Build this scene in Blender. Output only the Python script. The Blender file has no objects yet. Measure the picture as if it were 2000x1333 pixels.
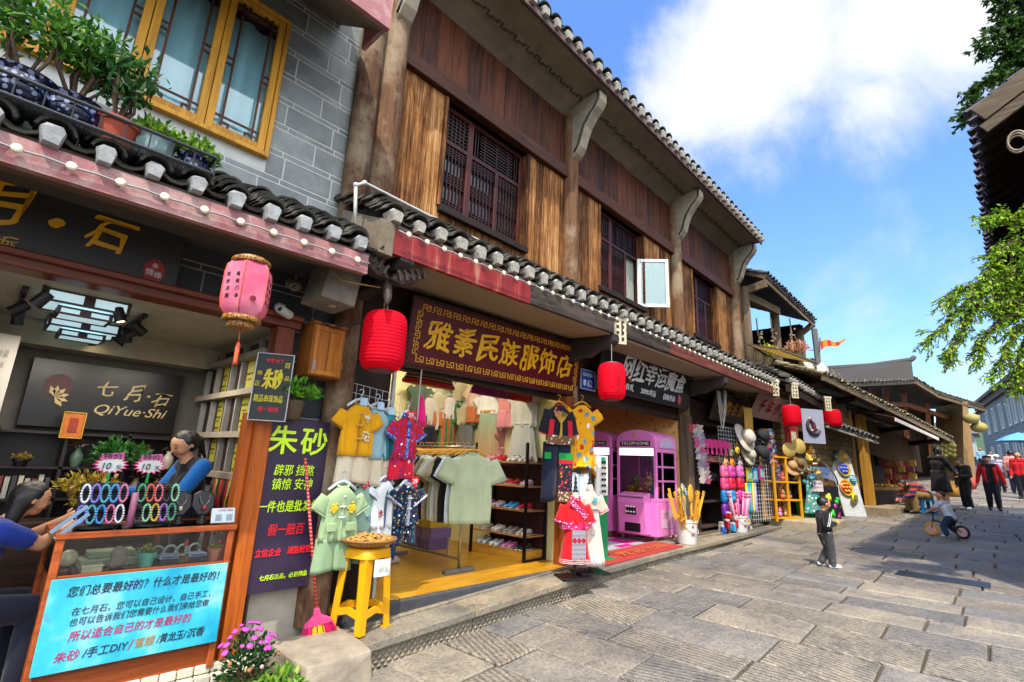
import bpy, bmesh, math, random
import numpy as np
from mathutils import Vector, Matrix, Quaternion, noise
R = math.radians
random.seed(7)
SC = bpy.context.scene
COL = SC.collection
HC = 1.5
CAM_YAW, CAM_PITCH, CAM_ROLL, CAM_F = R(43.4), R(13.7), R(2.5), 985.0
def _axes():
 cy, sy, cp, sp = math.cos(CAM_YAW), math.sin(CAM_YAW), math.cos(CAM_PITCH), math.sin(CAM_PITCH)
 f = Vector((cy*cp, sy*cp, sp)); r = Vector((sy, -cy, 0)); u = r.cross(f)
 c, s = math.cos(CAM_ROLL), math.sin(CAM_ROLL)
 return f, r*c + u*s, u*c - r*s
AF, AR, AU = _axes()
cam = bpy.data.cameras.new('camera'); cam.sensor_width = 36; cam.lens = CAM_F/2000*36
cam.clip_start = 0.05; cam.clip_end = 600
co = bpy.data.objects.new('camera', cam); COL.objects.link(co)
mw = Matrix((AR, AU, -AF)).transposed().to_4x4(); mw.translation = (0, 0, HC); co.matrix_world = mw
SC.camera = co
SC.view_settings.view_transform = 'Standard'; SC.view_settings.look = 'None'
SC.view_settings.gamma = 1; SC.view_settings.use_curve_mapping = False
SC.view_settings.exposure = 1.25
SC.cycles.max_bounces = 8; SC.cycles.diffuse_bounces = 5; SC.cycles.glossy_bounces = 3
SC.cycles.transparent_max_bounces = 8; SC.cycles.transmission_bounces = 4
SC.cycles.caustics_reflective = False; SC.cycles.caustics_refractive = False
SC.cycles.sample_clamp_indirect = 6
SUN = Vector((-.46, -.40, 1.0)).normalized()          # towards the sun
sl = bpy.data.lights.new('sun', 'SUN'); sl.energy = 2.6; sl.angle = R(.5); sl.color = (1, .89, .73)
so = bpy.data.objects.new('sun', sl); COL.objects.link(so); so.rotation_euler = SUN.to_track_quat('Z', 'Y').to_euler()
wd = bpy.data.worlds.new('World'); SC.world = wd; wd.use_nodes = True
def world():
 nt = wd.node_tree; N = nt.nodes; L = nt.links; N.clear()
 out = N.new('ShaderNodeOutputWorld'); bg = N.new('ShaderNodeBackground'); bg.inputs[1].default_value = .15
 sky = N.new('ShaderNodeTexSky'); sky.sky_type = 'NISHITA'; sky.sun_disc = False
 sky.sun_elevation = math.asin(SUN.z); sky.sun_rotation = math.atan2(SUN.x, SUN.y)
 sky.air_density = 1.3; sky.dust_density = .6; sky.ozone_density = 1.0
 tint = N.new('ShaderNodeMix'); tint.data_type = 'RGBA'; tint.blend_type = 'MULTIPLY'; tint.inputs[0].default_value = 1
 tint.inputs[7].default_value = (.46, .63, .92, 1); L.new(sky.outputs[0], tint.inputs[6])
 tc = N.new('ShaderNodeTexCoord')
 nz = N.new('ShaderNodeTexNoise'); nz.inputs['Scale'].default_value = 3.2; nz.inputs['Detail'].default_value = 9; nz.inputs['Roughness'].default_value = .62; nz.inputs['Distortion'].default_value = .35
 L.new(tc.outputs['Generated'], nz.inputs['Vector'])
 def math_(op, a, b=None):
  m = N.new('ShaderNodeMath'); m.operation = op
  for i, v in enumerate((a, b)):
   if v is None: continue
   if isinstance(v, (int, float)): m.inputs[i].default_value = v
   else: L.new(v, m.inputs[i])
  return m.outputs[0]
 acc = None
 for (d, rad, w) in (((.735, .31, .60), .18, 1.0), ((.74, .22, .62), .22, 1.1), ((.75, .14, .645), .22, 1.05), ((.78, .05, .63), .20, 1.0), ((.80, -.05, .61), .2, .95), ((.83, .06, .56), .17, .8), ((.81, .17, .56), .17, .75), ((.93, .02, .36), .28, .28), ((.92, .2, .36), .2, .25), ((.5, .8, .33), .5, .35), ((-.3, -.6, .6), .9, 1.5), ((-.8, -.2, .5), .8, 1.3), ((.3, -.9, .4), .8, 1.2), ((-.2, -1, .2), .7, 1.2)):  # last patches are unseen clouds behind the camera, added as fill light
  dv = Vector(d).normalized()
  vm = N.new('ShaderNodeVectorMath'); vm.operation = 'DISTANCE'; vm.inputs[1].default_value = dv; L.new(tc.outputs['Generated'], vm.inputs[0])
  g = math_('MULTIPLY', math_('MAXIMUM', math_('SUBTRACT', 1, math_('DIVIDE', vm.outputs['Value'], rad)), 0), w)
  acc = g if acc is None else math_('MAXIMUM', acc, g)
 dens = math_('ADD', math_('MULTIPLY', acc, 1.15), math_('MULTIPLY', math_('SUBTRACT', nz.outputs['Fac'], .5), 1.9))
 mr = N.new('ShaderNodeMapRange'); mr.interpolation_type = 'SMOOTHSTEP'
 mr.inputs['From Min'].default_value = .16; mr.inputs['From Max'].default_value = .9; L.new(dens, mr.inputs['Value'])
 mix = N.new('ShaderNodeMix'); mix.data_type = 'RGBA'; mix.inputs[7].default_value = (4.0, 4.2, 4.5, 1)
 dt = N.new('ShaderNodeVectorMath'); dt.operation = 'DOT_PRODUCT'; dt.inputs[1].default_value = SUN; L.new(tc.outputs['Generated'], dt.inputs[0])
 gl = math_('ADD', 1, math_('MULTIPLY', math_('MAXIMUM', math_('SUBTRACT', dt.outputs['Value'], .35), 0), 5.5))  # clouds towards the sun made brighter, to fill the facade softly
 vs = N.new('ShaderNodeVectorMath'); vs.operation = 'SCALE'; vs.inputs[0].default_value = (2.9, 3.0, 3.15); L.new(gl, vs.inputs['Scale']); L.new(vs.outputs[0], mix.inputs[7])
 L.new(mr.outputs[0], mix.inputs[0]); L.new(tint.outputs[2], mix.inputs[6])
 L.new(mix.outputs[2], bg.inputs[0]); L.new(bg.outputs[0], out.inputs[0])
world()
def ray(px, py): return AF + AR*((px-1000)/CAM_F) - AU*((py-666.5)/CAM_F)
def at(px, py, y):
 d = ray(px, py); return Vector((0, 0, HC)) + d*(y/d.y)
def atx(px, py, x):
 d = ray(px, py); return Vector((0, 0, HC)) + d*(x/d.x)
def atz(px, py, z):
 d = ray(px, py); return Vector((0, 0, HC)) + d*((z-HC)/d.z)
def dep(px, py, t): return Vector((0, 0, HC)) + ray(px, py)*t
def zg(x): return float(np.interp(x, [-6, 2.5, 4, 6, 9, 14, 22, 30, 45, 60, 90], [-.06, 0, .10, .22, .29, .45, .78, 1.25, 2.5, 3.7, 5.6]))
def zs(x): return float(np.interp(x, [1.8, 2.5, 5.3, 7, 9.5, 11.5, 13], [.16, .19, .34, .39, .42, .44, .47]))
def lin(h):
 h = h.lstrip('#'); v = [int(h[i:i+2], 16)/255 for i in (0, 2, 4)]
 return tuple((c/12.92 if c <= .04045 else ((c+.055)/1.055)**2.4) for c in v)
class M:
 """collects shapes and links them as ONE mesh object"""
 def __init__(s): s.v = []; s.f = []; s.m = []
 def add(s, vs, fs, m=0):
  n = len(s.v); s.v += [tuple(v) for v in vs]; s.f += [tuple(i+n for i in f) for f in fs]; s.m += [m]*len(fs); return s
 def box(s, x0, x1, y0, y1, z0, z1, m=0):
  v = [(x, y, z) for x in (x0, x1) for y in (y0, y1) for z in (z0, z1)]
  return s.add(v, [(0, 1, 3, 2), (4, 6, 7, 5), (0, 4, 5, 1), (2, 3, 7, 6), (0, 2, 6, 4), (1, 5, 7, 3)], m)
 def obox(s, c, ax, ay, az, m=0):
  """box with half-axis vectors"""
  c, ax, ay, az = map(Vector, (c, ax, ay, az))
  v = [c+ax*i+ay*j+az*k for i in (-1, 1) for j in (-1, 1) for k in (-1, 1)]
  return s.add(v, [(0, 1, 3, 2), (4, 6, 7, 5), (0, 4, 5, 1), (2, 3, 7, 6), (0, 2, 6, 4), (1, 5, 7, 3)], m)
 def bar(s, a, b, w, h=None, up=(0, 0, 1), m=0):
  a, b = Vector(a), Vector(b); d = b-a; h = h or w; u = Vector(up)
  if abs(d.normalized().dot(u)) > .98: u = Vector((0, 1, 0))
  sd = d.cross(u).normalized(); u = sd.cross(d).normalized()
  return s.obox((a+b)/2, d/2, sd*w/2, u*h/2, m)
 def loops(s, L, m=0, cap=True, close=True):
  """skin a list of equal rings"""
  n = len(L[0]); vs = [p for l in L for p in l]; fs = []
  for i in range(len(L)-1):
   for j in range(n if close else n-1):
    k = (j+1) % n; fs.append((i*n+j, i*n+k, (i+1)*n+k, (i+1)*n+j))
  if cap and close: fs += [tuple(range(n))[::-1], tuple((len(L)-1)*n+j for j in range(n))]
  return s.add(vs, fs, m)
 def tube(s, pts, r, n=8, m=0, cap=True):
  pts = [Vector(p) for p in pts]; L = []; side = None
  for i, p in enumerate(pts):
   d = (pts[min(i+1, len(pts)-1)]-pts[max(i-1, 0)]).normalized()
   if side is None:
    side = d.cross(Vector((0, 0, 1)) if abs(d.z) < .95 else Vector((0, 1, 0))).normalized()
   side = (side-d*side.dot(d)).normalized(); u = side.cross(d)
   rr = r[i] if isinstance(r, (list, tuple)) else r
   L.append([p+side*rr*math.cos(2*math.pi*j/n)+u*rr*math.sin(2*math.pi*j/n) for j in range(n)])
  return s.loops(L, m, cap)
 def lathe(s, prof, c=(0, 0, 0), n=20, m=0, ax=None, cap=True, mod=None):
  """prof: [(r, h)]; ax: axis vector"""
  a = Vector(ax or (0, 0, 1)).normalized(); t = a.cross(Vector((0, 1, 0)) if abs(a.y) < .9 else Vector((1, 0, 0))).normalized(); b = a.cross(t); c = Vector(c)
  return s.loops([[c+a*h+(t*math.cos(2*math.pi*j/n)+b*math.sin(2*math.pi*j/n))*(max(r, 1e-4)*(mod(j/n, h) if mod else 1)) for j in range(n)] for r, h in prof], m, cap)
 def ball(s, c, r, n=10, k=7, m=0):
  r = (r, r, r) if isinstance(r, (int, float)) else r; c = Vector(c)
  return s.loops([[c+Vector((r[0]*math.sin(a)*math.cos(2*math.pi*j/n), r[1]*math.sin(a)*math.sin(2*math.pi*j/n), -r[2]*math.cos(a))) for j in range(n)] for a in [math.pi*(.02+.96*i/k) for i in range(k+1)]], m)
 def prism(s, poly, o, u, v, w, m=0):
  """2-D polygon in axes u,v from origin o, thickness vector w"""
  o, u, v, w = map(Vector, (o, u, v, w)); n = len(poly)
  a = [o+u*p[0]+v*p[1] for p in poly]
  s.add(a+[p+w for p in a], [tuple(range(n))[::-1], tuple(range(n, 2*n))]+[(i, (i+1) % n, n+(i+1) % n, n+i) for i in range(n)], m)
  return s
 def jit(s, a, sc=1.0, off=0):
  for i, v in enumerate(s.v):
   p = Vector(v)*sc+Vector((off, off*.7, 0)); s.v[i] = tuple(Vector(v)+noise.noise_vector(p)*a)
  return s
 def move(s, mat):
  s.v = [tuple(mat @ Vector(v)) for v in s.v]; return s
 def build(s, name, mat, parent=None, smooth=False, bevel=0, label=None, auto=None):
  me = bpy.data.meshes.new(name); me.from_pydata(s.v, [], s.f)
  for mm in (mat if isinstance(mat, (list, tuple)) else [mat]): me.materials.append(mm)
  me.polygons.foreach_set('material_index', s.m)
  bm = bmesh.new(); bm.from_mesh(me); bmesh.ops.recalc_face_normals(bm, faces=bm.faces)
  if bevel: bmesh.ops.bevel(bm, geom=[e for e in bm.edges if e.calc_face_angle(0) > .6], offset=bevel, segments=2 if bevel > .004 else 1, affect='EDGES', profile=.5)
  bm.to_mesh(me); bm.free()
  if smooth: me.polygons.foreach_set('use_smooth', [True]*len(me.polygons))
  if smooth and auto: me.set_sharp_from_angle(angle=R(auto))
  me.update()
  return link(name, me, parent, label)
def link(name, me, parent=None, label=None):
 o = bpy.data.objects.new(name, me); COL.objects.link(o)
 if parent is not None: o.parent = parent
 if label: o['label'] = label
 return o
WORLD_ROOTS = []
def T(name, label, cat, group=None, loc=None, rz=0):
 """an Empty at a thing's base. loc given: parts in local space; else parts in world space"""
 o = bpy.data.objects.new(name, None); COL.objects.link(o); o.empty_display_size = .1
 if loc is not None: o.location = loc; o.rotation_euler = (0, 0, rz)
 else: WORLD_ROOTS.append(o)
 return tag(o, label, cat, group)
def tag(o, label, cat, group=None):
 o['label'] = label; o['category'] = cat
 if group: o['group'] = group
 return o
def struct(o): o['kind'] = 'structure'; return o
def stuff(o, label, cat): o['kind'] = 'stuff'; o['label'] = label; o['category'] = cat; return o
def dup(root, loc=None, rz=None, label=None, group=None, mats=None, scale=None):
 r = root.copy(); COL.objects.link(r)
 if loc is not None: r.location = loc
 if rz is not None: r.rotation_euler = (0, 0, rz)
 if scale: r.scale = scale if not isinstance(scale, (int, float)) else (scale,)*3
 if label: r['label'] = label
 if group: r['group'] = group
 def go(src, dst):
  for ch in list(src.children):
   c = ch.copy(); COL.objects.link(c); c.parent = dst; c.matrix_parent_inverse = ch.matrix_parent_inverse.copy()
   if mats and ch.type == 'MESH' and ch.name.split('.')[0] in mats: c.data = ch.data.copy(); c.data.materials[0] = mats[ch.name.split('.')[0]]
   go(ch, c)
 if mats and root.type == 'MESH' and '' in mats: r.data = root.data.copy(); r.data.materials[0] = mats['']
 go(root, r); return r
def text_mesh(body, bold=0.0, shear=0.0, space=1.0):
 c = bpy.data.curves.new('lettering', 'FONT'); c.body = body; c.resolution_u = 3; c.offset = bold; c.shear = shear; c.align_x = 'LEFT'; c.extrude = .02; c.space_character = space
 o = bpy.data.objects.new('lettering', c); COL.objects.link(o); bpy.context.view_layer.update()
 me = bpy.data.meshes.new_from_object(o.evaluated_get(bpy.context.evaluated_depsgraph_get()))
 bpy.data.objects.remove(o); bpy.data.curves.remove(c)
 v = np.empty(len(me.vertices)*3); me.vertices.foreach_get('co', v); v = v.reshape(-1, 3)
 f = [tuple(p.vertices) for p in me.polygons]; bpy.data.meshes.remove(me)
 return v, f
def letter(lines, mat, parent, o, u, v, name='lettering', depth=.004, brush=0):
 """lines: (text, cx, cy, width or None, height, bold, shear, material index); o,u,v: origin and unit axes of the face"""
 o, u, v = Vector(o), Vector(u).normalized(), Vector(v).normalized(); n = u.cross(v); b = M()
 for (tx, cx, cy, w, h, bold, shear, mi) in lines:
  vs, fs = text_mesh(tx, 0, shear); thick = bold if bold > .003 else 0
  if len(vs) == 0: continue
  mn, mx = vs.min(0), vs.max(0); sy = h/(mx[1]-mn[1]); sx = sy if w is None else w/(mx[0]-mn[0])
  if brush:
   ph = 7.1*cx
   vs[:, 0] += brush*.05*np.sin(vs[:, 1]*9+ph+vs[:, 0]*3); vs[:, 1] += brush*.05*np.sin(vs[:, 0]*7+ph)+brush*.10*(vs[:, 0]-np.floor(vs[:, 0]))
  pts = [o+u*(cx+(p[0]-(mn[0]+mx[0])/2)*sx)+v*(cy+(p[1]-(mn[1]+mx[1])/2)*sy)+n*(.0025+(depth if p[2] > 0 else 0)) for p in vs]
  b.add(pts, fs, mi)
  if thick:
   for q, (dx, dy) in enumerate(((1, .3), (-1, -.3), (.3, 1), (-.3, -1))): b.add([p+u*(dx*thick*.8*sy)+v*(dy*thick*.8*sy)-n*(.0003*(q+1)) for p in pts], fs, mi)
 return b.build(name, mat, parent)
_mats = {}
class NB:
 def __init__(s, name):
  s.mat = bpy.data.materials.new(name); s.mat.use_nodes = True; s.nt = s.mat.node_tree; s.N = s.nt.nodes; s.L = s.nt.links
  s.b = s.N['Principled BSDF']; s.tc = s.N.new('ShaderNodeTexCoord')
 def vec(s, scale=(1, 1, 1), rot=(0, 0, 0), src='Object', loc=(0, 0, 0)):
  m = s.N.new('ShaderNodeMapping'); m.inputs['Scale'].default_value = scale; m.inputs['Rotation'].default_value = rot; m.inputs['Location'].default_value = loc
  s.L.new(s.tc.outputs[src], m.inputs[0]); return m.outputs[0]
 def noise(s, v, sc, det=5, ro=.6, dist=0):
  n = s.N.new('ShaderNodeTexNoise'); n.inputs['Scale'].default_value = sc; n.inputs['Detail'].default_value = det; n.inputs['Roughness'].default_value = ro; n.inputs['Distortion'].default_value = dist
  s.L.new(v, n.inputs['Vector']); return n.outputs['Fac']
 def vor(s, v, sc, feat='F1', out='Distance', rnd=1):
  n = s.N.new('ShaderNodeTexVoronoi'); n.feature = feat; n.inputs['Scale'].default_value = sc; n.inputs['Randomness'].default_value = rnd; s.L.new(v, n.inputs['Vector']); return n.outputs[out]
 def ramp(s, f, stops, interp='LINEAR'):
  r = s.N.new('ShaderNodeValToRGB'); e = r.color_ramp; e.interpolation = interp
  while len(e.elements) < len(stops): e.elements.new(.5)
  for el, (p, c) in zip(e.elements, stops): el.position = p; el.color = (*c, 1) if len(c) == 3 else c
  s.L.new(f, r.inputs[0]); return r.outputs[0]
 def mix(s, f, a, b, mode='MIX'):
  m = s.N.new('ShaderNodeMix'); m.data_type = 'RGBA'; m.blend_type = mode
  for i, x in ((0, f), (6, a), (7, b)):
   if isinstance(x, (int, float)): m.inputs[i].default_value = x
   elif isinstance(x, tuple): m.inputs[i].default_value = (*x, 1)
   else: s.L.new(x, m.inputs[i])
  return m.outputs[2]
 def mth(s, op, a, b=0.0, c=None):
  m = s.N.new('ShaderNodeMath'); m.operation = op
  for i, x in enumerate((a, b, c)):
   if x is None: continue
   if isinstance(x, (int, float)): m.inputs[i].default_value = x
   else: s.L.new(x, m.inputs[i])
  return m.outputs[0]
 def island(s): return s.N.new('ShaderNodeNewGeometry').outputs['Random Per Island']
 def bump(s, f, st=.3, d=.01):
  b = s.N.new('ShaderNodeBump'); b.inputs['Strength'].default_value = st; b.inputs['Distance'].default_value = d; s.L.new(f, b.inputs['Height']); s.L.new(b.outputs[0], s.b.inputs['Normal'])
 def col(s, x):
  if isinstance(x, tuple): s.b.inputs['Base Color'].default_value = (*x, 1)
  else: s.L.new(x, s.b.inputs['Base Color'])
 def rough(s, x):
  if isinstance(x, (int, float)): s.b.inputs['Roughness'].default_value = x
  else: s.L.new(x, s.b.inputs['Roughness'])
def sh(c, k): return tuple(min(1, x*k) for x in c)
def plain(c, rough=.6, var=.22, sc=8, bump=.15, metal=0, name=None, spec=None, isl=0, fine=60):
 c = lin(c) if isinstance(c, str) else c
 key = ('plain', c, rough, var, sc, bump, metal, isl)
 if key in _mats: return _mats[key]
 n = NB(name or 'paint'); v = n.vec(); f = n.noise(v, sc, 6, .65); g = n.noise(v, fine, 3)
 k = n.ramp(f, [(.25, sh(c, 1-var)), (.75, sh(c, 1+var*.6))])
 if isl: k = n.mix(1.0, k, n.ramp(n.island(), [(0, (1-isl,)*3), (1, (1+isl*.5,)*3)]), 'MULTIPLY')
 n.col(k); n.rough(rough); n.b.inputs['Metallic'].default_value = metal
 if spec is not None: n.b.inputs['Specular IOR Level'].default_value = spec
 if bump: n.bump(n.mth('ADD', f, n.mth('MULTIPLY', g, .35)), bump, .006)
 _mats[key] = n.mat; return n.mat
def cloth(c, var=.15, pat=None, c2=None, c3=None, psc=14):
 """woven fabric; pat: floral, stripe, dots, bands"""
 c = lin(c) if isinstance(c, str) else c
 key = ('cloth', c, pat, c2, c3, psc)
 if key in _mats: return _mats[key]
 n = NB('fabric'); v = n.vec(); f = n.noise(v, 6, 4); k = n.ramp(f, [(.3, sh(c, 1-var)), (.7, sh(c, 1+var*.4))])
 if pat == 'floral':
  vv = n.vec(loc=(.3, .1, .7)); d = n.vor(vv, psc); r = n.vor(vv, psc, out='Color')
  pk = n.ramp(r, [(0, lin(c2)), (.45, lin(c3 or c2)), (.7, (.75, .72, .65)), (.85, lin(c2))], 'CONSTANT')
  nn = n.noise(vv, psc*2.5, 4); w = n.mth('LESS_THAN', n.mth('ADD', d, n.mth('MULTIPLY', nn, .55)), .60); k = n.mix(w, k, pk)
 elif pat == 'bands':
  w = n.N.new('ShaderNodeTexWave'); w.bands_direction = 'Z'; w.inputs['Scale'].default_value = psc; w.inputs['Distortion'].default_value = 0; n.L.new(v, w.inputs['Vector'])
  k = n.mix(n.mth('GREATER_THAN', w.outputs['Fac'], .6), k, lin(c2))
 elif pat == 'stripe':
  w = n.N.new('ShaderNodeTexWave'); w.bands_direction = 'X'; w.inputs['Scale'].default_value = psc; n.L.new(v, w.inputs['Vector'])
  k = n.mix(n.mth('GREATER_THAN', w.outputs['Fac'], .6), k, lin(c2))
 elif pat == 'zgrad':
  sx = n.N.new('ShaderNodeSeparateXYZ'); n.L.new(v, sx.inputs[0])
  k = n.mix(n.ramp(n.mth('MULTIPLY_ADD', sx.outputs[2], -1/psc, 0), [(.0, (0, 0, 0)), (1, (1, 1, 1))]), k, lin(c2))
 n.col(k); n.rough(.85); n.b.inputs['Specular IOR Level'].default_value = .2
 n.b.inputs['Sheen Weight'].default_value = .15
 n.bump(n.mth('ADD', n.noise(n.vec(scale=(1, 1, .5)), 14, 3), n.mth('MULTIPLY', n.noise(v, 260, 1), .12)), .3, .012)
 _mats[key] = n.mat; return n.mat
def wood(dark, light, rough=.7, axis='Z', sc=1.0, amt=.5, wear=None, bump=.4, isl=.25, loc=0, name='wood'):
 dark, light = [lin(x) if isinstance(x, str) else x for x in (dark, light)]
 key = ('wood', dark, light, rough, axis, sc, amt, wear, isl, loc)
 if key in _mats: return _mats[key]
 n = NB(name); s = {'Z': (9, 9, .55), 'X': (.55, 9, 9), 'Y': (9, .55, 9)}[axis]; s = tuple(x*sc for x in s)
 v = n.vec(scale=s, loc=(loc, loc, loc)); f = n.noise(v, 2.2, 8, .68, .4); g = n.noise(n.vec(scale=tuple(x*4 for x in s)), 3.2, 4, .6)
 mixf = n.mth('ADD', n.mth('MULTIPLY', f, .75), n.mth('MULTIPLY', g, .25))
 if isl: mixf = n.mth('ADD', mixf, n.mth('MULTIPLY', n.mth('SUBTRACT', n.island(), .5), isl*.6))
 k = n.ramp(mixf, [(max(0, amt-.16), dark), (min(1, amt+.14), light)])
 if wear:
  w = n.noise(n.vec(scale=(1.2, 1.2, .8), loc=(3, 1, 2)), 1.6, 6, .7); k = n.mix(n.ramp(w, [(.48, (0, 0, 0)), (.62, (1, 1, 1))]), k, lin(wear))
 n.col(k); n.rough(rough); n.b.inputs['Specular IOR Level'].default_value = .3; n.bump(mixf, bump, .012)
 _mats[key] = n.mat; return n.mat
def glass(tint=(1, 1, 1), rough=.02, alpha=.18):
 key = ('glass', tint, alpha)
 if key in _mats: return _mats[key]
 n = NB('glass'); t = n.N.new('ShaderNodeBsdfTransparent'); t.inputs[0].default_value = (*tint, 1); g = n.N.new('ShaderNodeBsdfGlossy'); g.inputs['Roughness'].default_value = rough
 fr = n.N.new('ShaderNodeFresnel'); fr.inputs[0].default_value = 1.45; ms = n.N.new('ShaderNodeMixShader')
 n.L.new(n.mth('ADD', fr.outputs[0], alpha*.3), ms.inputs[0]); n.L.new(t.outputs[0], ms.inputs[1]); n.L.new(g.outputs[0], ms.inputs[2])
 n.L.new(ms.outputs[0], n.N['Material Output'].inputs[0]); _mats[key] = n.mat; return n.mat
def emit(c, s):
 n = NB('lamp_glow'); c = lin(c); n.col(c); n.b.inputs['Emission Color'].default_value = (*c, 1); n.b.inputs['Emission Strength'].default_value = s; return n.mat
def brick(c1, c2, mortar, w, h, plane='XZ', mort=.012, bump=.5, off=.5, var=.4, rough=.75, rot=0, mixn=None):
 n = NB('brickwork'); sx = n.N.new('ShaderNodeSeparateXYZ'); n.L.new(n.tc.outputs['Object'], sx.inputs[0]); cb = n.N.new('ShaderNodeCombineXYZ')
 ii = {'XZ': (0, 2), 'YZ': (1, 2), 'XY': (0, 1), 'YX': (1, 0)}[plane]
 for k, i in enumerate(ii): n.L.new(sx.outputs[i], cb.inputs[k])
 b = n.N.new('ShaderNodeTexBrick'); b.inputs['Scale'].default_value = 1; b.inputs['Brick Width'].default_value = w; b.inputs['Row Height'].default_value = h; b.inputs['Mortar Size'].default_value = mort; b.inputs['Mortar Smooth'].default_value = .2; b.offset = off; b.inputs['Bias'].default_value = 0
 nd = n.noise(n.vec(), 5, 3); vm = n.N.new('ShaderNodeVectorMath'); vm.operation = 'ADD'; n.L.new(cb.outputs[0], vm.inputs[0])
 cc = n.N.new('ShaderNodeCombineXYZ'); n.L.new(n.mth('MULTIPLY', n.mth('SUBTRACT', nd, .5), .02), cc.inputs[1]); n.L.new(cc.outputs[0], vm.inputs[1]); n.L.new(vm.outputs[0], b.inputs['Vector'])
 for i, c in ((1, c1), (2, c2), (3, mortar)): b.inputs[i].default_value = (*lin(c), 1)
 f = n.noise(n.vec(), 7, 8, .7); k = n.mix(1.0, b.outputs[0], n.ramp(f, [(.3, (1-var,)*3), (.7, (1+var*.4,)*3)]), 'MULTIPLY')
 n.col(k); n.rough(rough); n.bump(n.mth('ADD', n.mth('MULTIPLY', b.outputs[1], -1), n.mth('MULTIPLY', f, .6)), bump, .02); return n.mat
def leaf(b, p, d, l, w, up=None, m=0):
 d = d.normalized(); s = d.cross(up or Vector((random.uniform(-1, 1), random.uniform(-1, 1), random.uniform(.2, 1)))).normalized()*w/2; mid = p+d*l*.45+s.cross(d).normalized()*l*.12
 b.add([p, mid+s, p+d*l, mid-s], [(0, 1, 2), (0, 2, 3)], m)
def rv():
 while 1:
  v = Vector((random.uniform(-1, 1), random.uniform(-1, 1), random.uniform(-1, 1)))
  if .05 < v.length < 1: return v
def leafmat(c1, c2, c3=None):
 n = NB('foliage'); k = n.ramp(n.island(), [(0, lin(c1)), (.6, lin(c2)), (1, lin(c3 or c2))]); n.col(k); n.rough(.55)
 t = n.N.new('ShaderNodeBsdfTranslucent'); n.L.new(k, t.inputs[0]); ms = n.N.new('ShaderNodeMixShader'); ms.inputs[0].default_value = .35
 n.L.new(n.b.outputs[0], ms.inputs[1]); n.L.new(t.outputs[0], ms.inputs[2]); n.L.new(ms.outputs[0], n.N['Material Output'].inputs[0]); return n.mat
# ================================================================== THE SETTING
XS = [-40, -12, -6, 2.5, 4, 6, 9, 14, 18, 22, 26, 30, 37, 45, 52, 60, 75, 90, 140]
def sheet(name, y0, y1, mat, dz=0, xs=XS, ys=None):
 b = M(); ys = ys or [y0, y1]
 vs = [(x, y, zg(x)+dz) for x in xs for y in ys]; n = len(ys)
 b.add(vs, [(i*n+j, (i+1)*n+j, (i+1)*n+j+1, i*n+j+1) for i in range(len(xs)-1) for j in range(n-1)])
 return struct(b.build(name, mat))
MORTAR = plain('#4a443c', .95, .3, 20, .5)
sheet('ground', -60, 60, MORTAR, -.03)
def stone_mat(c1, c2, c3, chisel=True):
 n = NB('paving_stone'); v = n.vec(); isl = n.island(); f = n.noise(v, 3.2, 9, .72); g = n.noise(v, 34, 6, .7); st = n.noise(v, .7, 7, .7); pit = n.noise(v, 110, 2, .6)
 k = n.ramp(isl, [(0, lin(c1)), (.45, lin(c2)), (1, lin(c3))])
 k = n.mix(1.0, k, n.ramp(f, [(.28, (.55, .56, .6)), (.5, (.95, .93, .9)), (.75, (1.22, 1.15, 1.02))]), 'MULTIPLY')
 k = n.mix(1.0, k, n.ramp(st, [(.34, (.62, .62, .66)), (.6, (1.05, 1.03, 1.0))]), 'MULTIPLY')
 k = n.mix(.75, k, n.ramp(g, [(.34, (.42,)*3), (.58, (1.12,)*3)]), 'MULTIPLY')
 k = n.mix(.6, k, n.ramp(pit, [(.36, (.45,)*3), (.5, (1.05,)*3)]), 'MULTIPLY')
 h = n.mth('ADD', n.mth('MULTIPLY', f, .4), n.mth('MULTIPLY', g, .55))
 if chisel:
  w = n.N.new('ShaderNodeTexWave'); w.bands_direction = 'X'; w.inputs['Scale'].default_value = 6.5; w.inputs['Distortion'].default_value = 2.0; w.inputs['Detail'].default_value = 3; w.inputs['Detail Scale'].default_value = 1.6
  rr = n.N.new('ShaderNodeVectorRotate'); rr.rotation_type = 'Z_AXIS'; n.L.new(v, rr.inputs[0]); n.L.new(n.mth('MULTIPLY', n.mth('SUBTRACT', isl, .5), .9), rr.inputs['Angle']); n.L.new(rr.outputs[0], w.inputs['Vector'])
  on = n.ramp(n.mth('FRACT', n.mth('MULTIPLY', isl, 7.31)), [(.30, (0, 0, 0)), (.42, (1, 1, 1))])
  brk = n.ramp(n.noise(v, 16, 5, .75), [(.36, (0, 0, 0)), (.58, (1, 1, 1))])
  m2 = n.mth('MULTIPLY', n.mth('MULTIPLY', n.ramp(w.outputs['Fac'], [(.45, (0, 0, 0)), (.72, (1, 1, 1))]), on), brk)
  k = n.mix(n.mth('MULTIPLY', m2, .62), k, lin('#2a2622')); h = n.mth('SUBTRACT', h, n.mth('MULTIPLY', m2, .9))
 n.col(k); n.rough(n.ramp(f, [(.3, (.42,)*3), (.7, (.72,)*3)])); n.bump(h, .55, .02); return n.mat
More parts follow.
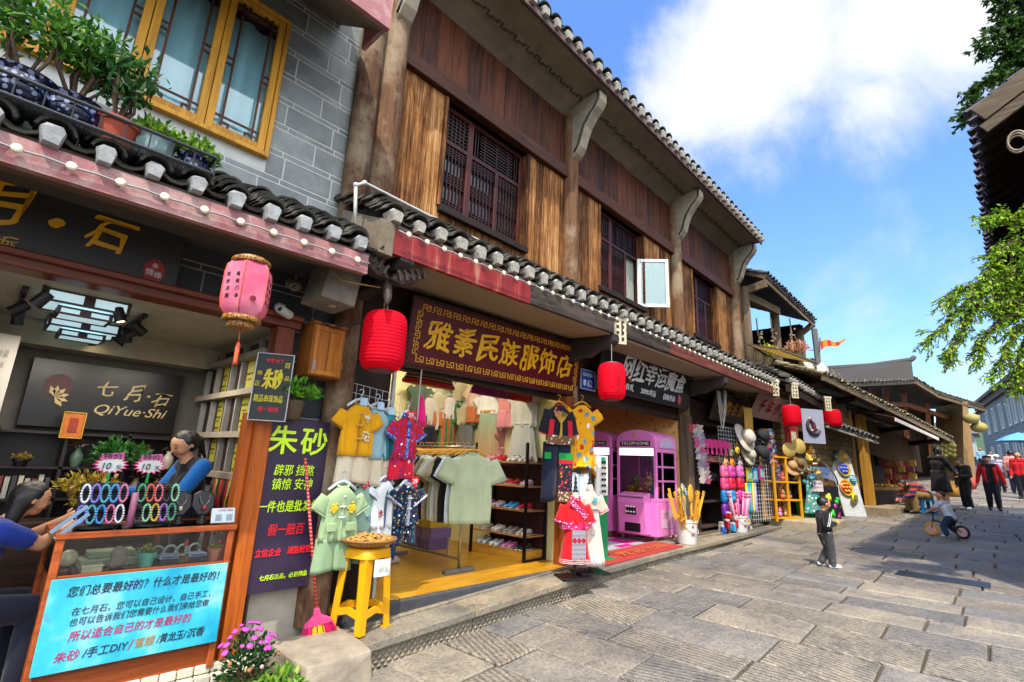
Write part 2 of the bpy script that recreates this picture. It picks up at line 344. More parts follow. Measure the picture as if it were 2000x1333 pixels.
def street():
 rnd = random.Random(3); b = M(); x = -1.2; row = 0
 while x < 46:
  w = rnd.uniform(.42, .60)*(1 if x < 14 else 1.15); y = -9.0-rnd.uniform(0, .8) if x > 8 else -5.0-rnd.uniform(0, .8)
  skew = .0
  while y < 3.62 if x < 12.4 else y < 4.1:
   l = rnd.uniform(.62, 1.25); g = .007+rnd.random()*.006; z = rnd.uniform(-.004, .006); tz = rnd.uniform(-.006, .006)
   y1 = min(y+l, 3.62 if x < 12.4 else 4.1)
   if y1-y < .15: break
   xa, xb, ya, yb = x+g, x+w-g, y+g, y1-g
   c = [(xa+rnd.uniform(-.008, .008), ya), (xb+rnd.uniform(-.008, .008), ya), (xb+rnd.uniform(-.008, .008), yb), (xa+rnd.uniform(-.008, .008), yb)]
   mx, my = (xa+xb)/2, (ya+yb)/2
   def ring(inset, dz):
    out = []
    for px, py in c:
     qx = px+(mx-px)*inset/(w/2); qy = py+(my-py)*inset/(l/2); out.append((qx, qy, zg(qx)+z+dz+tz*(py-my)))
    return out
   b.loops([ring(0, -.05), ring(0, -.010), ring(.012, 0)], 0, True); y = y1
  x += w
 return struct(b.build('street', stone_mat('#787878', '#88837c', '#948d80')))
street()
b = M(); p = [atz(1778, 1122, .32), atz(1820, 1119, .32), atz(1945, 1140, .32), atz(1940, 1150, .32)]
xa, xb = 8.78, 9.2; b.box(xa, xb, .22, 1.15, zg(9)-.02, zg(9)+.014)
tag(b.build('drain_cover', plain('#15171c', .35, .3, 12, .3), bevel=.006), 'dark flat drain cover slab let into the stone street', 'drain cover')
KERB = NB('carved_stone'); _v = KERB.vec(rot=(0, R(45), 0)); _f = KERB.noise(KERB.vec(), 6, 8, .7)
def _w(ax):
 w = KERB.N.new('ShaderNodeTexWave'); w.bands_direction = ax; w.inputs['Scale'].default_value = 7.5; w.inputs['Distortion'].default_value = 1.2; w.inputs['Detail'].default_value = 2; KERB.L.new(_v, w.inputs['Vector']); return w.outputs['Fac']
_h = KERB.mth('MINIMUM', _w('X'), _w('Z')); KERB.col(KERB.mix(1.0, KERB.ramp(_f, [(.3, lin('#6f675b')), (.7, lin('#a59a86'))]), KERB.ramp(_h, [(.02, (.55,)*3), (.3, (1.0,)*3)]), 'MULTIPLY')); KERB.rough(.85); KERB.bump(KERB.mth('ADD', _h, _f), .8, .03)
SLAB = stone_mat('#6f6f70', '#8d8778', '#9a907c', False)
def pavement():
 rnd = random.Random(5); f = M(); t = M(); x = 2.3
 YF = 3.52
 while x < 12.6:
  l = rnd.uniform(.75, 1.3); x1 = min(x+l, 12.6); z0, z1 = zs(x), zs(x1); g = .006; d = rnd.uniform(-.01, .01)
  f.add([(x+g, YF+d+.01, zg(x)-.05), (x1-g, YF+d+.01, zg(x1)-.05), (x1-g, YF+d+.015, z1-.062), (x+g, YF+d+.015, z0-.062), (x+g, YF+.3, zg(x)-.05), (x1-g, YF+.3, zg(x1)-.05), (x1-g, YF+.3, z1-.062), (x+g, YF+.3, z0-.062)],
              [(0, 1, 2, 3), (4, 7, 6, 5), (0, 4, 5, 1), (3, 2, 6, 7), (0, 3, 7, 4), (1, 5, 6, 2)])
  for (ya, yb, dz) in ((YF-.02, YF+.22+rnd.uniform(0, .1), 0), (YF+.335, 3.93 if x < 5.4 else 4.14, .004)):
   t.add([(x+g, ya, z0-.06), (x1-g, ya, z1-.06), (x1-g, ya, z1+dz), (x+g, ya, z0+dz), (x+g, yb, z0-.06), (x1-g, yb, z1-.06), (x1-g, yb, z1+dz), (x+g, yb, z0+dz)],
                  [(0, 1, 2, 3), (4, 7, 6, 5), (0, 4, 5, 1), (3, 2, 6, 7), (0, 3, 7, 4), (1, 5, 6, 2)])
  x = x1
 struct(f.build('kerb', KERB.mat)); struct(t.build('pavement', SLAB, bevel=.008))
 b = M(); b.add([(2.3, 3.55, zs(2.3)-.03), (12.6, 3.55, zs(12.6)-.03), (12.6, 4.2, zs(12.6)-.03), (2.3, 4.2, zs(2.3)-.03), (2.3, 3.55, -.1), (12.6, 3.55, -.1), (12.6, 4.2, -.1), (2.3, 4.2, -.1)], [(0, 1, 2, 3), (4, 7, 6, 5), (0, 4, 5, 1), (3, 2, 6, 7), (0, 3, 7, 4), (1, 5, 6, 2)])
 struct(b.build('pavement_bed', MORTAR))
 b = M(); b.box(2.36, 5.52, 3.9, 4.3, .12, .315); struct(b.jit(.006, 3).build('threshold', plain('#3b3d42', .8, .4, 9, .6), bevel=.012))
pavement()
# ================================================================== materials for the houses
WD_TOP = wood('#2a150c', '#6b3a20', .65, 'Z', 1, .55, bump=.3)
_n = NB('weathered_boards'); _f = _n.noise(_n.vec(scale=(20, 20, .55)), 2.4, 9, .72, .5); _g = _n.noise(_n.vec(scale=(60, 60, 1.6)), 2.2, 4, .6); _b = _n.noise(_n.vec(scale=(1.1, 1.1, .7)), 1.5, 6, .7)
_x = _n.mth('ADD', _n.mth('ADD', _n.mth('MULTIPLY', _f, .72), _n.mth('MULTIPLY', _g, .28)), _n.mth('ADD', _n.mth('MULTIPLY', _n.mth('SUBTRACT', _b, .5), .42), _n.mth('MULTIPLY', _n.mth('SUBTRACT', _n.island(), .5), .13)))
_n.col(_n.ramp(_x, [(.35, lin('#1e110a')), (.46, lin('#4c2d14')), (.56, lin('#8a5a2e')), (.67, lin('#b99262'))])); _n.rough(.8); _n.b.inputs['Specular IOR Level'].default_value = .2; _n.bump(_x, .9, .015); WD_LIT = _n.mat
WD_BEAM = wood('#1f0f0a', '#5c3019', .6, 'X', 1, .5, bump=.3)
WD_POST = wood('#241610', '#6b4a30', .8, 'Z', 1.1, .5, bump=.7, wear='#83725c')
WD_DARK = wood('#0f0906', '#2a1710', .7, 'Z', 1, .5, bump=.25)
WD_DKX = wood('#120a07', '#38231a', .75, 'X', 1, .5, bump=.35)
WD_RED = wood('#240d0b', '#4a1c17', .5, 'Z', 1, .5, bump=.15)
WD_GREY = wood('#2b241e', '#6d5c48', .85, 'Z', 1, .5, bump=.5)
WD_GREYX = wood('#2b241e', '#7a684f', .85, 'X', 1, .5, bump=.5)
WD_ORANGE = wood('#6e2c0b', '#b35c1c', .4, 'Z', 1, .5, bump=.12, isl=.2)
WD_ORANGEX = wood('#6e2c10', '#a8552a', .4, 'X', 1, .5, bump=.12, isl=.2)
WD_GOLD = wood('#7a4a10', '#d39a34', .55, 'Z', 1.2, .45, bump=.35)
WD_GOLDX = wood('#7a4a10', '#d39a34', .55, 'X', 1.2, .45, bump=.35)
PLASTER = plain('#8a8070', .9, .2, 3, .35)
SOFFIT = plain('#7d7262', .9, .35, 2.6, .4)
TILE = plain('#3d3a37', .85, .35, 14, .5, isl=.45)
TILE2 = plain('#4a463f', .85, .3, 14, .5, isl=.4)
PLUG = plain('#8f8d86', .95, .3, 28, .9)
BULB = plain('#d8d2b8', .4, .1, 20, .05)
GREYM = plain('#8f918f', .5, .2, 10, .1)
WHITE = plain('#d2d0c8', .6, .08, 6, .08)
CREAM = plain('#cfc6a0', .8, .1, 3, .1)
BLACK = plain('#0c0c0e', .45, .2, 8, .08)
BLKM = plain('#101114', .35, .2, 8, .05, .4)
STEEL = plain('#9a9a98', .35, .15, 20, .05, .9)
GOLDL = plain('#d99a12', .45, .1, 20, .05)
PINKF = NB('worn_red_paint'); _f = PINKF.noise(PINKF.vec(scale=(1, 1, 1)), 2.6, 9, .75, .6)
PINKF.col(PINKF.ramp(_f, [(.30, lin('#5a4a44')), (.40, lin('#8a6a66')), (.50, lin('#9a6468')), (.60, lin('#a88a86')), (.72, lin('#8f5a5e'))])); PINKF.rough(.9); PINKF.bump(_f, .5, .02); PINKF = PINKF.mat
REDF = NB('red_fascia_paint'); _f = REDF.noise(REDF.vec(scale=(4, 1, .35)), 2.1, 6, .6)
REDF.col(REDF.ramp(_f, [(.40, lin('#6d1014')), (.54, lin('#86181c')), (.62, lin('#a06050')), (.8, lin('#8e837a'))])); REDF.rough(.7); REDF.bump(_f, .3, .01); REDF = REDF.mat
def arc(c, ax, up, sd, r, a0, a1, n, t, l):
 """one roof tile: piece of a half pipe along ax, thickness t"""
 o = []
 for rr in (r, r-t):
  o.append([c+sd*rr*math.cos(a0+(a1-a0)*i/n)+up*rr*math.sin(a0+(a1-a0)*i/n) for i in range(n+1)])
 vs = o[0]+o[1]; vs = vs+[p+ax*l for p in vs]; k = n+1; fs = []
 for i in range(n):
  fs += [(i, i+1, 2*k+i+1, 2*k+i), (k+i, 3*k+i, 3*k+i+1, k+i+1), (i, k+i, k+i+1, i+1), (2*k+i, 2*k+i+1, 3*k+i+1, 3*k+i)]
 fs += [(0, 2*k, 3*k, k), (n, k+n, 3*k+n, 2*k+n)]
 return vs, fs
def tile_eave(tiles, plugs, x0, x1, yf, zf0, zf1, yb, rise, pitch=.235, dens=.075, r=.105, seed=1, gaps=(), plug=True, fan=0, sag=.02, near=7, big=1.0):
 rnd = random.Random(seed); n = max(1, round((x1-x0)/pitch)); L = math.hypot(yb-yf, rise); ax = Vector((0, yb-yf, rise))/L; up = Vector((0, -ax.z, ax.y)); sd = Vector((1, 0, 0))
 for i in range(n):
  t = (i+.5)/n; x = x0+(x1-x0)*t; z = zf0+(zf1-zf0)*t+rnd.uniform(-sag, sag)*.5
  s = 0.0; k = 0
  while s < L:
   step = dens*rnd.uniform(.6, 1.3) if k < near else .16
   p = Vector((x+pitch/2+rnd.uniform(-.012, .012), yf, z+.02))+ax*s+up*(.062+.008*k*(k < 2)); v, f = arc(p, (ax+up*-.22).normalized(), up, sd, r*1.08, math.pi*1.12, math.pi*1.88, 5, .014, .17); tiles.add(v, f)
   s += step; k += 1
  s = .012; k = 0
  while s < L:
   step = dens*rnd.uniform(.6, 1.3) if k < near else .16
   kx = fan*(1-t)*.0
   p = Vector((x+rnd.uniform(-.012, .012), yf, z+.03))+ax*s+up*(-.012+.012*min(k, 4)*rnd.uniform(.5, 1.2)); v, f = arc(p, (ax+up*-.25).normalized(), up, sd, r*big*rnd.uniform(.94, 1.04), math.pi*.08, math.pi*.92, 6, .015, .17); tiles.add(v, f)
   s += step; k += 1
  if plug:
   w = r*.58*big*rnd.uniform(.8, 1.12); h = .088*big*rnd.uniform(.85, 1.12); c = Vector((x, yf-.012, z-.005))
   L2 = []
   for yy, sc in ((-.022, .86), (0, 1), (.10, 1)):
    L2.append([c+Vector((ww*w*sc, yy, hh*h)) for ww, hh in ((-.62, -.62*sc), (.62, -.62*sc), (.78, -.1), (.95, .38), (.55, .72*sc), (-.55, .72*sc), (-.95, .38), (-.78, -.1))])
   pm = M(); pm.loops(L2); pm.jit(.008, 30, x); plugs.append(pm)
def light_string(x0, x1, y, z0, z1, n, label, sag=.012):
 t = T('light_string', label, 'string lights', 'round bulb strings along the eaves')
 w = M(); pts = []
 for i in range(n*2+1):
  q = i/(n*2); pts.append((x0+(x1-x0)*q, y-.012, z0+(z1-z0)*q-(sag if i % 2 else 0)))
 w.tube(pts, .006, 6)
 for i in range(n):
  q = (i+.5)/n; p = (x0+(x1-x0)*q, y-.012, z0+(z1-z0)*q-.004); bl = M(); bl.lathe([(.022, -.004), (.025, .004), (.021, .012), (.009, .014)], p, 12, 0, (0, -1, 0)); bl.build('bulb_disc', BULB, t, True)
 w.build('wire', GREYM, t, True)
 return t
def boards(b, x0, x1, y, z0, z1, w=.17, t=.03, seed=0, gap=.004):
 rnd = random.Random(seed); x = x0
 while x < x1-.02:
  ww = min(w*rnd.uniform(.7, 1.3), x1-x); ww = x1-x if x1-x-ww < .06 else ww
  b.box(x+gap/2, x+ww-gap/2, y+rnd.uniform(-.006, .004), y+t, z0, z1); x += ww
# ================================================================== TIMBER HOUSE (clothes, claw machine and trinket shops)
TH = T('timber_house', 'two-storey weathered timber house with white curved eave brackets and grey tiled roofs', 'house')
DY = 4.2
POSTX = [2.36, 5.56, 9.13, 12.35]
EZ = 7.1
def timber():
 for i, px in enumerate(POSTX):
  b = M(); r = .13 if i else .15; b.lathe([(r*1.02, 3.2), (r, 4.5), (r*.97, 5.6), (r*.95, 6.95)], (px, DY-.02, 0), 14)
  if i == 0: b.lathe([(.12, 3.2), (.12, 6.9)], (px-.27, DY-.06, 0), 12)
  b.jit(.008, 4); b.build('post', WD_POST, TH, True, auto=50)
  b = M(); b.lathe([(.135, .2), (.125, 1.5), (.12, 3.25)], (px+(-.17 if i == 0 else 0.02), DY-.05, 0), 14); b.jit(.008, 4); b.build('post', WD_POST, TH, True, auto=50)
 top = M(); lit = M(); beam = M()
 for k in range(3):
  x0, x1 = POSTX[k]+.12, POSTX[k+1]-.12
  wx0, wx1 = x0+.68+(.06*k), x0+2.12+.04*k
  if k == 2: wx0, wx1 = x0+.72, x0+2.0
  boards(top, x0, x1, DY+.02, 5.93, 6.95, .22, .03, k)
  beam.box(x0-.02, x1+.02, DY-.06, DY+.06, 5.74, 5.93)
  boards(lit, x0, wx0, DY+.01, 3.6, 5.73, .2, .03, k+5); boards(lit, wx1, x1, DY+.01, 3.6, 5.73, .2, .03, k+9)
  boards(lit, wx0, wx1, DY+.015, 3.6, 4.22, .22, .03, k+13)
  rail = M(); rail.box(wx0-.03, wx1+.03, DY-.05, DY+.17, 4.22, 4.30); rail.build('window_sill', WD_DARK, TH, bevel=.006)
  lit.box(wx0-.05, wx0, DY-.012, DY+.2, 4.30, 5.72); lit.box(wx1, wx1+.05, DY-.012, DY+.2, 4.30, 5.72)
  window(wx0, wx1, 4.305, 5.715, DY+.13, k)
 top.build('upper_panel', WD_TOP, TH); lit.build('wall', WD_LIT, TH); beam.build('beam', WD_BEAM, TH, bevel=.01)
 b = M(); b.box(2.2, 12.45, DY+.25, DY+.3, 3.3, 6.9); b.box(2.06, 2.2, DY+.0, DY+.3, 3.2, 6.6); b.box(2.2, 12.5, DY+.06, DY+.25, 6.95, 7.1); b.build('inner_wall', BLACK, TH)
 for i, px in enumerate(POSTX):
  prof = [(0, 6.05), (-.09, 6.12), (-.16, 6.22), (-.2, 6.36), (-.26, 6.52), (-.36, 6.66), (-.46, 6.76), (-.52, 6.86), (-.52, 7.0), (-.40, 7.02), (-.2, 7.0), (0, 7.0)]
  w = .088; b = M(); b.prism([(y, z) for y, z in prof], (px-w, DY-.1, 0), (0, 1, 0), (0, 0, 1), (2*w, 0, 0)); br = b.build('bracket', plain('#978d7a', .9, .35, 6, .6), TH, bevel=.012)
  e = M(); e.tube([(px-w-.004, DY-.1+y+.035, z+.02) for y, z in prof[1:9]], .016, 6); e.build('edge_strip', plain('#23262b', .8), br, True)
 b = M(); L = []
 cur = [(DY+.05, 6.82), (DY-.08, 6.90), (DY-.2, 6.96), (DY-.34, 7.01), (DY-.50, 7.04), (DY-.66, 7.06), (DY-.66, 7.12), (DY+.05, 7.12)]
 b.loops([[(x, y, z) for y, z in cur] for x in (2.1, 5.5, 9.1, 12.42)]); b.build('soffit', SOFFIT, TH)
 f = M(); x = 2.3
 while x < 12.2:
  for dx, w, dy in ((0, .06, 0), (.09, .045, -.025), (.17, .05, .02)): f.obox((x+dx, DY-.30+dy, 6.985-dy*.4), (w, 0, 0), (0, .005, 0), (0, 0, .008))
  for dx in (.05, .13): f.obox((x+dx, DY-.305, 6.985), (.005, 0, 0), (0, -.024, .010), (0, .004, .007))
  x += .25
 f.build('fretwork', plain('#4a3e34', .9), TH)
 b = M(); b.bar((2.0, DY-.70, 7.10), (12.55, DY-.70, 7.10), .035, .11); b.build('eave_board', plain('#5d4a48', .8, .3, 8, .3), TH)
 r = M(); p = []; tile_eave(r, p, 1.9, 12.6, DY-.74, EZ+.07, EZ+.07, DY+1.2, .75, pitch=.25, dens=.14, r=.10, seed=4, near=2, big=1.25)
 rf = r.build('roof', TILE, TH); [q.build('mortar_plug', PLUG, rf) for q in p]
 b = M(); b.add([(1.9, DY-.70, 7.15), (12.6, DY-.70, 7.15), (12.6, DY+4, 8.75), (1.9, DY+4, 8.75), (1.9, DY-.70, 7.13), (12.6, DY-.70, 7.13), (12.6, DY+4, 6.9), (1.9, DY+4, 6.9)], [(0, 1, 2, 3), (4, 7, 6, 5), (0, 4, 5, 1), (3, 2, 6, 7), (0, 3, 7, 4), (1, 5, 6, 2)]); b.build('roof_deck', TILE, rf)
 YF = 3.28
 r = M(); p = []
 tile_eave(r, p, 1.92, 5.45, YF, 3.40, 3.47, DY, .38, pitch=.235, seed=11, big=1.05); tile_eave(r, p, 5.45, 12.2, YF, 3.47, 3.52, DY, .38, pitch=.235, seed=12)
 lr = r.build('lower_roof', TILE2, TH); [q.build('mortar_plug', PLUG, lr) for q in p]
 b = M(); b.add([(1.98, YF+.05, 3.37), (12.2, YF+.05, 3.45), (12.2, DY, 3.84), (1.98, DY, 3.76), (1.98, YF+.05, 3.34), (12.2, YF+.05, 3.42), (12.2, DY, 3.4), (1.98, DY, 3.34)], [(0, 1, 2, 3), (4, 7, 6, 5), (0, 4, 5, 1), (3, 2, 6, 7), (0, 3, 7, 4), (1, 5, 6, 2)]); b.build('roof_deck', plain('#7d7466', .9), lr)
 b = M(); b.bar((2.03, YF+.03, 3.20), (3.72, YF+.03, 3.225), .05, .22); b.build('fascia', REDF, TH, label='red painted fascia with bare streaks')
 b = M(); b.bar((3.73, YF+.04, 3.225), (5.35, YF+.04, 3.26), .05, .2); b.bar((5.55, YF+.04, 3.27), (6.9, YF+.04, 3.285), .05, .19); b.build('fascia', wood('#1a1412', '#5b5049', .85, 'X', 1, .55), TH, label='bare dark weathered fascia board')
 b = M(); b.bar((6.91, YF+.04, 3.285), (12.1, YF+.04, 3.31), .05, .18); b.build('fascia', wood('#3c1712', '#7c4438', .8, 'X', 1, .5), TH, label='faded reddish fascia board')
 b = M(); b.add([(1.98, YF+.06, 3.10), (12.2, YF+.06, 3.22), (12.2, DY-.1, 3.26), (1.98, DY-.1, 3.16), (1.98, YF+.06, 3.13), (12.2, YF+.06, 3.25), (12.2, DY-.1, 3.3), (1.98, DY-.1, 3.2)], [(0, 1, 2, 3), (4, 7, 6, 5), (0, 4, 5, 1), (3, 2, 6, 7), (0, 3, 7, 4), (1, 5, 6, 2)]); b.build('lower_soffit', plain('#8d7d66', .85, .12, 3, .15), TH)
 b = M(); b.box(2.3, 5.5, DY-.07, DY+.05, 2.36, 2.47); b.box(2.3, 12.4, DY-.03, DY+.05, 3.02, 3.22); b.box(2.3, 12.4, DY, DY+.05, 2.45, 3.05); b.box(5.5, 12.4, DY-.05, DY+.05, 2.42, 2.5); b.build('lintel', WD_DKX, TH, bevel=.006)
 b = M(); b.box(2.27, 2.72, DY-.04, DY+.02, .3, 2.4); b.build('side_panel', WD_DARK, TH)
 for px in (2.2, 5.4, 9.1):
  b = M(); pr = [(0, 2.86), (-.1, 2.9), (-.2, 2.87), (-.33, 2.92), (-.45, 2.90), (-.6, 2.98), (-.78, 3.0), (-.86, 3.06), (-.86, 3.16), (0, 3.16)]
  b.prism(pr, (px-.07, DY-.05, 0), (0, 1, 0), (0, 0, 1), (.14, 0, 0)); b.build('carved_bracket', plain('#2c2420', .85, .4, 18, .8), TH, bevel=.012)
 b = M()
 b.box(2.3, 5.56, 6.4, 6.46, .2, 3.1); b.box(2.24, 2.3, 4.25, 6.46, .2, 3.1); b.build('back_wall', plain('#d6cf9a', .85, .08, 3, .08), TH)
 b = M(); b.box(5.50, 5.58, 4.22, 6.46, .2, 3.1); b.build('partition_wall', plain('#d6cf9a', .85, .08, 3, .08), TH)
 b = M(); b.box(2.3, 5.5, 4.28, 6.4, 2.92, 2.97); b.box(5.58, 9.1, 4.2, 6.4, 2.86, 2.92); b.build('ceiling', plain('#bdb59a', .9), TH)
 FL = NB('yellow_floor'); _q = FL.noise(FL.vec(scale=(1, 5, 1)), 2, 6, .65); FL.col(FL.ramp(_q, [(.35, lin('#9a6c12')), (.7, lin('#c2922a'))])); FL.rough(.28); FL.bump(_q, .05, .005)
 b = M(); b.box(2.3, 5.5, 3.96, 6.4, .27, .318); struct(b.build('shop_floor', FL.mat))
 CH = NB('checker_floor'); ck = CH.N.new('ShaderNodeTexChecker'); ck.inputs['Scale'].default_value = 2.3; ck.inputs[1].default_value = (*lin('#c9248e'), 1); ck.inputs[2].default_value = (*lin('#aeb6bd'), 1); CH.L.new(CH.vec(), ck.inputs['Vector']); CH.col(ck.outputs[0]); CH.rough(.25)
 b = M(); b.box(5.6, 9.1, 4.02, 6.4, .3, .372); struct(b.build('checkered_floor', CH.mat))
 b = M(); b.box(9.2, 12.4, 3.95, 6.0, .3, .44); struct(b.build('shop_floor', plain('#5c4a3a', .7)))
 WP = NB('wallpaper'); vv = WP.vec(); d = WP.vor(vv, 7); q = WP.noise(vv, 5, 5); WP.col(WP.mix(WP.ramp(WP.mth('ADD', d, WP.mth('MULTIPLY', q, .5)), [(.42, (1, 1, 1)), (.55, (0, 0, 0))]), lin('#d9a96a'), lin('#c07f3c'))); WP.rough(.6)
 b = M(); b.box(5.6, 9.1, 6.34, 6.4, .3, 2.9); b.box(9.02, 9.1, 4.2, 6.4, .3, 2.9); b.box(5.585, 5.6, 4.3, 6.4, .3, 2.9); b.build('wallpapered_wall', WP.mat, TH)
 b = M(); b.box(9.1, 9.2, 4.12, 6.0, .3, 3.0); b.build('partition_wall', WD_DARK, TH)
 b = M(); b.box(9.2, 12.4, 5.3, 5.36, .3, 3.1); b.box(12.36, 12.44, 4.25, 5.4, .3, 3.1); b.build('back_wall', plain('#6d5f52', .9), TH)
 b = M(); b.box(9.2, 12.4, 4.2, 5.4, 2.9, 2.96); b.build('ceiling', plain('#4a4038', .9), TH)
 b = M(); b.box(5.32, 5.52, 4.0, 4.16, .32, 2.4); b.build('door_jamb', wood('#4a1d0a', '#8a4516', .5, 'Z', 1, .5), TH)
 b = M(); b.box(9.0, 9.2, 4.0, 4.16, .38, 2.5); b.build('door_jamb', WD_GREY, TH)
 b = M();
 for i in range(4): b.box(1.99+.015*i, 2.13, 3.36, 3.7, 3.24+.05*i, 3.28+.05*i)
 b.jit(.012, 9); b.build('exposed_brick', plain('#9c4f1c', .9, .4, 18, .8), TH)
 b = M(); b.box(1.9, 2.04, 3.27, 3.9, 3.05, 3.34); b.jit(.015, 6); b.build('end_block', plain('#6d6152', .95, .35, 14, .8), TH)
def window(x0, x1, z0, z1, y, k):
 w = x1-x0; h = z1-z0; fr = M(); la = M(); gl = M()
 zt = z0+h*.66; c1 = x0+w*.33; c2 = x0+w*.67
 for (a, b_, c, d) in ((x0, x0+.05, z0, z1), (x1-.05, x1, z0, z1), (c1-.045, c1+.045, z0, z1), (c2-.03, c2+.03, z0, zt)): fr.box(a, b_, y-.03, y+.03, c, d)
 for z in (z0, zt-.03, z1-.05):
  for a, b_ in ((x0+.05, c1-.045), (c1+.045, x1-.05)): fr.box(a, b_, y-.028, y+.028, z, z+.055)
 def grid(a, b_, c, d, nx, nz, band=False):
  for i in range(1, nx):
   x = a+(b_-a)*i/nx; la.box(x-.007, x+.007, y-.014, y+.014, c, d)
  zz = [c+(d-c)*i/nz for i in range(1, nz)] if not band else [c+(d-c)*t for t in (.03, .07, .11, .15, .42, .46, .5, .54, .58, .85, .89, .93, .97)]
  for z in zz: la.box(a, b_, y-.0135, y+.0135, z-.0065, z+.0065)
 op = (k == 1)
 grid(x0+.05, c1-.045, zt+.03, z1-.05, 6, 8); grid(c1+.045, x1-.05, zt+.03, z1-.05, 4, 9)
 grid(c1+.05, c1+.18, zt+.03, z1-.05, 3, 9); grid(x1-.18, x1-.055, zt+.03, z1-.05, 3, 9)
 grid(x0+.05, c1-.045, z0+.055, zt-.03, 7, 0, True); grid(c1+.045, c2-.03, z0+.055, zt-.03, 7, 0, True)
 if not op: grid(c2+.03, x1-.05, z0+.055, zt-.03, 7, 0, True)
 wd_ = fr.build('window', WD_RED, TH, bevel=.004); la.build('lattice', wood('#170a09', '#35130f', .5, 'Z', 1, .5, bump=.1), wd_)
 gl.box(x0+.05, x1-.05 if not op else c2+.0, y+.035, y+.045, z0, z1)
 gl.build('pane', plain('#33454f' if k == 0 else '#2a2422', .12, .3, 4, 0, spec=.8), wd_)
 if op:
  b = M(); b.box(c2, x1-.05, y+.05, y+.06, z0, z1-.4); b.box(c2+.05, c2+.16, y+.0, y+.05, z0+.03, z0+.8); b.build('curtain', plain('#8a8f86', .9), wd_)
  hx, hy = x1-.06, y-.03; d = Vector((.64, -.77, 0)); n_ = Vector((d.y, -d.x, 0)); s = M(); g = M(); Wd = .56; Hh = .92
  def bb(m, u0, u1, a, b_, t=.02): m.obox(Vector((hx, hy, (a+b_)/2+z0+.02))+d*(u0+u1)/2, d*(u1-u0)/2, n_*t, (0, 0, (b_-a)/2))
  bb(s, 0, .06, 0, Hh); bb(s, Wd-.06, Wd, 0, Hh); bb(s, .06, Wd-.06, 0, .06); bb(s, .06, Wd-.06, Hh-.06, Hh)
  so_ = s.build('open_casement', plain('#c4cfcb', .4, .06), wd_, bevel=.004, label='white framed casement swung open'); bb(g, .06, Wd-.06, .06, Hh-.06, .004); g.build('pane', glass((.55, .82, .8), .05, .5), so_)
  c_ = M(); L = []
  for t in (0, 1): L.append([Vector((hx, hy, z0+.09+t*.7))+d*(.07+.42*i/14)-n_*(.03+.012*math.sin(i*2.1)) for i in range(15)])
  c_.loops(L, 0, False, False); c_.build('curtain', plain('#7fb3ae', .8, .1), so_)
timber()
light_string(2.05, 3.72, 3.24, 3.27, 3.30, 9, 'cream bulb string along the red streaked fascia')
light_string(3.74, 5.4, 3.24, 3.30, 3.33, 9, 'cream bulb string along the bare dark fascia above the clothes shop')
light_string(5.55, 12.1, 3.25, 3.335, 3.36, 36, 'dense bulb string along the far end of the timber house eave')
# ================================================================== GREY BRICK HOUSE (jewellery shop)
GH = T('grey_brick_house', 'grey block house with golden lattice casements above the dark jewellery shop', 'house')
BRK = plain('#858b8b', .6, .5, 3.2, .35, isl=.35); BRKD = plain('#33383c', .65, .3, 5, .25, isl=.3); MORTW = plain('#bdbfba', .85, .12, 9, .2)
def blocks(b, x0, x1, z0, z1, y, th=.205, tt=.052, w=.44, g=.013, hole=None, seed=0):
 rnd = random.Random(seed); z = z0; row = 0
 while z < z1:
  h = th if row % 2 == 0 else tt; zt = min(z+h, z1); x = x0-(w*.5 if row % 4 == 2 else rnd.random()*.1)
  while x < x1:
   xa, xb = max(x, x0), min(x+w, x1)
   segs = [(xa, xb)]
   if hole and zt > hole[2] and z < hole[3]: segs = [(xa, min(xb, hole[0])), (max(xa, hole[1]), xb)]
   for p, q in segs:
    if q-p > .02: b.box(p+g/2, q-g/2, y-.012, y+.05, z+g/2, zt-g/2)
   x += w
  z += h; row += 1
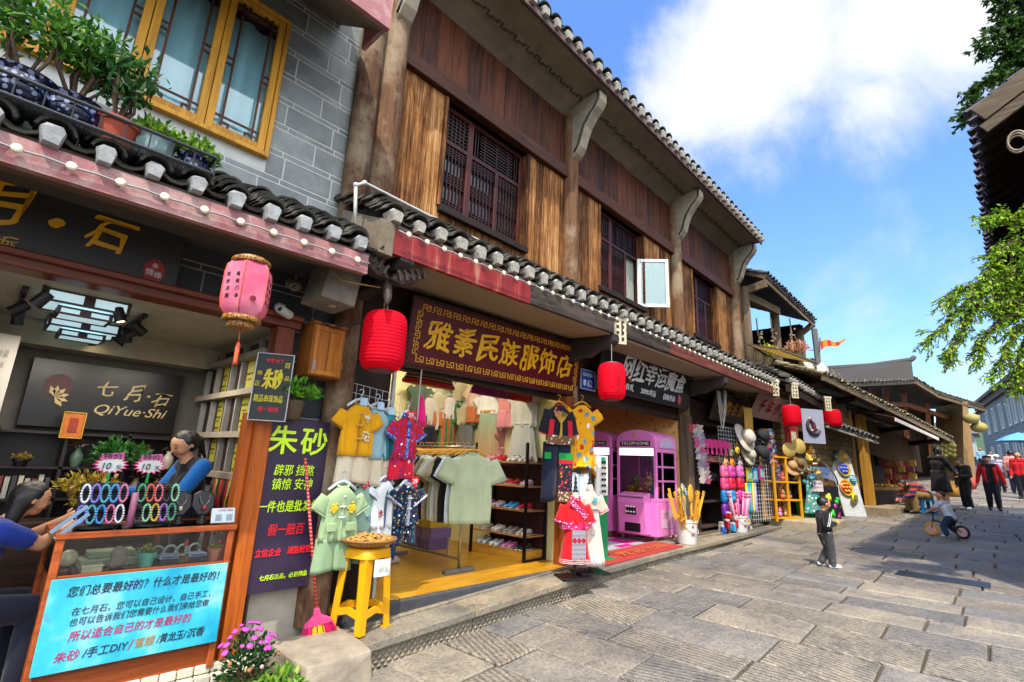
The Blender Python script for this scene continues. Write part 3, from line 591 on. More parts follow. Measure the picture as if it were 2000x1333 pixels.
def grey():
 HX = (-1.6, 1.30, 3.93, 5.33)
 b = M(); blocks(b, -1.6, 2.1, 3.3, 5.85, DY+.02, hole=HX); b.build('wall', BRK, GH, bevel=.002)
 b = M(); b.box(-1.6, 2.1, DY+.011, DY+.2, 3.3, HX[2]); b.box(HX[1], 2.1, DY+.011, DY+.2, HX[2], 6.2); b.box(-1.6, HX[1], DY+.011, DY+.2, HX[3], 6.2); b.build('mortar', MORTW, GH)
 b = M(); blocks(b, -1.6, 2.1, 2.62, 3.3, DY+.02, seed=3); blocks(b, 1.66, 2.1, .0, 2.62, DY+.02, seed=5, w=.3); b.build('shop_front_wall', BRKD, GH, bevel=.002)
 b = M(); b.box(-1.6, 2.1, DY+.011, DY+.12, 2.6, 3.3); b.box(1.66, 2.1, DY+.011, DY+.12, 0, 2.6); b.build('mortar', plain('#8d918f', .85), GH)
 b = M(); b.box(1.7, 2.18, DY-.045, DY+.0, .0, .52); b.jit(.006, 5); b.build('plinth', plain('#9a9488', .9, .25, 6, .5), GH)
 x1 = HX[1]; cw = .452; y = DY+.0
 fr = M(); fr.box(x1-.035, x1, y-.04, y+.05, HX[2], HX[3]); fr.box(-1.6, x1-.035, y-.04, y+.05, HX[3]-.035, HX[3]); fr.box(-1.6, x1-.035, y-.05, y+.05, HX[2], HX[2]+.04); wn = fr.build('window', WD_GOLD, GH, bevel=.004)
 zb, zt = HX[2]+.045, HX[3]-.04
 for k in range(6):
  xb = x1-.04-k*(cw+.006); xa = xb-cw; s = M(); l = M(); st = .055
  s.box(xa, xa+st, y-.03, y+.02, zb, zt); s.box(xb-st, xb, y-.03, y+.02, zb, zt); s.box(xa+st, xb-st, y-.028, y+.02, zt-st, zt); s.box(xa+st, xb-st, y-.028, y+.02, zb, zb+st)
  so_ = s.build('sash', WD_GOLD, wn, bevel=.004)
  t = .008; ya, yb = y-.022, y-.008
  def v(x, za, zb_): l.box(x-t, x+t, ya, yb, za, zb_)
  def h(z, xa_, xb_): l.box(xa_, xb_, ya+.001, yb-.001, z-t, z+t)
  ia, ib, ja, jb = xa+st, xb-st, zb+st, zt-st; m = .055
  v(ia+m, ja, jb); v(ib-m, ja, jb); h(ja+m*1.6, ia, ib); h(jb-m*1.6, ia, ib)
  for zz in ((ja+jb)/2-.03, (ja+jb)/2+.03):
   h(zz, ia, ia+m); h(zz, ib-m, ib)
  for zc, sg in ((jb, -1), (ja, 1)):
   for xc, sx in ((ia+m, 1), (ib-m, -1)):
    h(zc+sg*.04, xc, xc+sx*.05) if sx > 0 else h(zc+sg*.04, xc-.05, xc); l.box(xc+sx*.05-t, xc+sx*.05+t, ya, yb, min(zc, zc+sg*.045), max(zc, zc+sg*.045))
  l.build('lattice', wood('#2a1208', '#5b3018', .5, 'Z', 1, .5, bump=.1), so_)
 g = M(); g.box(-1.6, x1-.04, y+.024, y+.03, zb, zt); g.build('pane', glass((.85, .97, 1), .03, .12), wn)
 c = M(); n = 90; c.loops([[Vector((-1.6+(x1+1.55)*i/n, y+.065+.022*math.sin(i*1.05)+.012*math.sin(i*.37), z)) for i in range(n+1)] for z in (zb-.02, zb+.5, zt-.18, zt-.16)], 0, False, False)
 c.build('curtain', plain('#cfe4ea', .85, .1, 4, .1), wn, True)
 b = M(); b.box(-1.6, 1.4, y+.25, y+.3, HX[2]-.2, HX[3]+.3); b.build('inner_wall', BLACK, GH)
 b = M(); b.add([(-1.6, 3.36, 5.02), (1.76, 3.36, 5.06), (1.76, DY+.05, 5.72), (-1.6, DY+.05, 5.68), (-1.6, 3.36, 5.4), (1.76, 3.36, 5.44), (1.76, DY+.05, 6.1), (-1.6, DY+.05, 6.1)], [(0, 1, 2, 3), (4, 7, 6, 5), (0, 4, 5, 1), (3, 2, 6, 7), (0, 3, 7, 4), (1, 5, 6, 2)]); b.build('upper_soffit', plain('#6d6051', .9, .3, 3, .4), GH)
 b = M(); b.box(-1.6, 1.80, 3.30, 3.355, 5.07, 5.42); b.box(1.762, 1.80, 3.355, 3.7, 5.09, 5.6); b.build('upper_fascia', PINKF, GH)
 r = M(); p = []; tile_eave(r, p, -.75, 1.86, 3.26, 2.985, 3.065, DY, .42, pitch=.213, seed=21, r=.10, big=.9, dens=.062, near=9)
 lr = r.build('lower_roof', plain('#4b4843', .95, .45, 18, .7, isl=.5), GH); [q.build('mortar_plug', plain('#8f9294', .95, .3, 24, .9), lr) for q in p]
 b = M(); b.add([(-1.6, 3.3, 2.95), (1.86, 3.3, 3.02), (1.86, DY, 3.42), (-1.6, DY, 3.36), (-1.6, 3.3, 2.93), (1.86, 3.3, 2.99), (1.86, DY, 3.0), (-1.6, DY, 3.0)], [(0, 1, 2, 3), (4, 7, 6, 5), (0, 4, 5, 1), (3, 2, 6, 7), (0, 3, 7, 4), (1, 5, 6, 2)]); b.build('roof_deck', plain('#4a433b', .9), lr)
 b = M(); b.bar((-1.6, 3.30, 2.84), (1.84, 3.30, 2.92), .05, .15); b.build('fascia', PINKF, GH)
 b = M(); b.add([(-1.6, 3.33, 2.77), (1.84, 3.33, 2.845), (1.84, DY-.01, 3.12), (-1.6, DY-.01, 3.06), (-1.6, 3.33, 2.80), (1.84, 3.33, 2.87), (1.84, DY-.01, 3.15), (-1.6, DY-.01, 3.09)], [(0, 1, 2, 3), (4, 7, 6, 5), (0, 4, 5, 1), (3, 2, 6, 7), (0, 3, 7, 4), (1, 5, 6, 2)]); b.build('lower_soffit', plain('#6b5541', .85, .25, 4, .3), GH)
 b = M(); b.bar((.75, 4.05, 3.45), (2.05, 4.05, 3.49), .07, .05); b.build('flashing', plain('#8a8794', .6, .3, 9, .3), GH)
 b = M(); b.box(-1.6, 1.74, 4.04, 4.22, 2.50, 2.615); b.box(-1.6, 1.74, 4.0, 4.04, 2.56, 2.6); b.build('lintel', wood('#431a10', '#7d3b22', .4, 'X', 1, .5, bump=.12), GH, bevel=.008)
 b = M(); b.box(1.50, 1.62, 4.03, 4.2, .06, 1.80); b.box(1.45, 1.5, 4.08, 4.2, .06, 1.8); b.build('door_post', WD_ORANGE, GH, bevel=.004)
 b = M(); b.box(1.56, 1.70, 4.06, 4.2, 1.80, 2.5); b.build('door_post', wood('#431a10', '#7d3b22', .45, 'Z', 1, .5, bump=.12), GH, bevel=.004)
 b = M(); b.box(-1.6, 1.66, 5.98, 6.04, 0, 2.55); b.box(-1.64, -1.6, 4.2, 6.04, 0, 2.7); b.box(-1.6, -.0, 5.4, 5.46, 1.3, 2.5); b.build('back_wall', plain('#5d5a55', .85), GH)
 b = M(); b.box(1.66, 1.72, 4.22, 6.04, 0, 2.6); b.build('side_wall', plain('#8d8b86', .8), GH)
 b = M(); b.box(-1.6, 1.66, 4.22, 5.98, 2.5, 2.56); b.box(-1.6, 1.66, 5.7, 5.98, 2.3, 2.5); b.build('ceiling', plain('#b3ad98', .85), GH)
 b = M(); b.box(-1.6, 1.66, 4.06, 5.98, -.02, .085); struct(b.build('shop_floor', plain('#3f382f', .5)))
 t = M(); rnd = random.Random(4)
 for i in range(16):
  for j in range(2):
   x = .18+i*.098; zz = .005+j*.058; t.box(x+.003, x+.095, 3.985+.03*j+.0, 4.06, zz+.002, zz+.055)
 t.build('tiled_base', plain('#cfc9b4', .25, .12, 9, .05, isl=.15), GH, bevel=.008)
grey()
light_string(-.6, 1.84, 3.265, 2.868, 2.925, 12, 'white disc bulb string along the flaking pink fascia of the jewellery shop', .008)
def stone_block():
 b = M(); b.add([(1.80, 3.34, -.06), (2.31, 3.36, -.06), (2.34, 3.9, -.06), (1.83, 4.0, -.06), (1.82, 3.4, .18), (2.29, 3.38, .195), (2.33, 3.93, .205), (1.80, 4.02, .19)], [(3, 2, 1, 0), (4, 5, 6, 7), (0, 1, 5, 4), (1, 2, 6, 5), (2, 3, 7, 6), (3, 0, 4, 7)])
 bm = bmesh.new(); me = bpy.data.meshes.new('stone_block'); me.from_pydata(b.v, [], b.f); bm.from_mesh(me); bmesh.ops.bevel(bm, geom=bm.edges[:], offset=.035, segments=3, affect='EDGES', profile=.6); bmesh.ops.subdivide_edges(bm, edges=bm.edges[:], cuts=4, use_grid_fill=True)
 for v in bm.verts: v.co += noise.noise_vector(v.co*5)*.014+noise.noise_vector(v.co*19)*.005
 bm.to_mesh(me); bm.free(); me.materials.append(plain('#8b8172', .95, .4, 7, 1.0)); tag(link('stone_block', me), 'rough grey stone block step beside the pink chrysanthemum pot', 'stone block')
stone_block()
# ================================================================== THE STREET BEYOND
def frame(p0, p1, z=0):
 p0, p1 = Vector((*p0, 0)), Vector((*p1, 0)); u = (p1-p0).normalized(); n = Vector((-u.y, u.x, 0))
 m = Matrix((u, n, Vector((0, 0, 1)))).transposed().to_4x4(); m.translation = p0+Vector((0, 0, z)); return m, (p1-p0).length
def quad_slab(b, pts, t, m=0):
 """a slab from four points, thickness vector t"""
 p = [Vector(q) for q in pts]; t = Vector(t); b.add(p+[q+t for q in p], [(0, 1, 2, 3), (7, 6, 5, 4), (0, 4, 5, 1), (1, 5, 6, 2), (2, 6, 7, 3), (3, 7, 4, 0)], m)
def tile_field(b, o, du, dv, nu, nv, r=.09, seed=0):
 """rows of curved tiles over a roof plane; o: eave corner, du along eave, dv up the slope"""
 rnd = random.Random(seed); o, du, dv = Vector(o), Vector(du), Vector(dv); sd = du.normalized(); ax = dv.normalized(); up = sd.cross(ax); L = dv.length
 if up.z < 0: up = -up; sd = -sd
 for i in range(nu):
  for j in range(nv):
   for q in (0, 1):
    p = o+du*((i+.5*q+.25)/nu)+ax*(L*(j+rnd.uniform(-.1, .1))/nv)+up*(.03 if q else .045)
    v, f = arc(p, (ax+up*-.12).normalized(), up, sd, r*rnd.uniform(.92, 1.05), math.pi*(.1 if q else 1.15), math.pi*(.9 if q else 1.85), 4, .02, L/nv*1.25); b.add(v, f)
BRICK = brick('#a5703c', '#83502a', '#8d7a5a', .30, .105, 'XZ', .014, .8, var=.5);
RUBBLE = brick('#a58a5a', '#84683f', '#5d5240', .42, .14, 'XZ', .012, 1.0, var=.5)
BH = T('balcony_house', 'old dark timber house with a flower balcony, second from the timber house end', 'house')
def balcony_house():
 y = 4.5
 a, c = at(1524, 574, 3.7), at(1624, 656, 3.7); z = 6.35
 x0, x1 = 13.0, 18.0
 b = M();
 quad_slab(b, [(x0, 3.6, 6.38), (x1, 3.6, 6.30), (x1, 6.4, 7.6), (x0, 6.4, 7.7)], (0, 0, .07)); rf = b.build('roof', plain('#2b2723', .9), BH)
 r = M(); tile_field(r, (x0, 3.58, 6.44), (x1-x0, 0, -.08), (0, 2.8, 1.25), 22, 14, .09, 5); r.build('roof_tiles', TILE, rf)
 b = M(); b.bar((x0, 3.64, 6.31), (x1, 3.64, 6.23), .04, .1); b.bar((x0+.02, 3.6, 6.36), (x0+.02, 6.4, 7.66), .05, .09); b.build('fascia', WD_GREYX, BH)
 for px, py in ((13.05, 4.15), (17.6, 4.0), (15.4, 4.1)):
  b = M(); b.lathe([(.13, 3.3), (.12, 6.2)], (px, py, 0), 12); b.jit(.01, 3); b.build('post', WD_GREY, BH, True)
 b = M(); b.box(12.6, 12.95, 4.2, 4.26, 3.4, 6.3); b.build('plank_wall', WD_GREY, BH)
 b = M(); b.bar((13.0, 4.1, 5.95), (15.0, 3.9, 6.0), .14, .2); b.bar((13.05, 4.15, 6.1), (13.05, 3.6, 6.2), .1, .2); b.bar((17.6, 4.0, 5.9), (17.6, 3.6, 6.2), .1, .16); b.build('beam', WD_GREYX, BH)
 b = M(); boards(b, 12.7, 17.8, 5.6, 3.2, 6.8, .3, .04, 3); b.box(17.75, 17.85, 4.0, 5.6, 0, 6.3); b.box(12.45, 12.5, 4.3, 5.6, 0, 6.9); b.build('wall', WD_DARK, BH)
 b = M(); b.box(12.7, 17.8, 4.0, 5.6, 3.75, 3.85); b.build('balcony_floor', WD_GREYX, BH)
 b = M();
 for i in range(24): b.box(13.15+i*.18, 13.18+i*.18, 4.02, 4.05, 3.85, 4.6)
 b.box(13.1, 17.6, 4.0, 4.07, 4.6, 4.68); b.box(13.1, 17.6, 4.0, 4.07, 4.1, 4.14); b.build('railing', WD_GREY, BH)
 r = M(); p = []; tile_eave(r, p, 12.35, 16.3, 3.1, 3.62, 3.52, 4.2, .5, pitch=.24, seed=31); lr = r.build('lower_roof', TILE2, BH); [q.build('mortar_plug', PLUG, lr) for q in p]
 b = M(); quad_slab(b, [(12.35, 3.15, 3.55), (16.3, 3.15, 3.45), (16.3, 4.3, 3.95), (12.35, 4.3, 4.05)], (0, 0, .03)); b.build('roof_deck', plain('#3b352f', .9), lr)
 b = M(); b.bar((12.35, 3.16, 3.42), (16.3, 3.16, 3.32), .05, .16); b.build('fascia', WD_DKX, BH)
 b = M(); boards(b, 12.5, 14.2, 4.35, .0, 3.4, .25, .05, 8); b.box(12.5, 18.0, 5.2, 5.25, 0, 3.8); b.build('shop_wall', WD_DARK, BH)
 b = M(); b.box(12.5, 16.2, 4.1, 4.3, 2.95, 3.4); b.build('lintel', WD_DKX, BH)
balcony_house()
BS = T('brick_shop', 'low brick and timber house with a long sagging tiled roof and maroon awning', 'house')
def brick_shop():
 m1, L1 = frame((13.9, 3.78), (17.3, 2.9), zg(15)-.1)
 b = M(); d0, d1 = .0, 1.55
 b.box(0, .15, 0, .2, 0, 3.3); b.box(1.25, 1.6, 0.01, .2, 0, 2.6); b.box(.15, 1.6, 0, .2, 2.25, 3.3); b.box(1.6, L1, 0, .22, 1.15, 3.4)
 o = b.move(m1).build('wall', RUBBLE, BS)
 b = M(); b.box(1.6, L1+.02, -.012, .2, 0, 1.15); b.jit(.012, 4); b.move(m1); b.build('lower_wall', BRICK, BS)
 b = M(); b.box(.15, 1.25, .1, .15, 0, 2.25)
 for i in range(5): b.box(.25+i*.2, .27+i*.2, .07, .1, .3, 2.0)
 b.box(.2, 1.2, .065, .09, 1.15, 1.2); b.move(m1); b.build('door', plain('#1d1714', .6), BS)
 b = M(); b.box(1.24, 1.34, -.03, .1, 0, 2.4); b.move(m1); b.build('door_post', wood('#7a5010', '#a9731d', .6, 'Z'), BS)
 b = M(); tile_field(b, (1.3, -.55, 2.42), (2.6, 0, -.25), (0, .55, .3), 11, 4, .09, 2); b.move(m1); pr = b.build('pent_roof', TILE2, BS)
 b = M(); b.bar((1.25, -.5, 2.38), (3.95, -.5, 2.12), .06, .05); b.move(m1); b.build('gutter', GREYM, pr)
 m2, L2 = frame((17.3, 2.9), (22.4, 2.35), zg(19)-.15)
 b = M(); b.box(.0, .5, .3, .4, 0, 3); b.box(1.5, L2+4, 1.0, 1.1, 0, 3.2); b.box(1.45, 1.55, .3, 1.1, 0, 3.2); b.move(m2); b.build('inner_wall', WD_DARK, BS)
 b = M(); b.box(.02, .16, -.05, .1, 0, 2.9); b.box(1.0, 1.2, -.02, .1, 0, 2.9); b.box(1.35, 1.5, -.05, .1, 0, 2.9); b.move(m2); b.build('door_post', wood('#7a5010', '#b98a2e', .6, 'Z'), BS)
 b = M(); b.box(.5, 1.0, .25, .32, 0, 2.6); b.move(m2); b.build('yellow_panel', plain('#a8882e', .7, .2), BS)
 b = M(); b.box(0, L2, -.03, .15, 2.9, 3.15); b.move(m2); b.build('lintel', WD_DKX, BS)
 b = M(); quad_slab(b, [(.9, -.9, 2.75), (L2+.6, -1.0, 2.5), (L2+.6, .1, 2.95), (.9, .1, 3.05)], (0, 0, .03)); b.move(m2); aw = b.build('awning', plain('#3c1418', .6), BS)
 b = M(); b.bar((.9, -.92, 2.70), (L2+.6, -1.02, 2.45), .03, .10); b.move(m2); b.build('valance', plain('#c9c9c6', .5), aw)
 pts = [dep(1606, 735, 12.6), dep(1690, 776, 14.3), dep(1770, 815, 16.5), dep(1862, 862, 19.2)]
 back = [p+Vector((.8, 2.6, 1.05)) for p in pts]
 b = M(); n = len(pts)
 for i in range(n-1): quad_slab(b, [pts[i], pts[i+1], back[i+1], back[i]], (0, 0, .06))
 rf = b.build('roof', plain('#2e2a25', .9), BS)
 b = M()
 for i in range(n-1): tile_field(b, pts[i]+Vector((0, 0, .05)), pts[i+1]-pts[i], (back[i]-pts[i]), round((pts[i+1]-pts[i]).length/.23), 12, .095, i)
 b.build('roof_tiles', plain('#7d7357', .9, .35, 12, .5, isl=.4), rf)
 b = M()
 for i in range(n-1): b.bar(pts[i]-Vector((0, 0, .06)), pts[i+1]-Vector((0, 0, .06)), .06, .10)
 b.build('fascia', WD_GREYX, BS)
 b = M()
 for q in (.1, .8, 1.5, 2.2, 2.8):
  k = int(q); p = pts[k].lerp(pts[k+1], q-k); w = p+Vector((.5, 1.3, -.25)); b.tube([p+Vector((.05, .1, -.13)), w], .09, 8); b.tube([w+Vector((0, 0, .3)), w+Vector((0, 0, -1.2))], .09, 8)
 b.build('rafter', WD_DKX, BS, True)
 b = M();
 for q in range(3): quad_slab(b, [pts[q]+Vector((.5, 1.1, -1.2)), pts[q+1]+Vector((.5, 1.1, -1.2)), pts[q+1]+Vector((.5, 1.1, -.05)), pts[q]+Vector((.5, 1.1, -.05))], (0.02, .06, 0))
 b.build('upper_wall', wood('#1d140c', '#4a3420', .9, 'Z', .8, .5), BS)
brick_shop()
b = M(); m2, _ = frame((17.1, 2.9), (22.4, 2.35), zg(18)-.1); b.box(-.1, .9, -.75, .0, 0, .28); b.box(.95, 3.0, -.7, .0, 0, .25); b.move(m2).jit(.03, 2); tag(b.build('door_step', plain('#8a7a62', .95, .35, 6, .8), bevel=.02), 'rough worn stone doorstep at the foot of the yellow door posts', 'step')
b = M(); b.box(12.35, 13.9, 2.6, 3.75, .2, .60); b.jit(.02, 2); tag(b.build('stone_step', plain('#9a8f78', .95, .3, 5, .7), bevel=.025), 'pale concrete step beside the yellow toy shelf and teal dress', 'step')
EH = T('end_house', 'tall old timber house at the bend with a tiled ridge and buttress wall', 'house')
def end_house():
 rid0, rid1 = dep(1598, 722, 20), dep(1780, 703, 25.5); e0, e1 = dep(1612, 752, 17.5), dep(1785, 745, 22.5)
 b = M(); quad_slab(b, [e0, e1, rid1, rid0], (0, 0, -.12)); rf = b.build('roof', plain('#2e2a25', .9), EH)
 b = M(); tile_field(b, e0, e1-e0, rid0-e0, 22, 11, .16, 3); b.build('roof_tiles', plain('#5b544a', .9, .35, 12, .5, isl=.8), rf)
 b = M(); b.tube([rid0, rid0.lerp(rid1, .5)-Vector((0, 0, .08)), rid1, rid1+Vector((.2, -.1, .15))], .12, 8); b.build('ridge', TILE, rf, True)
 a, c = dep(1705, 748, 21.5), dep(1785, 742, 23); d_, f = dep(1922, 798, 27), dep(1830, 770, 24)
 far = dep(1918, 835, 27.5)
 b = M(); bk = Vector((3, 3.5, .4)); quad_slab(b, [c, f, f+bk, c+bk], (0, 0, .1)); quad_slab(b, [f, d_, d_+bk, f+bk], (0, 0, .1)); r2 = b.build('side_roof', plain('#37302a', .9), EH)
 b = M(); tile_field(b, c+Vector((0, 0, .1)), f-c, bk*.5, 14, 6, .1, 7); tile_field(b, f+Vector((0, 0, .1)), d_-f, bk*.5, 22, 6, .1, 8); b.build('roof_tiles', plain('#6b624d', .9, .35, 12, .5, isl=.4), r2)
 b = M(); dn = Vector((0, 0, -.12)); b.bar(c+dn, f+dn, .1, .12); b.bar(f+dn, d_+dn, .1, .12); b.bar(d_+dn, d_+dn+Vector((1.5, 2.2, -.9)), .3, .1); b.build('eave_board', WD_GREYX, EH)
 b = M(); g0, g1 = dep(1715, 760, 21.8), dep(1895, 960, 27)
 off = Vector((.7, 1.3, 0))
 P = lambda px, py, t: dep(px, py, t)+off*.4
 for (pa, pb) in (((1730, 755, 22), (1737, 850, 22)), ((1755, 755, 22.8), (1760, 860, 22.8)), ((1790, 765, 23.5), (1797, 870, 23.5)), ((1835, 785, 24.5), (1845, 890, 24.5)), ((1725, 785, 22), (1800, 790, 23.6)), ((1735, 815, 22.2), (1800, 818, 23.6)), ((1798, 790, 23.6), (1885, 818, 26))): b.bar(P(*pa), P(*pb), .2, .2)
 b.build('timber_frame', wood('#3a1d12', '#6d4028', .8, 'Z'), EH)
 b = M(); q = [dep(1712, 752, 22.3)+off, dep(1884, 800, 26.5)+off, dep(1890, 980, 27)+off, dep(1716, 985, 22.6)+off]; quad_slab(b, q, (.1, .25, 0)); b.build('wall', wood('#150e09', '#3f2c1c', .9, 'Z', .8, .5), EH)
 b = M(); w0, w1 = dep(1880, 790, 25), dep(1908, 965, 25); quad_slab(b, [dep(1880, 785, 25.4), dep(1890, 785, 25.8), dep(1912, 978, 25.6), dep(1884, 985, 25)], (2.2, 1.2, 0)); b.build('corner_wall', plain('#94754c', .95, .35, 3, .8), EH)
 b = M()
 for px, py in ((1897, 818), (1912, 835)): b.ball(dep(px, py, 24.6), (.33, .33, .26), 12, 7)
 b.build('straw_lantern', plain('#8f8548', .8, .4, 20), EH, True)
end_house()
FG = T('grey_building', 'far pale grey masonry building with rows of white framed tall windows', 'building')
def far_grey():
 m, L = frame((36, -3.35), (63, .35), 1.5)
 gm = brick('#777d80', '#6b7276', '#8a8f90', .9, .3, 'XZ', .02, .2)
 b = M(); b.box(0, L, -9, 0, -1, 6.9); b.move(m); b.build('wall', plain('#85847d', .85, .15, .8, .1), FG)
 b = M(); b.box(-.4, L+.3, -9.5, .5, 6.9, 7.15); b.box(-.4, L+.2, .02, .25, 6.5, 6.9); b.move(m); b.build('roof', plain('#6d5a52', .8), FG)
 for s in (7.2, 9.4, 11.2, 13.0, 14.8, 17.5, 20.5, 23.5):
  for (za, zb) in ((4.3, 5.9), (1.3, 3.3)):
   if s > 16 and za < 2: za, zb = 1.6, 3.0
   fr = M(); w = .42
   for a_, b_, c_, d_ in ((s-w, s-w+.14, za, zb), (s+w-.14, s+w, za, zb), (s-w, s+w, za-.18, za), (s-w, s+w, zb, zb+.14)): fr.box(a_, b_, -.02, .09, c_, d_)
   fr.move(m); wo = fr.build('window', WHITE, FG); p = M(); p.box(s-w+.14, s+w-.14, -.02, .03, za, zb); p.move(m); p.build('pane', plain('#41525c', .15), wo)
far_grey()
WB = T('white_cottage', 'small pale building closing the end of the street', 'building')
b = M(); b.box(66, 71, 1.0, 9, 2.5, 6.2); b.build('wall', plain('#b9bfc0', .85), WB)
b = M(); b.box(65.6, 71.4, .6, 9.4, 6.2, 6.5); b.build('roof', plain('#8b9092', .8), WB)
for y in (1.7, 3.0, 4.3):
 b = M(); b.box(65.93, 66.0, y, y+.8, 4.6, 5.6); w = b.build('window', WHITE, WB); b = M(); b.box(65.9, 65.95, y+.14, y+.66, 4.72, 5.48); b.build('pane', plain('#4d5b60', .2), w)
def hills():
 b = M(); n = 60; rnd = random.Random(2); L = []
 for k in range(7):
  L.append([(110+k*22, -95+190*i/n, -4+(15+k*3.2)*math.sin(min(1, (k+.15)/3)*1.57)*(.7+.35*noise.noise(Vector((i*.11, k*.6, 3)))+.10*noise.noise(Vector((i*.7, k*2, 1))))) for i in range(n+1)])
 b.loops(L, 0, False, False); o = struct(b.build('hills', plain('#35502c', .95, .4, .25, .5), smooth=True))
hills()
RH = T('eave_house', 'dark old house across the street, its tiled eave overhanging against the sky', 'house')
def eave_house():
 p0 = atz(1910, 222, 6.0); p1 = Vector((20, -.70, 6.0)); u = (p1-p0); ul = u.normalized(); n = Vector((ul.y, -ul.x, 0))   # n points away from the street
 if n.y > 0: n = -n
 up = Vector((0, 0, 1)); sl_ = n*3.4+up*2.0
 b = M(); quad_slab(b, [p0, p1, p1+sl_, p0+sl_], (0, 0, .08)); rf = b.build('roof', WD_DKX, RH)
 r = M(); tile_field(r, p0+up*.08-n*.05, u, sl_, 48, 16, .1, 9); r.build('roof_tiles', plain('#4a4652', .9, .3, 12, .5, isl=.4), rf)
 b = M(); e = p0-ul*.04; b.bar(e+n*.0-up*.05, e+sl_-up*.05, .06, .22); b.bar(e+n*.02-up*.26, e+sl_-up*.26, .04, .12); b.build('verge_board', wood('#2b241e', '#6a5c4a', .85, 'Y', 1, .5), RH)
 b = M();
 for i in range(34):
  q = p0+u*((i+.5)/34); b.bar(q-n*.02-up*.06, q+n*1.5+up*.76, .07, .09)
 b.build('rafter', WD_DARK, RH)
 b = M(); w0 = p0+n*.85+ul*.3; w1 = p1+n*.85; quad_slab(b, [w0-up*5.9, w1-up*5.3, w1+up*.4, w0+up*.4], n*.2); b.build('wall', wood('#191013', '#4a2f2c', .75, 'Z', .8, .5), RH)
 for i in range(7):
  q = w0.lerp(w1, i/6)-n*.06; b = M(); b.tube([q-up*5.8, q+up*.4], .1, 10); b.build('post', WD_DARK, RH, True)
 b = M(); b.bar(w0-n*.05-up*.9, w1-n*.05-up*.9, .12, .25); b.bar(w0-n*.05-up*2.6, w1-n*.05-up*2.6, .12, .22); b.build('beam', wood('#2a1416', '#5a3030', .7, 'X'), RH)
 b = M(); c = p0+n*.28-up*.5; b.tube([c+n*(.08*math.cos(i*.4))+up*(.12*math.sin(i*.4))+ul*(.004*i) for i in range(40)], .012, 6); tag(b.build('cable_coil', plain('#8a7a68', .6), None, True), 'pale cable coiled under the verge of the dark eave house', 'cable')
eave_house()
def spray_tree(name, label, trunk, limbs, m1, wood_m, size, per, seed, spread=.3, rad=(.05, .02)):
 random.seed(seed); t = T(name, label, 'tree'); b = M()
 b.tube(trunk, [rad[0]*2.2*(1-.5*i/len(trunk)) for i in range(len(trunk))], 10)
 f = M(); tw = M()
 for L in limbs:
  L = [Vector(p) for p in L]; n = len(L)
  P = []
  for i in range(n-1):
   for q in range(6): P.append(L[i].lerp(L[i+1], q/6)+rv()*.012)
  P.append(L[-1]); b.tube(P, [rad[0]*(1-i/len(P))+.006 for i in range(len(P))], 6)
  for i, p in enumerate(P):
   if i < 3: continue
   for k in range(per):
    d = (P[min(i+1, len(P)-1)]-P[i-1]).normalized(); s = (d*.8+rv()*.9+Vector((0, 0, -.25))).normalized(); l = spread*random.uniform(.4, 1.2); e = p+s*l; mid = p.lerp(e, .5)+Vector((0, 0, .03)); tw.tube([p, mid, e], .004, 4)
    for q in range(int(9*l/.3)+4):
     a = random.random(); pt = p.lerp(e, a)+rv()*.02; leaf(f, pt, (s*.5+rv()+Vector((0, 0, -.15))), size*random.uniform(.7, 1.3), size*.5)
 b.build('trunk', wood_m, t, True); tw.build('twig', wood_m, t); f.build('crown', m1, t); return t
LF1 = leafmat('#4f8210', '#86b41a', '#b4cc34'); LF2 = leafmat('#1d3d14', '#33591c', '#5b7a2a'); LF3 = leafmat('#24521c', '#3b7a22', '#6aa23a')
BARK = wood('#2c2119', '#5a4a3a', .9, 'Z', 2, .5)
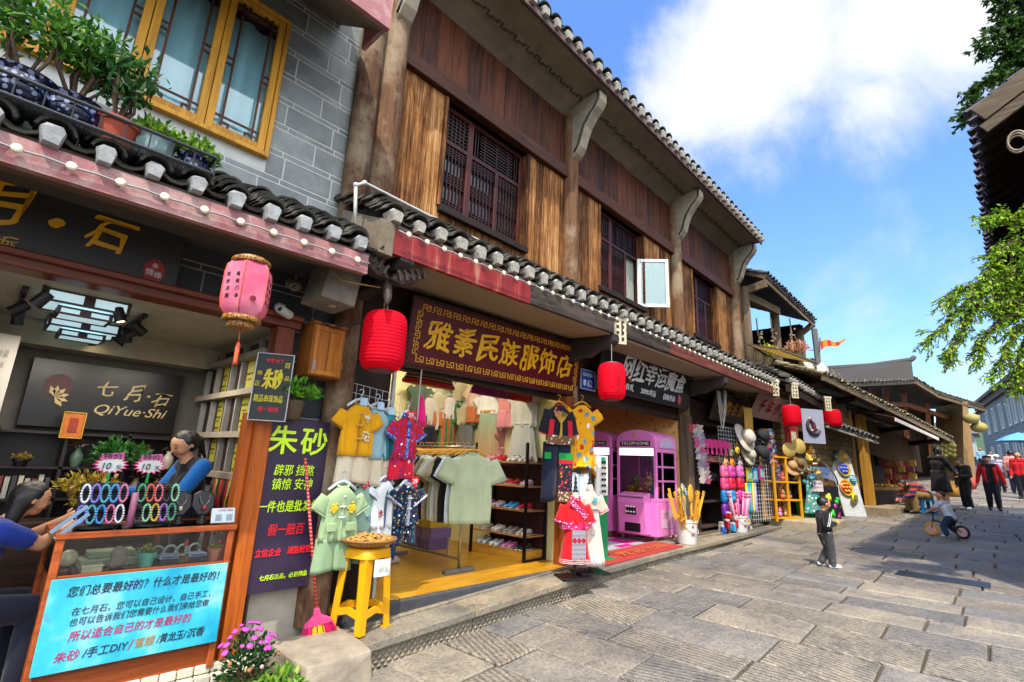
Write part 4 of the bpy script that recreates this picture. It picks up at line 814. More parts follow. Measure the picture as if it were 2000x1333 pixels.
def trees():
 D = lambda px, py, t=6.0: dep(px, py, t)
 base = Vector((7.6, -1.25, zg(7)-.1))
 trunk = [base, base+Vector((.0, -.02, 1.6)), D(2075, 600), D(2055, 480)]
 limbs = [[D(2060, 520), D(1985, 470), D(1940, 500), D(1915, 560)], [D(2060, 560), D(1975, 540), D(1915, 570), D(1862, 615), D(1815, 668)], [D(2060, 580), D(1970, 590), D(1900, 600), D(1868, 672), D(1850, 700)],
             [D(2060, 590), D(1990, 560), D(1935, 555), D(1880, 560), D(1850, 590)], [D(2060, 600), D(1960, 620), D(1920, 660), D(1910, 705)], [D(2060, 610), D(1985, 640), D(1965, 690), D(1935, 735)], [D(2060, 530), D(2000, 440), D(1975, 425), D(1930, 428)],
             [D(2060, 570), D(2000, 530), D(1965, 560), D(1950, 610)], [D(2060, 500), D(2010, 500), D(1985, 540), D(1955, 520)], [D(2070, 630), D(2010, 650), D(1988, 710), D(1985, 760)], [D(2060, 520), D(1990, 520), D(1930, 560), D(1885, 640)]]
 spray_tree('street_tree', 'bright green tree reaching its drooping sprays into the street from the right edge'.replace(' from the right edge', ' below the dark eave'), trunk, limbs, LF1, BARK, .055, 4, 5, .22, (.035, .012))
 D2 = lambda px, py, t=15.5: dep(px, py, t)
 base = dep(2120, 900, 17); base.z = zg(base.x)
 trunk = [base, D2(2110, 500), D2(2060, 200), D2(2030, 60)]
 limbs = [[D2(2045, 100), D2(2000, 60), D2(1965, 30), D2(1945, 0)], [D2(2045, 120), D2(1995, 110), D2(1955, 95), D2(1925, 90)], [D2(2050, 150), D2(1990, 150), D2(1945, 150), D2(1905, 172), D2(1888, 225)], [D2(2050, 170), D2(1985, 180), D2(1940, 190), D2(1900, 215)],
             [D2(2040, 60), D2(2000, 20), D2(1985, -40)], [D2(2045, 90), D2(2005, 90), D2(1975, 60), D2(1950, 55)], [D2(2050, 130), D2(2010, 130), D2(1985, 110), D2(1960, 130)], [D2(2040, 40), D2(1985, -10), D2(1950, -40)], [D2(2050, 150), D2(2015, 170), D2(1985, 185), D2(1960, 200)]]
 spray_tree('roof_tree', 'dark green tree growing up behind the ridge of the eave house', trunk, limbs, LF2, BARK, .17, 3, 9, .5, (.09, .03))
trees()
# ================================================================== SIGNS
EX, EZv, EY = Vector((1, 0, 0)), Vector((0, 0, 1)), Vector((0, 1, 0))
def board_thing(name, label, cat, c, u, v, w, h, mat, t=.02, group=None, fw=0, fmat=None, pname='panel'):
 """flat board; c: centre of its face, u right, v up; returns thing, face origin"""
 c, u, v = Vector(c), Vector(u).normalized(), Vector(v).normalized(); n = u.cross(v)
 th = T(name, label, cat, group); b = M(); b.obox(c-n*t/2, u*w/2, v*h/2, n*t/2); b.build(pname, mat, th, bevel=.003)
 if fw:
  f = M()
  for s in (-1, 1):
   f.obox(c+u*s*(w/2+fw/2)+n*(.004-t/2), u*fw/2, v*(h/2+fw), n*(t/2+.006)); f.obox(c+v*s*(h/2+fw/2)+n*(.004-t/2), u*w/2, v*fw/2, n*(t/2+.006))
  f.build('frame', fmat, th, bevel=.003)
 return th, c, u, v
GOLDT = plain('#dca414', .4, .06, 20, .05); SIGNB = plain('#1d1c1e', .45, .25, 3, .04)
GREEN_Y = plain('#c8f020', .5, .05); REDT = plain('#e8202c', .5, .05); YEL = plain('#d6a410', .5, .08); WHT = plain('#c8ccd0', .5, .05); PURP = plain('#2a1a38', .5, .12, 3, .03); INK = plain('#1a1d26', .5, .05)
v = Vector((0, -.10, 1)).normalized(); th, c, u, v = board_thing('shop_sign', 'large black shop board with yellow brushed characters and a red seal', 'shop sign', (-.28, 4.08, 2.815), EX, v, 2.22, .46, SIGNB, .03)
letter([('七', -.55, .04, None, .24, .022, .25, 0), ('月', .17, .05, None, .27, .022, .25, 0), ('·', .42, .03, .05, .05, .03, 0, 0), ('石', .69, .03, None, .21, .022, .25, 0), ('珠宝 · 文玩', .10, -.17, None, .07, .02, .2, 0)], GOLDT, th, c, u, v, brush=1)
b = M(); b.lathe([(1, 0), (1, .006)], (0, 0, 0), 24); mm = Matrix((u*.062, v*.085, u.cross(v))).transposed().to_4x4(); mm.translation = c+u*.965+v*(-.125)+u.cross(v)*.001; b.move(mm); sl_ = b.build('red_seal', plain('#9c1018', .5), th)
letter([('朱', .965, -.085, None, .035, .02, 0, 0), ('情', .94, -.135, None, .045, .02, 0, 0), ('缘', .99, -.145, None, .045, .02, 0, 0)], WHT, th, c+u.cross(v)*.006, u, v, depth=.002)
b = M(); b.obox(c+v*.235+Vector((0, .0, 0)), u*1.12, v*.006, u.cross(v)*.02); b.build('top_rail', GREYM, th)
th, c, u, v = board_thing('purple_board', 'tall dark purple notice board with lime and red writing on the shop pier', 'notice board', (1.855, 4.06, 1.14), EX, (-.0, .0, 1), .515, 1.27, PURP, .02)
letter([('朱', -.12, .47, None, .215, .02, 0, 0), ('砂', .13, .47, None, .215, .02, 0, 0), ('辟邪 挡煞', 0, .24, .32, .085, .004, .1, 0), ('镇惊 安神', 0, .135, .32, .085, .004, .1, 0), ('一件也是批发价', 0, -.03, .475, .085, .012, .1, 0), ('假一赔百', 0, -.2, .28, .085, .01, .1, 1), ('立信企业', -.115, -.36, .19, .055, .006, .1, 1), ('诚信经营', .125, -.355, .19, .055, .006, .1, 1), ('七月石出品，必是精品', .03, -.535, .36, .038, .006, .1, 0)], [GREEN_Y, REDT], th, c, u, v)
u = Vector((.86, -.5, .0)).normalized(); th, c, u, v = board_thing('hanging_board', 'small black board with yellow and red writing clipped above the orange post', 'notice board', (1.53, 3.93, 1.99), u, EZv, .25, .50, BLACK, .012, fw=.006, fmat=WHT)
letter([('朱砂', 0, .06, .13, .15, .035, .15, 0), ('精品串珠饰品', -.01, -.09, .2, .055, .012, .1, 0), ('百', .09, .17, None, .04, .01, 0, 0), ('饰', -.095, .1, None, .035, .01, 0, 0), ('正', -.1, .02, None, .035, .01, 0, 0), ('品', .1, .07, None, .035, .01, 0, 0), ('假一赔百', 0, -.17, .14, .035, .006, 0, 1), ('特价', 0, .2, .12, .03, .006, 0, 1)], [plain('#c8b810', .5, .05), REDT], th, c, u, v)
BLUEB = NB('blue_print'); f = BLUEB.noise(BLUEB.vec(), 3.2, 5, .6); g = BLUEB.noise(BLUEB.vec(loc=(4, 2, 1)), 7, 4, .6)
BLUEB.col(BLUEB.mix(BLUEB.ramp(g, [(.62, (0, 0, 0)), (.72, (1, 1, 1))]), BLUEB.ramp(f, [(.32, lin('#1591b4')), (.55, lin('#38b3cf')), (.75, lin('#97c9dd'))]), lin('#4f80c4'))); BLUEB.rough(.35)
th, c, u, v = board_thing('blue_banner', 'turquoise printed panel with black and red writing on the showcase front', 'banner', (.985, 3.985, .505), EX, (0, .03, 1), .93, .49, BLUEB.mat, .012)
letter([('您们总要最好的？什么才是最好的！', 0.017, 0.174, 0.800, 0.056, .004, .15, 0), ('在七月石，您可以自己设计，自己手工，', 0.017, 0.065, 0.722, 0.044, .002, .15, 0), ('也可以告诉我们您需要什么我们来给您做', 0.017, 0.010, 0.722, 0.043, .002, .15, 0), ('所以适合自己的才是最好的', -0.025, -0.065, 0.619, 0.053, .004, .15, 1), ('朱砂', -0.323, -0.165, 0.112, 0.053, .006, .15, 1), ('/手工DIY', -0.145, -0.165, 0.215, 0.053, .006, .15, 0), ('/', -0.025, -0.165, 0.026, 0.053, .006, .15, 1), ('蜜蜡', 0.047, -0.161, 0.103, 0.053, .006, .15, 2), ('/黄龙玉/', 0.191, -0.161, 0.163, 0.053, .006, .15, 0), ('沉香', 0.327, -0.161, 0.103, 0.053, .006, .15, 0)], [INK, plain('#a81a50', .5), plain('#a8812a', .5)], th, c, u, v, depth=.001)
MAR = wood('#3d0a10', '#541018', .4, 'X', .6, .5, bump=.06)
u = Vector((2.82, -.0, .06)).normalized(); v = Vector((0, -.14, 1)); v = (v-u*v.dot(u)).normalized()
th, c, u, v = board_thing('shop_sign', 'long maroon shop board with gold key-pattern border and seven gold characters', 'shop sign', (4.19, 4.0, 2.755), u, v, 2.82, .66, MAR, .04, fw=.03, fmat=wood('#1a0c0a', '#30160f', .5, 'X'))
cs = '雅素民族服饰店'
letter([(ch, -1.06+i*.355, -.0, None, .30, .022, .12, 0) for i, ch in enumerate(cs)], GOLDT, th, c, u, v, brush=1)
def key_border(c, u, v, w, h, nx, ny, mat, th):
 b = M(); n = u.cross(v); t = .0075; s = .028
 def seg(p, q, uu, vv, o):
  a = o+uu*p[0]*s+vv*p[1]*s; e = o+uu*q[0]*s+vv*q[1]*s; d = (e-a); L = d.length; d.normalize(); b.obox((a+e)/2+n*.004, d*(L/2+t/2), n.cross(d)*t/2, n*.003)
 pat = [((-1.6, -1), (-1.6, 1)), ((-1.6, 1), (0, 1)), ((0, 1), (0, -.1)), ((0, -.1), (-.9, -.1)), ((-1.6, -1), (-2.0, -1)), ((.0, 1), (.0, -1)), ((0, -1), (1.6, -1)), ((1.6, -1), (1.6, .95)), ((1.6, .95), (.75, .95)), ((.75, .95), (.75, 0))]
 for i in range(nx):
  x = -w/2+w*(i+.5)/nx
  for sy in (-1, 1):
   for p, q in pat: seg(p, q, u, v*sy, c+u*x+v*sy*(h/2))
 for i in range(ny):
  y = -h/2+h*(i+.5)/ny
  for sx in (-1, 1):
   for p, q in pat: seg(p, q, v, u*sx, c+v*y*.86+u*sx*(w/2+.005))
 b.build('key_pattern', mat, th)
key_border(c, u, v, 2.64, .52, 20, 4, plain('#e0a820', .5), th)
u = Vector((2.85, 0, .0)).normalized(); v = Vector((0, -.22, 1)).normalized()
th, c, u, v = board_thing('shop_sign', 'black shop board with silver brushed characters over the pink claw machines', 'shop sign', (7.55, 3.95, 2.93), u, v, 3.0, .62, plain('#17181b', .4), .03, fw=.02, fmat=plain('#2c2a2a', .5))
SILV = plain('#dfe4ea', .4, .05)
letter([(ch, -.75+i*.36, .08+.0*i, None, .33, .018, .2, 0) for i, ch in enumerate('网红幸运魔盒')]+[('100%有礼', -.75, -.2, .5, .105, .012, 0, 0), ('200%幸运', -.02, -.2, .5, .1, .012, 0, 0), ('自助开启', .72, -.2, .42, .1, .012, 0, 0)], SILV, th, c, u, v, brush=.8)
b = M(); b.lathe([(.0, 0), (.075, .004), (.08, .01), (.0, .012)], c+u*1.12-v*.2+u.cross(v)*.0, 16, 0, u.cross(v)); b.ball(c+u*1.09-v*.14+u.cross(v)*.005, (.04, .01, .05)); b.build('rose_emblem', plain('#c9566a', .5), th, True)
v = Vector((0, -.35, 1)).normalized(); th, c, u, v = board_thing('shop_sign', 'small black shop board with orange characters hanging over the trinket shop', 'shop sign', (11.05, 3.95, 2.83), EX, v, 1.75, .56, plain('#1c1713', .5), .03, fw=.02, fmat=wood('#2a1a12', '#5a4030', .6, 'X'))
letter([(ch, -.5+i*.36, 0, None, .28, .02, .2, 0) for i, ch in enumerate('水韵名珠')], plain('#cf8a1c', .5), th, c, u, v, brush=1)
b = M();
for k in range(3): b.tube([Vector((9.75+.06*k+.36*i/14, 3.72, 3.05-(.75-.12*k)*math.sin(math.pi*i/14)+.06*i/14)) for i in range(15)], .012, 6)
tag(b.build('hanging_cable', plain('#a8a49a', .6), None, True), 'pale slack cable loop hanging in front of the orange lettered board', 'cable')
v = Vector((0, -.5, 1)).normalized(); th, c, u, v = board_thing('shop_sign', 'faded pink board with dark red brush characters behind the red lantern', 'shop sign', dep(1552, 795, 10.9)+Vector((.25, .5, 0)), Vector((1, -.1, 0)), v, 1.9, .56, plain('#8f6f66', .7, .3, 4), .03)
letter([(ch, -.6+i*.4, 0, None, .28, .018, .3, 0) for i, ch in enumerate('千年伤药')], plain('#5a1418', .6), th, c, u, v, brush=1.2)
th, c, u, v = board_thing('house_number', 'small blue house number plate with white characters and number 62', 'number plate', (5.98, 4.12, 2.72), EX, EZv, .34, .27, plain('#1a3fa0', .35, .05), .01, fw=.008, fmat=WHT)
letter([('塘溪西路', 0, .075, .26, .055, .004, 0, 0), ('62', .05, -.045, .13, .10, .012, 0, 0)], WHT, th, c, u, v, depth=.001)
b = M(); b.obox(c+u*-.08+v*-.045+u.cross(v)*.002, u*.03, v*.04, u.cross(v)*.002); b.build('plate_mark', plain('#c8d0e0', .5), th)
# ================================================================== LANTERNS
REDF2 = NB('red_lantern_cloth'); _c = lin('#e00a2c'); REDF2.col(REDF2.ramp(REDF2.noise(REDF2.vec(), 5, 3), [(.3, sh(_c, .85)), (.7, _c)])); REDF2.rough(.75); REDF2.b.inputs['Specular IOR Level'].default_value = .15
_w = REDF2.N.new('ShaderNodeTexWave'); _w.bands_direction = 'Z'; _w.inputs['Scale'].default_value = 11; REDF2.L.new(REDF2.vec(), _w.inputs['Vector']); REDF2.bump(_w.outputs['Fac'], .35, .008)
_t = REDF2.N.new('ShaderNodeBsdfTranslucent'); _t.inputs[0].default_value = (1, .03, .06, 1); _ms = REDF2.N.new('ShaderNodeMixShader'); _ms.inputs[0].default_value = .45; REDF2.L.new(REDF2.b.outputs[0], _ms.inputs[1]); REDF2.L.new(_t.outputs[0], _ms.inputs[2]); REDF2.L.new(_ms.outputs[0], REDF2.N['Material Output'].inputs[0]); REDF2 = REDF2.mat
def red_lantern(c, r, h, label, cord, marks=False):
 t = T('red_lantern', label, 'lantern', 'red barrel lanterns under the eaves', Vector(c)-Vector((0, 0, h/2)))
 pr = [(r*.55, 0), (r*.72, .004), (r*.86, h*.05), (r*.96, h*.13), (r, h*.22), (r, h*.5), (r, h*.78), (r*.96, h*.87), (r*.86, h*.95), (r*.72, h-.004), (r*.5, h)]
 b = M(); b.lathe(pr, (0, 0, 0), 32, cap=False); o = b.build('shade', REDF2, t, True)
 b = M(); b.lathe([(r*.56, -.012), (r*.58, -.012), (r*.58, .012), (r*.5, .012)], (0, 0, 0), 24); b.build('rim', plain('#5a0a10', .6), t)
 b = M(); b.lathe([(r*.52, h-.008), (r*.52, h+.008), (.01, h+.012)], (0, 0, 0), 20); b.tube([(0, 0, h), (0, 0, h+cord)], .005, 6); b.build('cord', plain('#8a8078', .6), t)
 return t
red_lantern((2.20, 3.52, 2.43), .178, .48, 'big plain red barrel lantern hanging beside the maroon shop board', .25)
t_ = red_lantern((5.22, 3.25, 2.52), .165, .44, 'red barrel lantern with dark side writing before the silver lettered board', .24)
letter([(ch, -.12+.02*0, .12-.08*i, None, .065, .01, 0, 0) for i, ch in enumerate('大吉大利')]+[(ch, .135, .1-.08*i, None, .055, .01, 0, 0) for i, ch in enumerate('吉祥')], plain('#7a0a10', .6), t_, Vector((0, -.172, .22)), EX, EZv, depth=.001)
def lan(px, py, t, r, h, lab, cord): red_lantern(dep(px, py, t), r, h, lab, cord)
lan(1546, 812, 11.3, .19, .45, 'third red lantern, in front of the faded pink shop board', .35); lan(1626, 817, 13.0, .20, .42, 'last red lantern along the street, hanging against the rubble brick wall', .3)
def pink_lantern():
 c = dep(482, 568, 3.05); t = T('pink_lantern', 'faded pink six-sided lantern with black script and an orange tassel', 'lantern', None, c-Vector((0, 0, .17))); R6 = .135
 PK = NB('pink_paper'); _q = PK.noise(PK.vec(), 4, 5); PK.col(PK.ramp(_q, [(.35, lin('#d0567a')), (.6, lin('#e58aa6')), (.8, lin('#eeb0c0'))])); PK.rough(.8)
 tr = PK.N.new('ShaderNodeBsdfTranslucent'); tr.inputs[0].default_value = (.9, .3, .4, 1); ms = PK.N.new('ShaderNodeMixShader'); ms.inputs[0].default_value = .35; PK.L.new(PK.b.outputs[0], ms.inputs[1]); PK.L.new(tr.outputs[0], ms.inputs[2]); PK.L.new(ms.outputs[0], PK.N['Material Output'].inputs[0])
 b = M(); prof = [(.095, .0), (.125, .035), (R6, .085), (R6, .25), (.128, .30), (.10, .335)]
 b.lathe(prof, (0, 0, 0), 6, cap=False); sh_ = b.build('shade', PK.mat, t, True, auto=30)
 rb = M()
 for j in range(6): rb.tube([(r*math.cos(2*math.pi*j/6)*1.0, r*math.sin(2*math.pi*j/6)*1.0, z) for r, z in prof], .004, 6)
 rb.build('rib', plain('#b8402a', .5), t)
 g = M()
 for r, z0, z1 in ((.105, -.03, .0), (.075, -.065, -.03), (.11, .335, .36), (.085, .36, .375)): g.lathe([(r*.97, z0), (r, z0+.004), (r, z1-.004), (r*.97, z1)], (0, 0, 0), 24)
 BR = NB('brocade_band'); ch = BR.N.new('ShaderNodeTexChecker'); ch.inputs['Scale'].default_value = 70; ch.inputs[1].default_value = (*lin('#a8762c'), 1); ch.inputs[2].default_value = (*lin('#5a3414'), 1); BR.L.new(BR.vec(rot=(.5, .6, .7)), ch.inputs[0]); BR.col(ch.outputs[0])
 g.build('band', BR.mat, t, True, auto=40)
 ts = M(); ts.tube([(0, 0, -.065), (.005, 0, -.15)], .004, 6); ts.lathe([(.006, 0), (.014, -.02), (.011, -.11), (.016, -.135)], (.005, 0, -.15), 10); ts.tube([(0, 0, .375), (.05, .3, .42)], .004, 5); ts.build('tassel', plain('#c9502a', .7), t, True)
 for k in (3, 4, 5):
  a0, a1 = 2*math.pi*k/6, 2*math.pi*(k+1)/6; p0 = Vector((math.cos(a0), math.sin(a0), 0))*R6; p1 = Vector((math.cos(a1), math.sin(a1), 0))*R6; uu = (p1-p0).normalized()
  if k == 4: continue
  letter([(ch, (-.035 if q == 0 else .03)+.004*i, .07-.045*i, None, .024, .006, 0, 0) for q in (0, 1) for i, ch in enumerate('福临门春' if q else '花好月圆')], INK, t, (p0+p1)/2+Vector((0, 0, .165)), uu, EZv, depth=.001)
 h = M(); a = 2*math.pi*4.5/6; h.lathe([(0, 0), (.018, .001), (.018, .003), (0, .004)], Vector((math.cos(a)*.128, math.sin(a)*.128, .095)), 10, 0, (math.cos(a), math.sin(a), 0)); h.build('torn_hole', plain('#6a0818', .8), t)
pink_lantern()
# ================================================================== FITTINGS ON THE FACADE
t = T('meter_box', 'orange-brown wooden meter cabinet with a panelled door under the grey speaker box', 'cabinet')
x0, x1, z0, z1 = 1.80, 2.08, 2.13, 2.56; b = M(); b.box(x0, x1, 3.94, 4.2, z0, z1); b.box(x0-.012, x1+.012, 3.925, 4.2, z1, z1+.02); b.build('case', wood('#6b3a12', '#a8682a', .5, 'Z', 1, .5, bump=.15), t, bevel=.004)
d = M(); f = .04; ya, yb = 3.922, 3.94; d.box(x0+.01, x0+.01+f, ya, yb, z0+.01, z1-.01); d.box(x1-.01-f, x1-.01, ya, yb, z0+.01, z1-.01); d.box(x0+.01+f, x1-.01-f, ya, yb, z0+.01, z0+.01+f); d.box(x0+.01+f, x1-.01-f, ya, yb, z1-.01-f, z1-.01); d.box(x0+.05, (x0+x1)/2-.002, ya+.008, yb, z0+.05, z1-.05); d.box((x0+x1)/2+.002, x1-.05, ya+.008, yb, z0+.05, z1-.05); dd = d.build('door', wood('#7a4212', '#bd7a30', .5, 'Z', 1, .5, bump=.15), t, bevel=.003)
h = M(); h.box(x0+.015, x0+.04, 3.913, 3.922, z0+.04, z0+.12); h.box(x0+.02, x0+.03, 3.905, 3.915, z0+.06, z0+.09); h.box(x1-.012, x1+.0, 3.918, 3.925, z0+.3, z0+.36); h.box(x1-.012, x1, 3.918, 3.925, z0+.08, z0+.14); h.build('latch', STEEL, dd)
t = T('speaker_box', 'weathered grey concrete box bracket under the end of the pink fascia', 'bracket box')
c = at(652, 560, 3.72); b = M(); b.prism([(-.16, -.15), (.13, -.17), (.17, .14), (-.10, .18)], c+Vector((0, -.14, 0)), EX, EZv, (0, .36, 0)); b.jit(.004, 9); b.build('body', plain('#7b746a', .9, .3, 7, .5), t, bevel=.015)
b = M(); b.lathe([(.0, -.002), (.028, -.002), (.03, -.01), (.024, -.014)], c+Vector((.01, -.0, -.155)), 14); b.build('round_plate', plain('#b8aa92', .6), t)
def camera_(name, label, c, d, mat):
 t = T(name, label, 'camera', 'security cameras on the shop front'); c, d = Vector(c), Vector(d).normalized(); b = M()
 b.lathe([(.03, -.07), (.036, -.065), (.036, .06), (.03, .07), (.026, .062)], c, 16, 0, d); b.build('body', mat, t, True, auto=40)
 b = M(); b.lathe([(.0, .058), (.02, .058), (.017, .066), (.0, .07)], c, 14, 0, d); b.build('lens', plain('#15171a', .1), t, True)
 b = M(); b.tube([c+Vector((0, .02, .03)), c+Vector((.02, .08, .07)), c+Vector((.03, .2, .07))], .014, 8); b.lathe([(.045, 0), (.05, .01), (.04, .02)], c+Vector((.03, .19, .07)), 12, 0, (0, -1, 0)); b.build('mount', mat, t, True)
camera_('bullet_camera', 'dusty brown bullet camera in the dark under the fascia', at(578, 560, 3.85), (-.5, -.75, -.35), plain('#6b6252', .5, .2, 14))
camera_('white_camera', 'small white camera on the lintel corner beside the wooden meter cabinet', at(556, 610, 3.95), (-.8, -.5, .1), plain('#b8bcb8', .4, .1))
b = M(); p = [at(690, 570, 4.1), at(675, 640, 4.08), at(664, 690, 4.08), at(655, 705, 4.05), at(640, 718, 4.05), at(622, 724, 4.06)]; b.tube(p, .023, 10); b.lathe([(.03, -.02), (.03, .02)], p[2], 10); tag(b.build('downpipe', plain('#7f8280', .5, .2, 10), None, True), 'grey plastic drainpipe bending away beside the meter cabinet', 'pipe')
b = M();
for k in range(4):
 z = 3.42+.03*k; b.tube([Vector((.7+1.35*i/16, 4.0-.02*k, z+.03*i/16-.05*math.sin(math.pi*i/16)*(1+.3*k))) for i in range(17)]+[Vector((2.1, 3.85, 3.52-.02*k)), Vector((2.16+.01*k, 3.7, 3.55))], .011 if k else .016, 6)
tag(b.build('cable_bundle', plain('#2c2d30', .6, .3), None, True), 'bundle of black cables lying behind the roof tiles', 'cables')
b = M(); p = [at(693, 445, 3.55), at(695, 362, 3.55), at(712, 358, 3.6), at(850, 428, 3.9), Vector((5.3, 4.05, 3.98)), Vector((8.8, 4.08, 3.98)), Vector((12.2, 4.1, 3.98))]; b.tube(p, .016, 8)
for q in p[:4]: b.ball(q, .024, 8, 5)
tag(b.build('conduit', plain('#b8b9b4', .5, .15), None, True), 'white conduit pipe rising at the roof junction and running along the timber wall', 'pipe')
b = M(); b.tube([at(600, 545, 3.95), at(612, 620, 3.95), at(650, 640, 3.9), at(700, 632, 3.8), at(735, 620, 3.7)], .009, 6); tag(b.build('loose_cable', plain('#1c1c1e', .6), None, True), 'black loose cable sagging below the grey bracket box', 'cable')
b = M(); b.tube([at(640, 520, 3.6), at(668, 548, 3.5), at(700, 555, 3.5), at(742, 562, 3.5), at(752, 556, 3.5)], .006, 6); b.tube([at(752, 556, 3.5), at(750, 610, 3.5)], .004, 6); tag(b.build('string', plain('#a88a40', .7), None, True), 'yellowish string tying the red lantern to the roof corner', 'string')
t = T('carved_beast', 'dark carved wooden winged beast bracket at the roof corner', 'carving')
b = M(); c = at(757, 560, 3.45); b.ball(c+Vector((0, .1, .05)), (.06, .12, .07), 12, 8); b.tube([c+Vector((0, .1, .06)), c+Vector((-.02, -.02, .0)), c+Vector((-.05, -.1, -.13)), c+Vector((-.08, -.14, -.2))], [.05, .04, .035, .015], 8); b.jit(.012, 16); b.build('body', plain('#2a1d18', .7, .4, 20, .8), t, True)
for s, pts in ((-1, [(700, 478), (725, 490), (752, 520), (760, 545), (735, 535), (715, 512)]), (1, [(765, 545), (780, 528), (812, 530), (835, 540), (815, 552), (785, 556)])):
 b = M(); q = [at(px, py, 3.36) for px, py in pts]; cc = sum(q, Vector())/len(q); n = len(q); b.add(q+[p+Vector((0, .09, 0)) for p in q]+[cc+Vector((0, -.03, 0))], [(i, (i+1) % n, 2*n) for i in range(n)]+[(i, (i+1) % n, n+(i+1) % n, n+i) for i in range(n)]+[tuple(range(n, 2*n))])
 for k in range(5): a = q[0].lerp(q[3], .15+.17*k)+Vector((0, -.025, .03)); b.tube([a+Vector((-.02*s, 0, .03)), a, a+Vector((.02*s, 0, -.05))], .014, 6)
 b.build('wing', plain('#3a2c26', .75, .4, 20, .9), t)
IVY = leafmat('#2f6a12', '#5aa01c', '#8cc23a')
def plant(t, c, rx, rz, n, size, mat, seed, stems=0, sm=None, drop=0, squash=1.0, name='foliage'):
 random.seed(seed); b = M(); s = M(); c = Vector(c)
 for i in range(n):
  v = rv(); v.normalize(); rr = random.random()**.45; p = c+Vector((v.x*rx*rr, v.y*rx*rr*squash, abs(v.z)*rz*rr if not drop else v.z*rz*rr)); leaf(b, p, (v+rv()*.7+Vector((0, 0, .3-drop))), size*random.uniform(.6, 1.3), size*.6)
  if stems and i % max(1, n//stems) == 0: s.tube([c+Vector((v.x*.02, v.y*.02, -.03)), c.lerp(p, .5)+Vector((0, 0, .02)), p], .004, 4)
 if stems: s.build('stem', sm or BARK, t)
 return b.build(name, mat, t)
t = T('wall_pot', 'brown hanging pot of bright green ivy on the brick pier', 'potted plant'); c = at(572, 790, 4.0)
b = M(); b.lathe([(.04, -.12), (.06, -.11), (.085, .0), (.092, .02), (.085, .03), (.075, .02)], c, 16); b.build('pot', plain('#5b4a3a', .8), t, True)
plant(t, c+Vector((0, -.02, .05)), .19, .15, 260, .055, IVY, 3, 10);
def rack():
 t = T('plant_rack', 'long black wire rack holding flower pots over the jewellery shop tiles', 'rack'); y0, y1 = 3.22, 3.55; z0, z1 = 3.1, 3.21; x0, x1 = -1.2, .72
 b = M()
 for z in (z0, z1):
  for y in (y0, y1): b.tube([(x0, y, z), (x1, y, z+.02)], .010, 6)
  b.tube([(x1, y0, z+.02), (x1, y1, z+.02)], .010, 6)
 for i in range(18):
  x = x1-.11*i; b.tube([(x, y0, z0), (x, y0, z1)], .004, 5)
 b.build('frame', plain('#23262b', .5), t)
 m = M()
 for i in range(26): m.tube([(x0, y0+.013*i, z0+.006), (x1, y0+.013*i, z0+.026)], .0022, 4)
 for i in range(16): m.tube([(x1-.12*i, y0, z0+.02), (x1-.12*i, y1, z0+.02)], .0025, 4)
 m.build('wire_mesh', plain('#2a2c30', .5), t)
 l = M()
 for x in (x1-.03, x1-.7, x1-1.4): l.tube([(x, y1-.03, z0), (x, y1+.3, z0-.05)], .012, 6); l.tube([(x, y0+.1, z0), (x, y0+.12, z0-.07)], .012, 6)
 l.build('bracket', plain('#23262b', .5), t)
rack()
BLUEPOT = NB('blue_glaze'); _d = BLUEPOT.vor(BLUEPOT.vec(), 30); _r = BLUEPOT.noise(BLUEPOT.vec(), 60, 2); BLUEPOT.col(BLUEPOT.mix(BLUEPOT.mth('LESS_THAN', BLUEPOT.mth('ADD', _d, BLUEPOT.mth('MULTIPLY', _r, .25)), .46), lin('#0b1430'), lin('#8a93b8'))); BLUEPOT.rough(.12); BLUEPOT = BLUEPOT.mat
GLASSPOT = plain('#7f9a9c', .15, .3, 14, .4); TERRA = plain('#a5472c', .7, .15, 6, .2)
AZ1 = leafmat('#1f4a10', '#3f7a18', '#6a9a28'); AZ2 = leafmat('#2f5a12', '#5a8a1c', '#8aa83a'); DKL = leafmat('#143a1a', '#2a5a24', '#3f7a30')
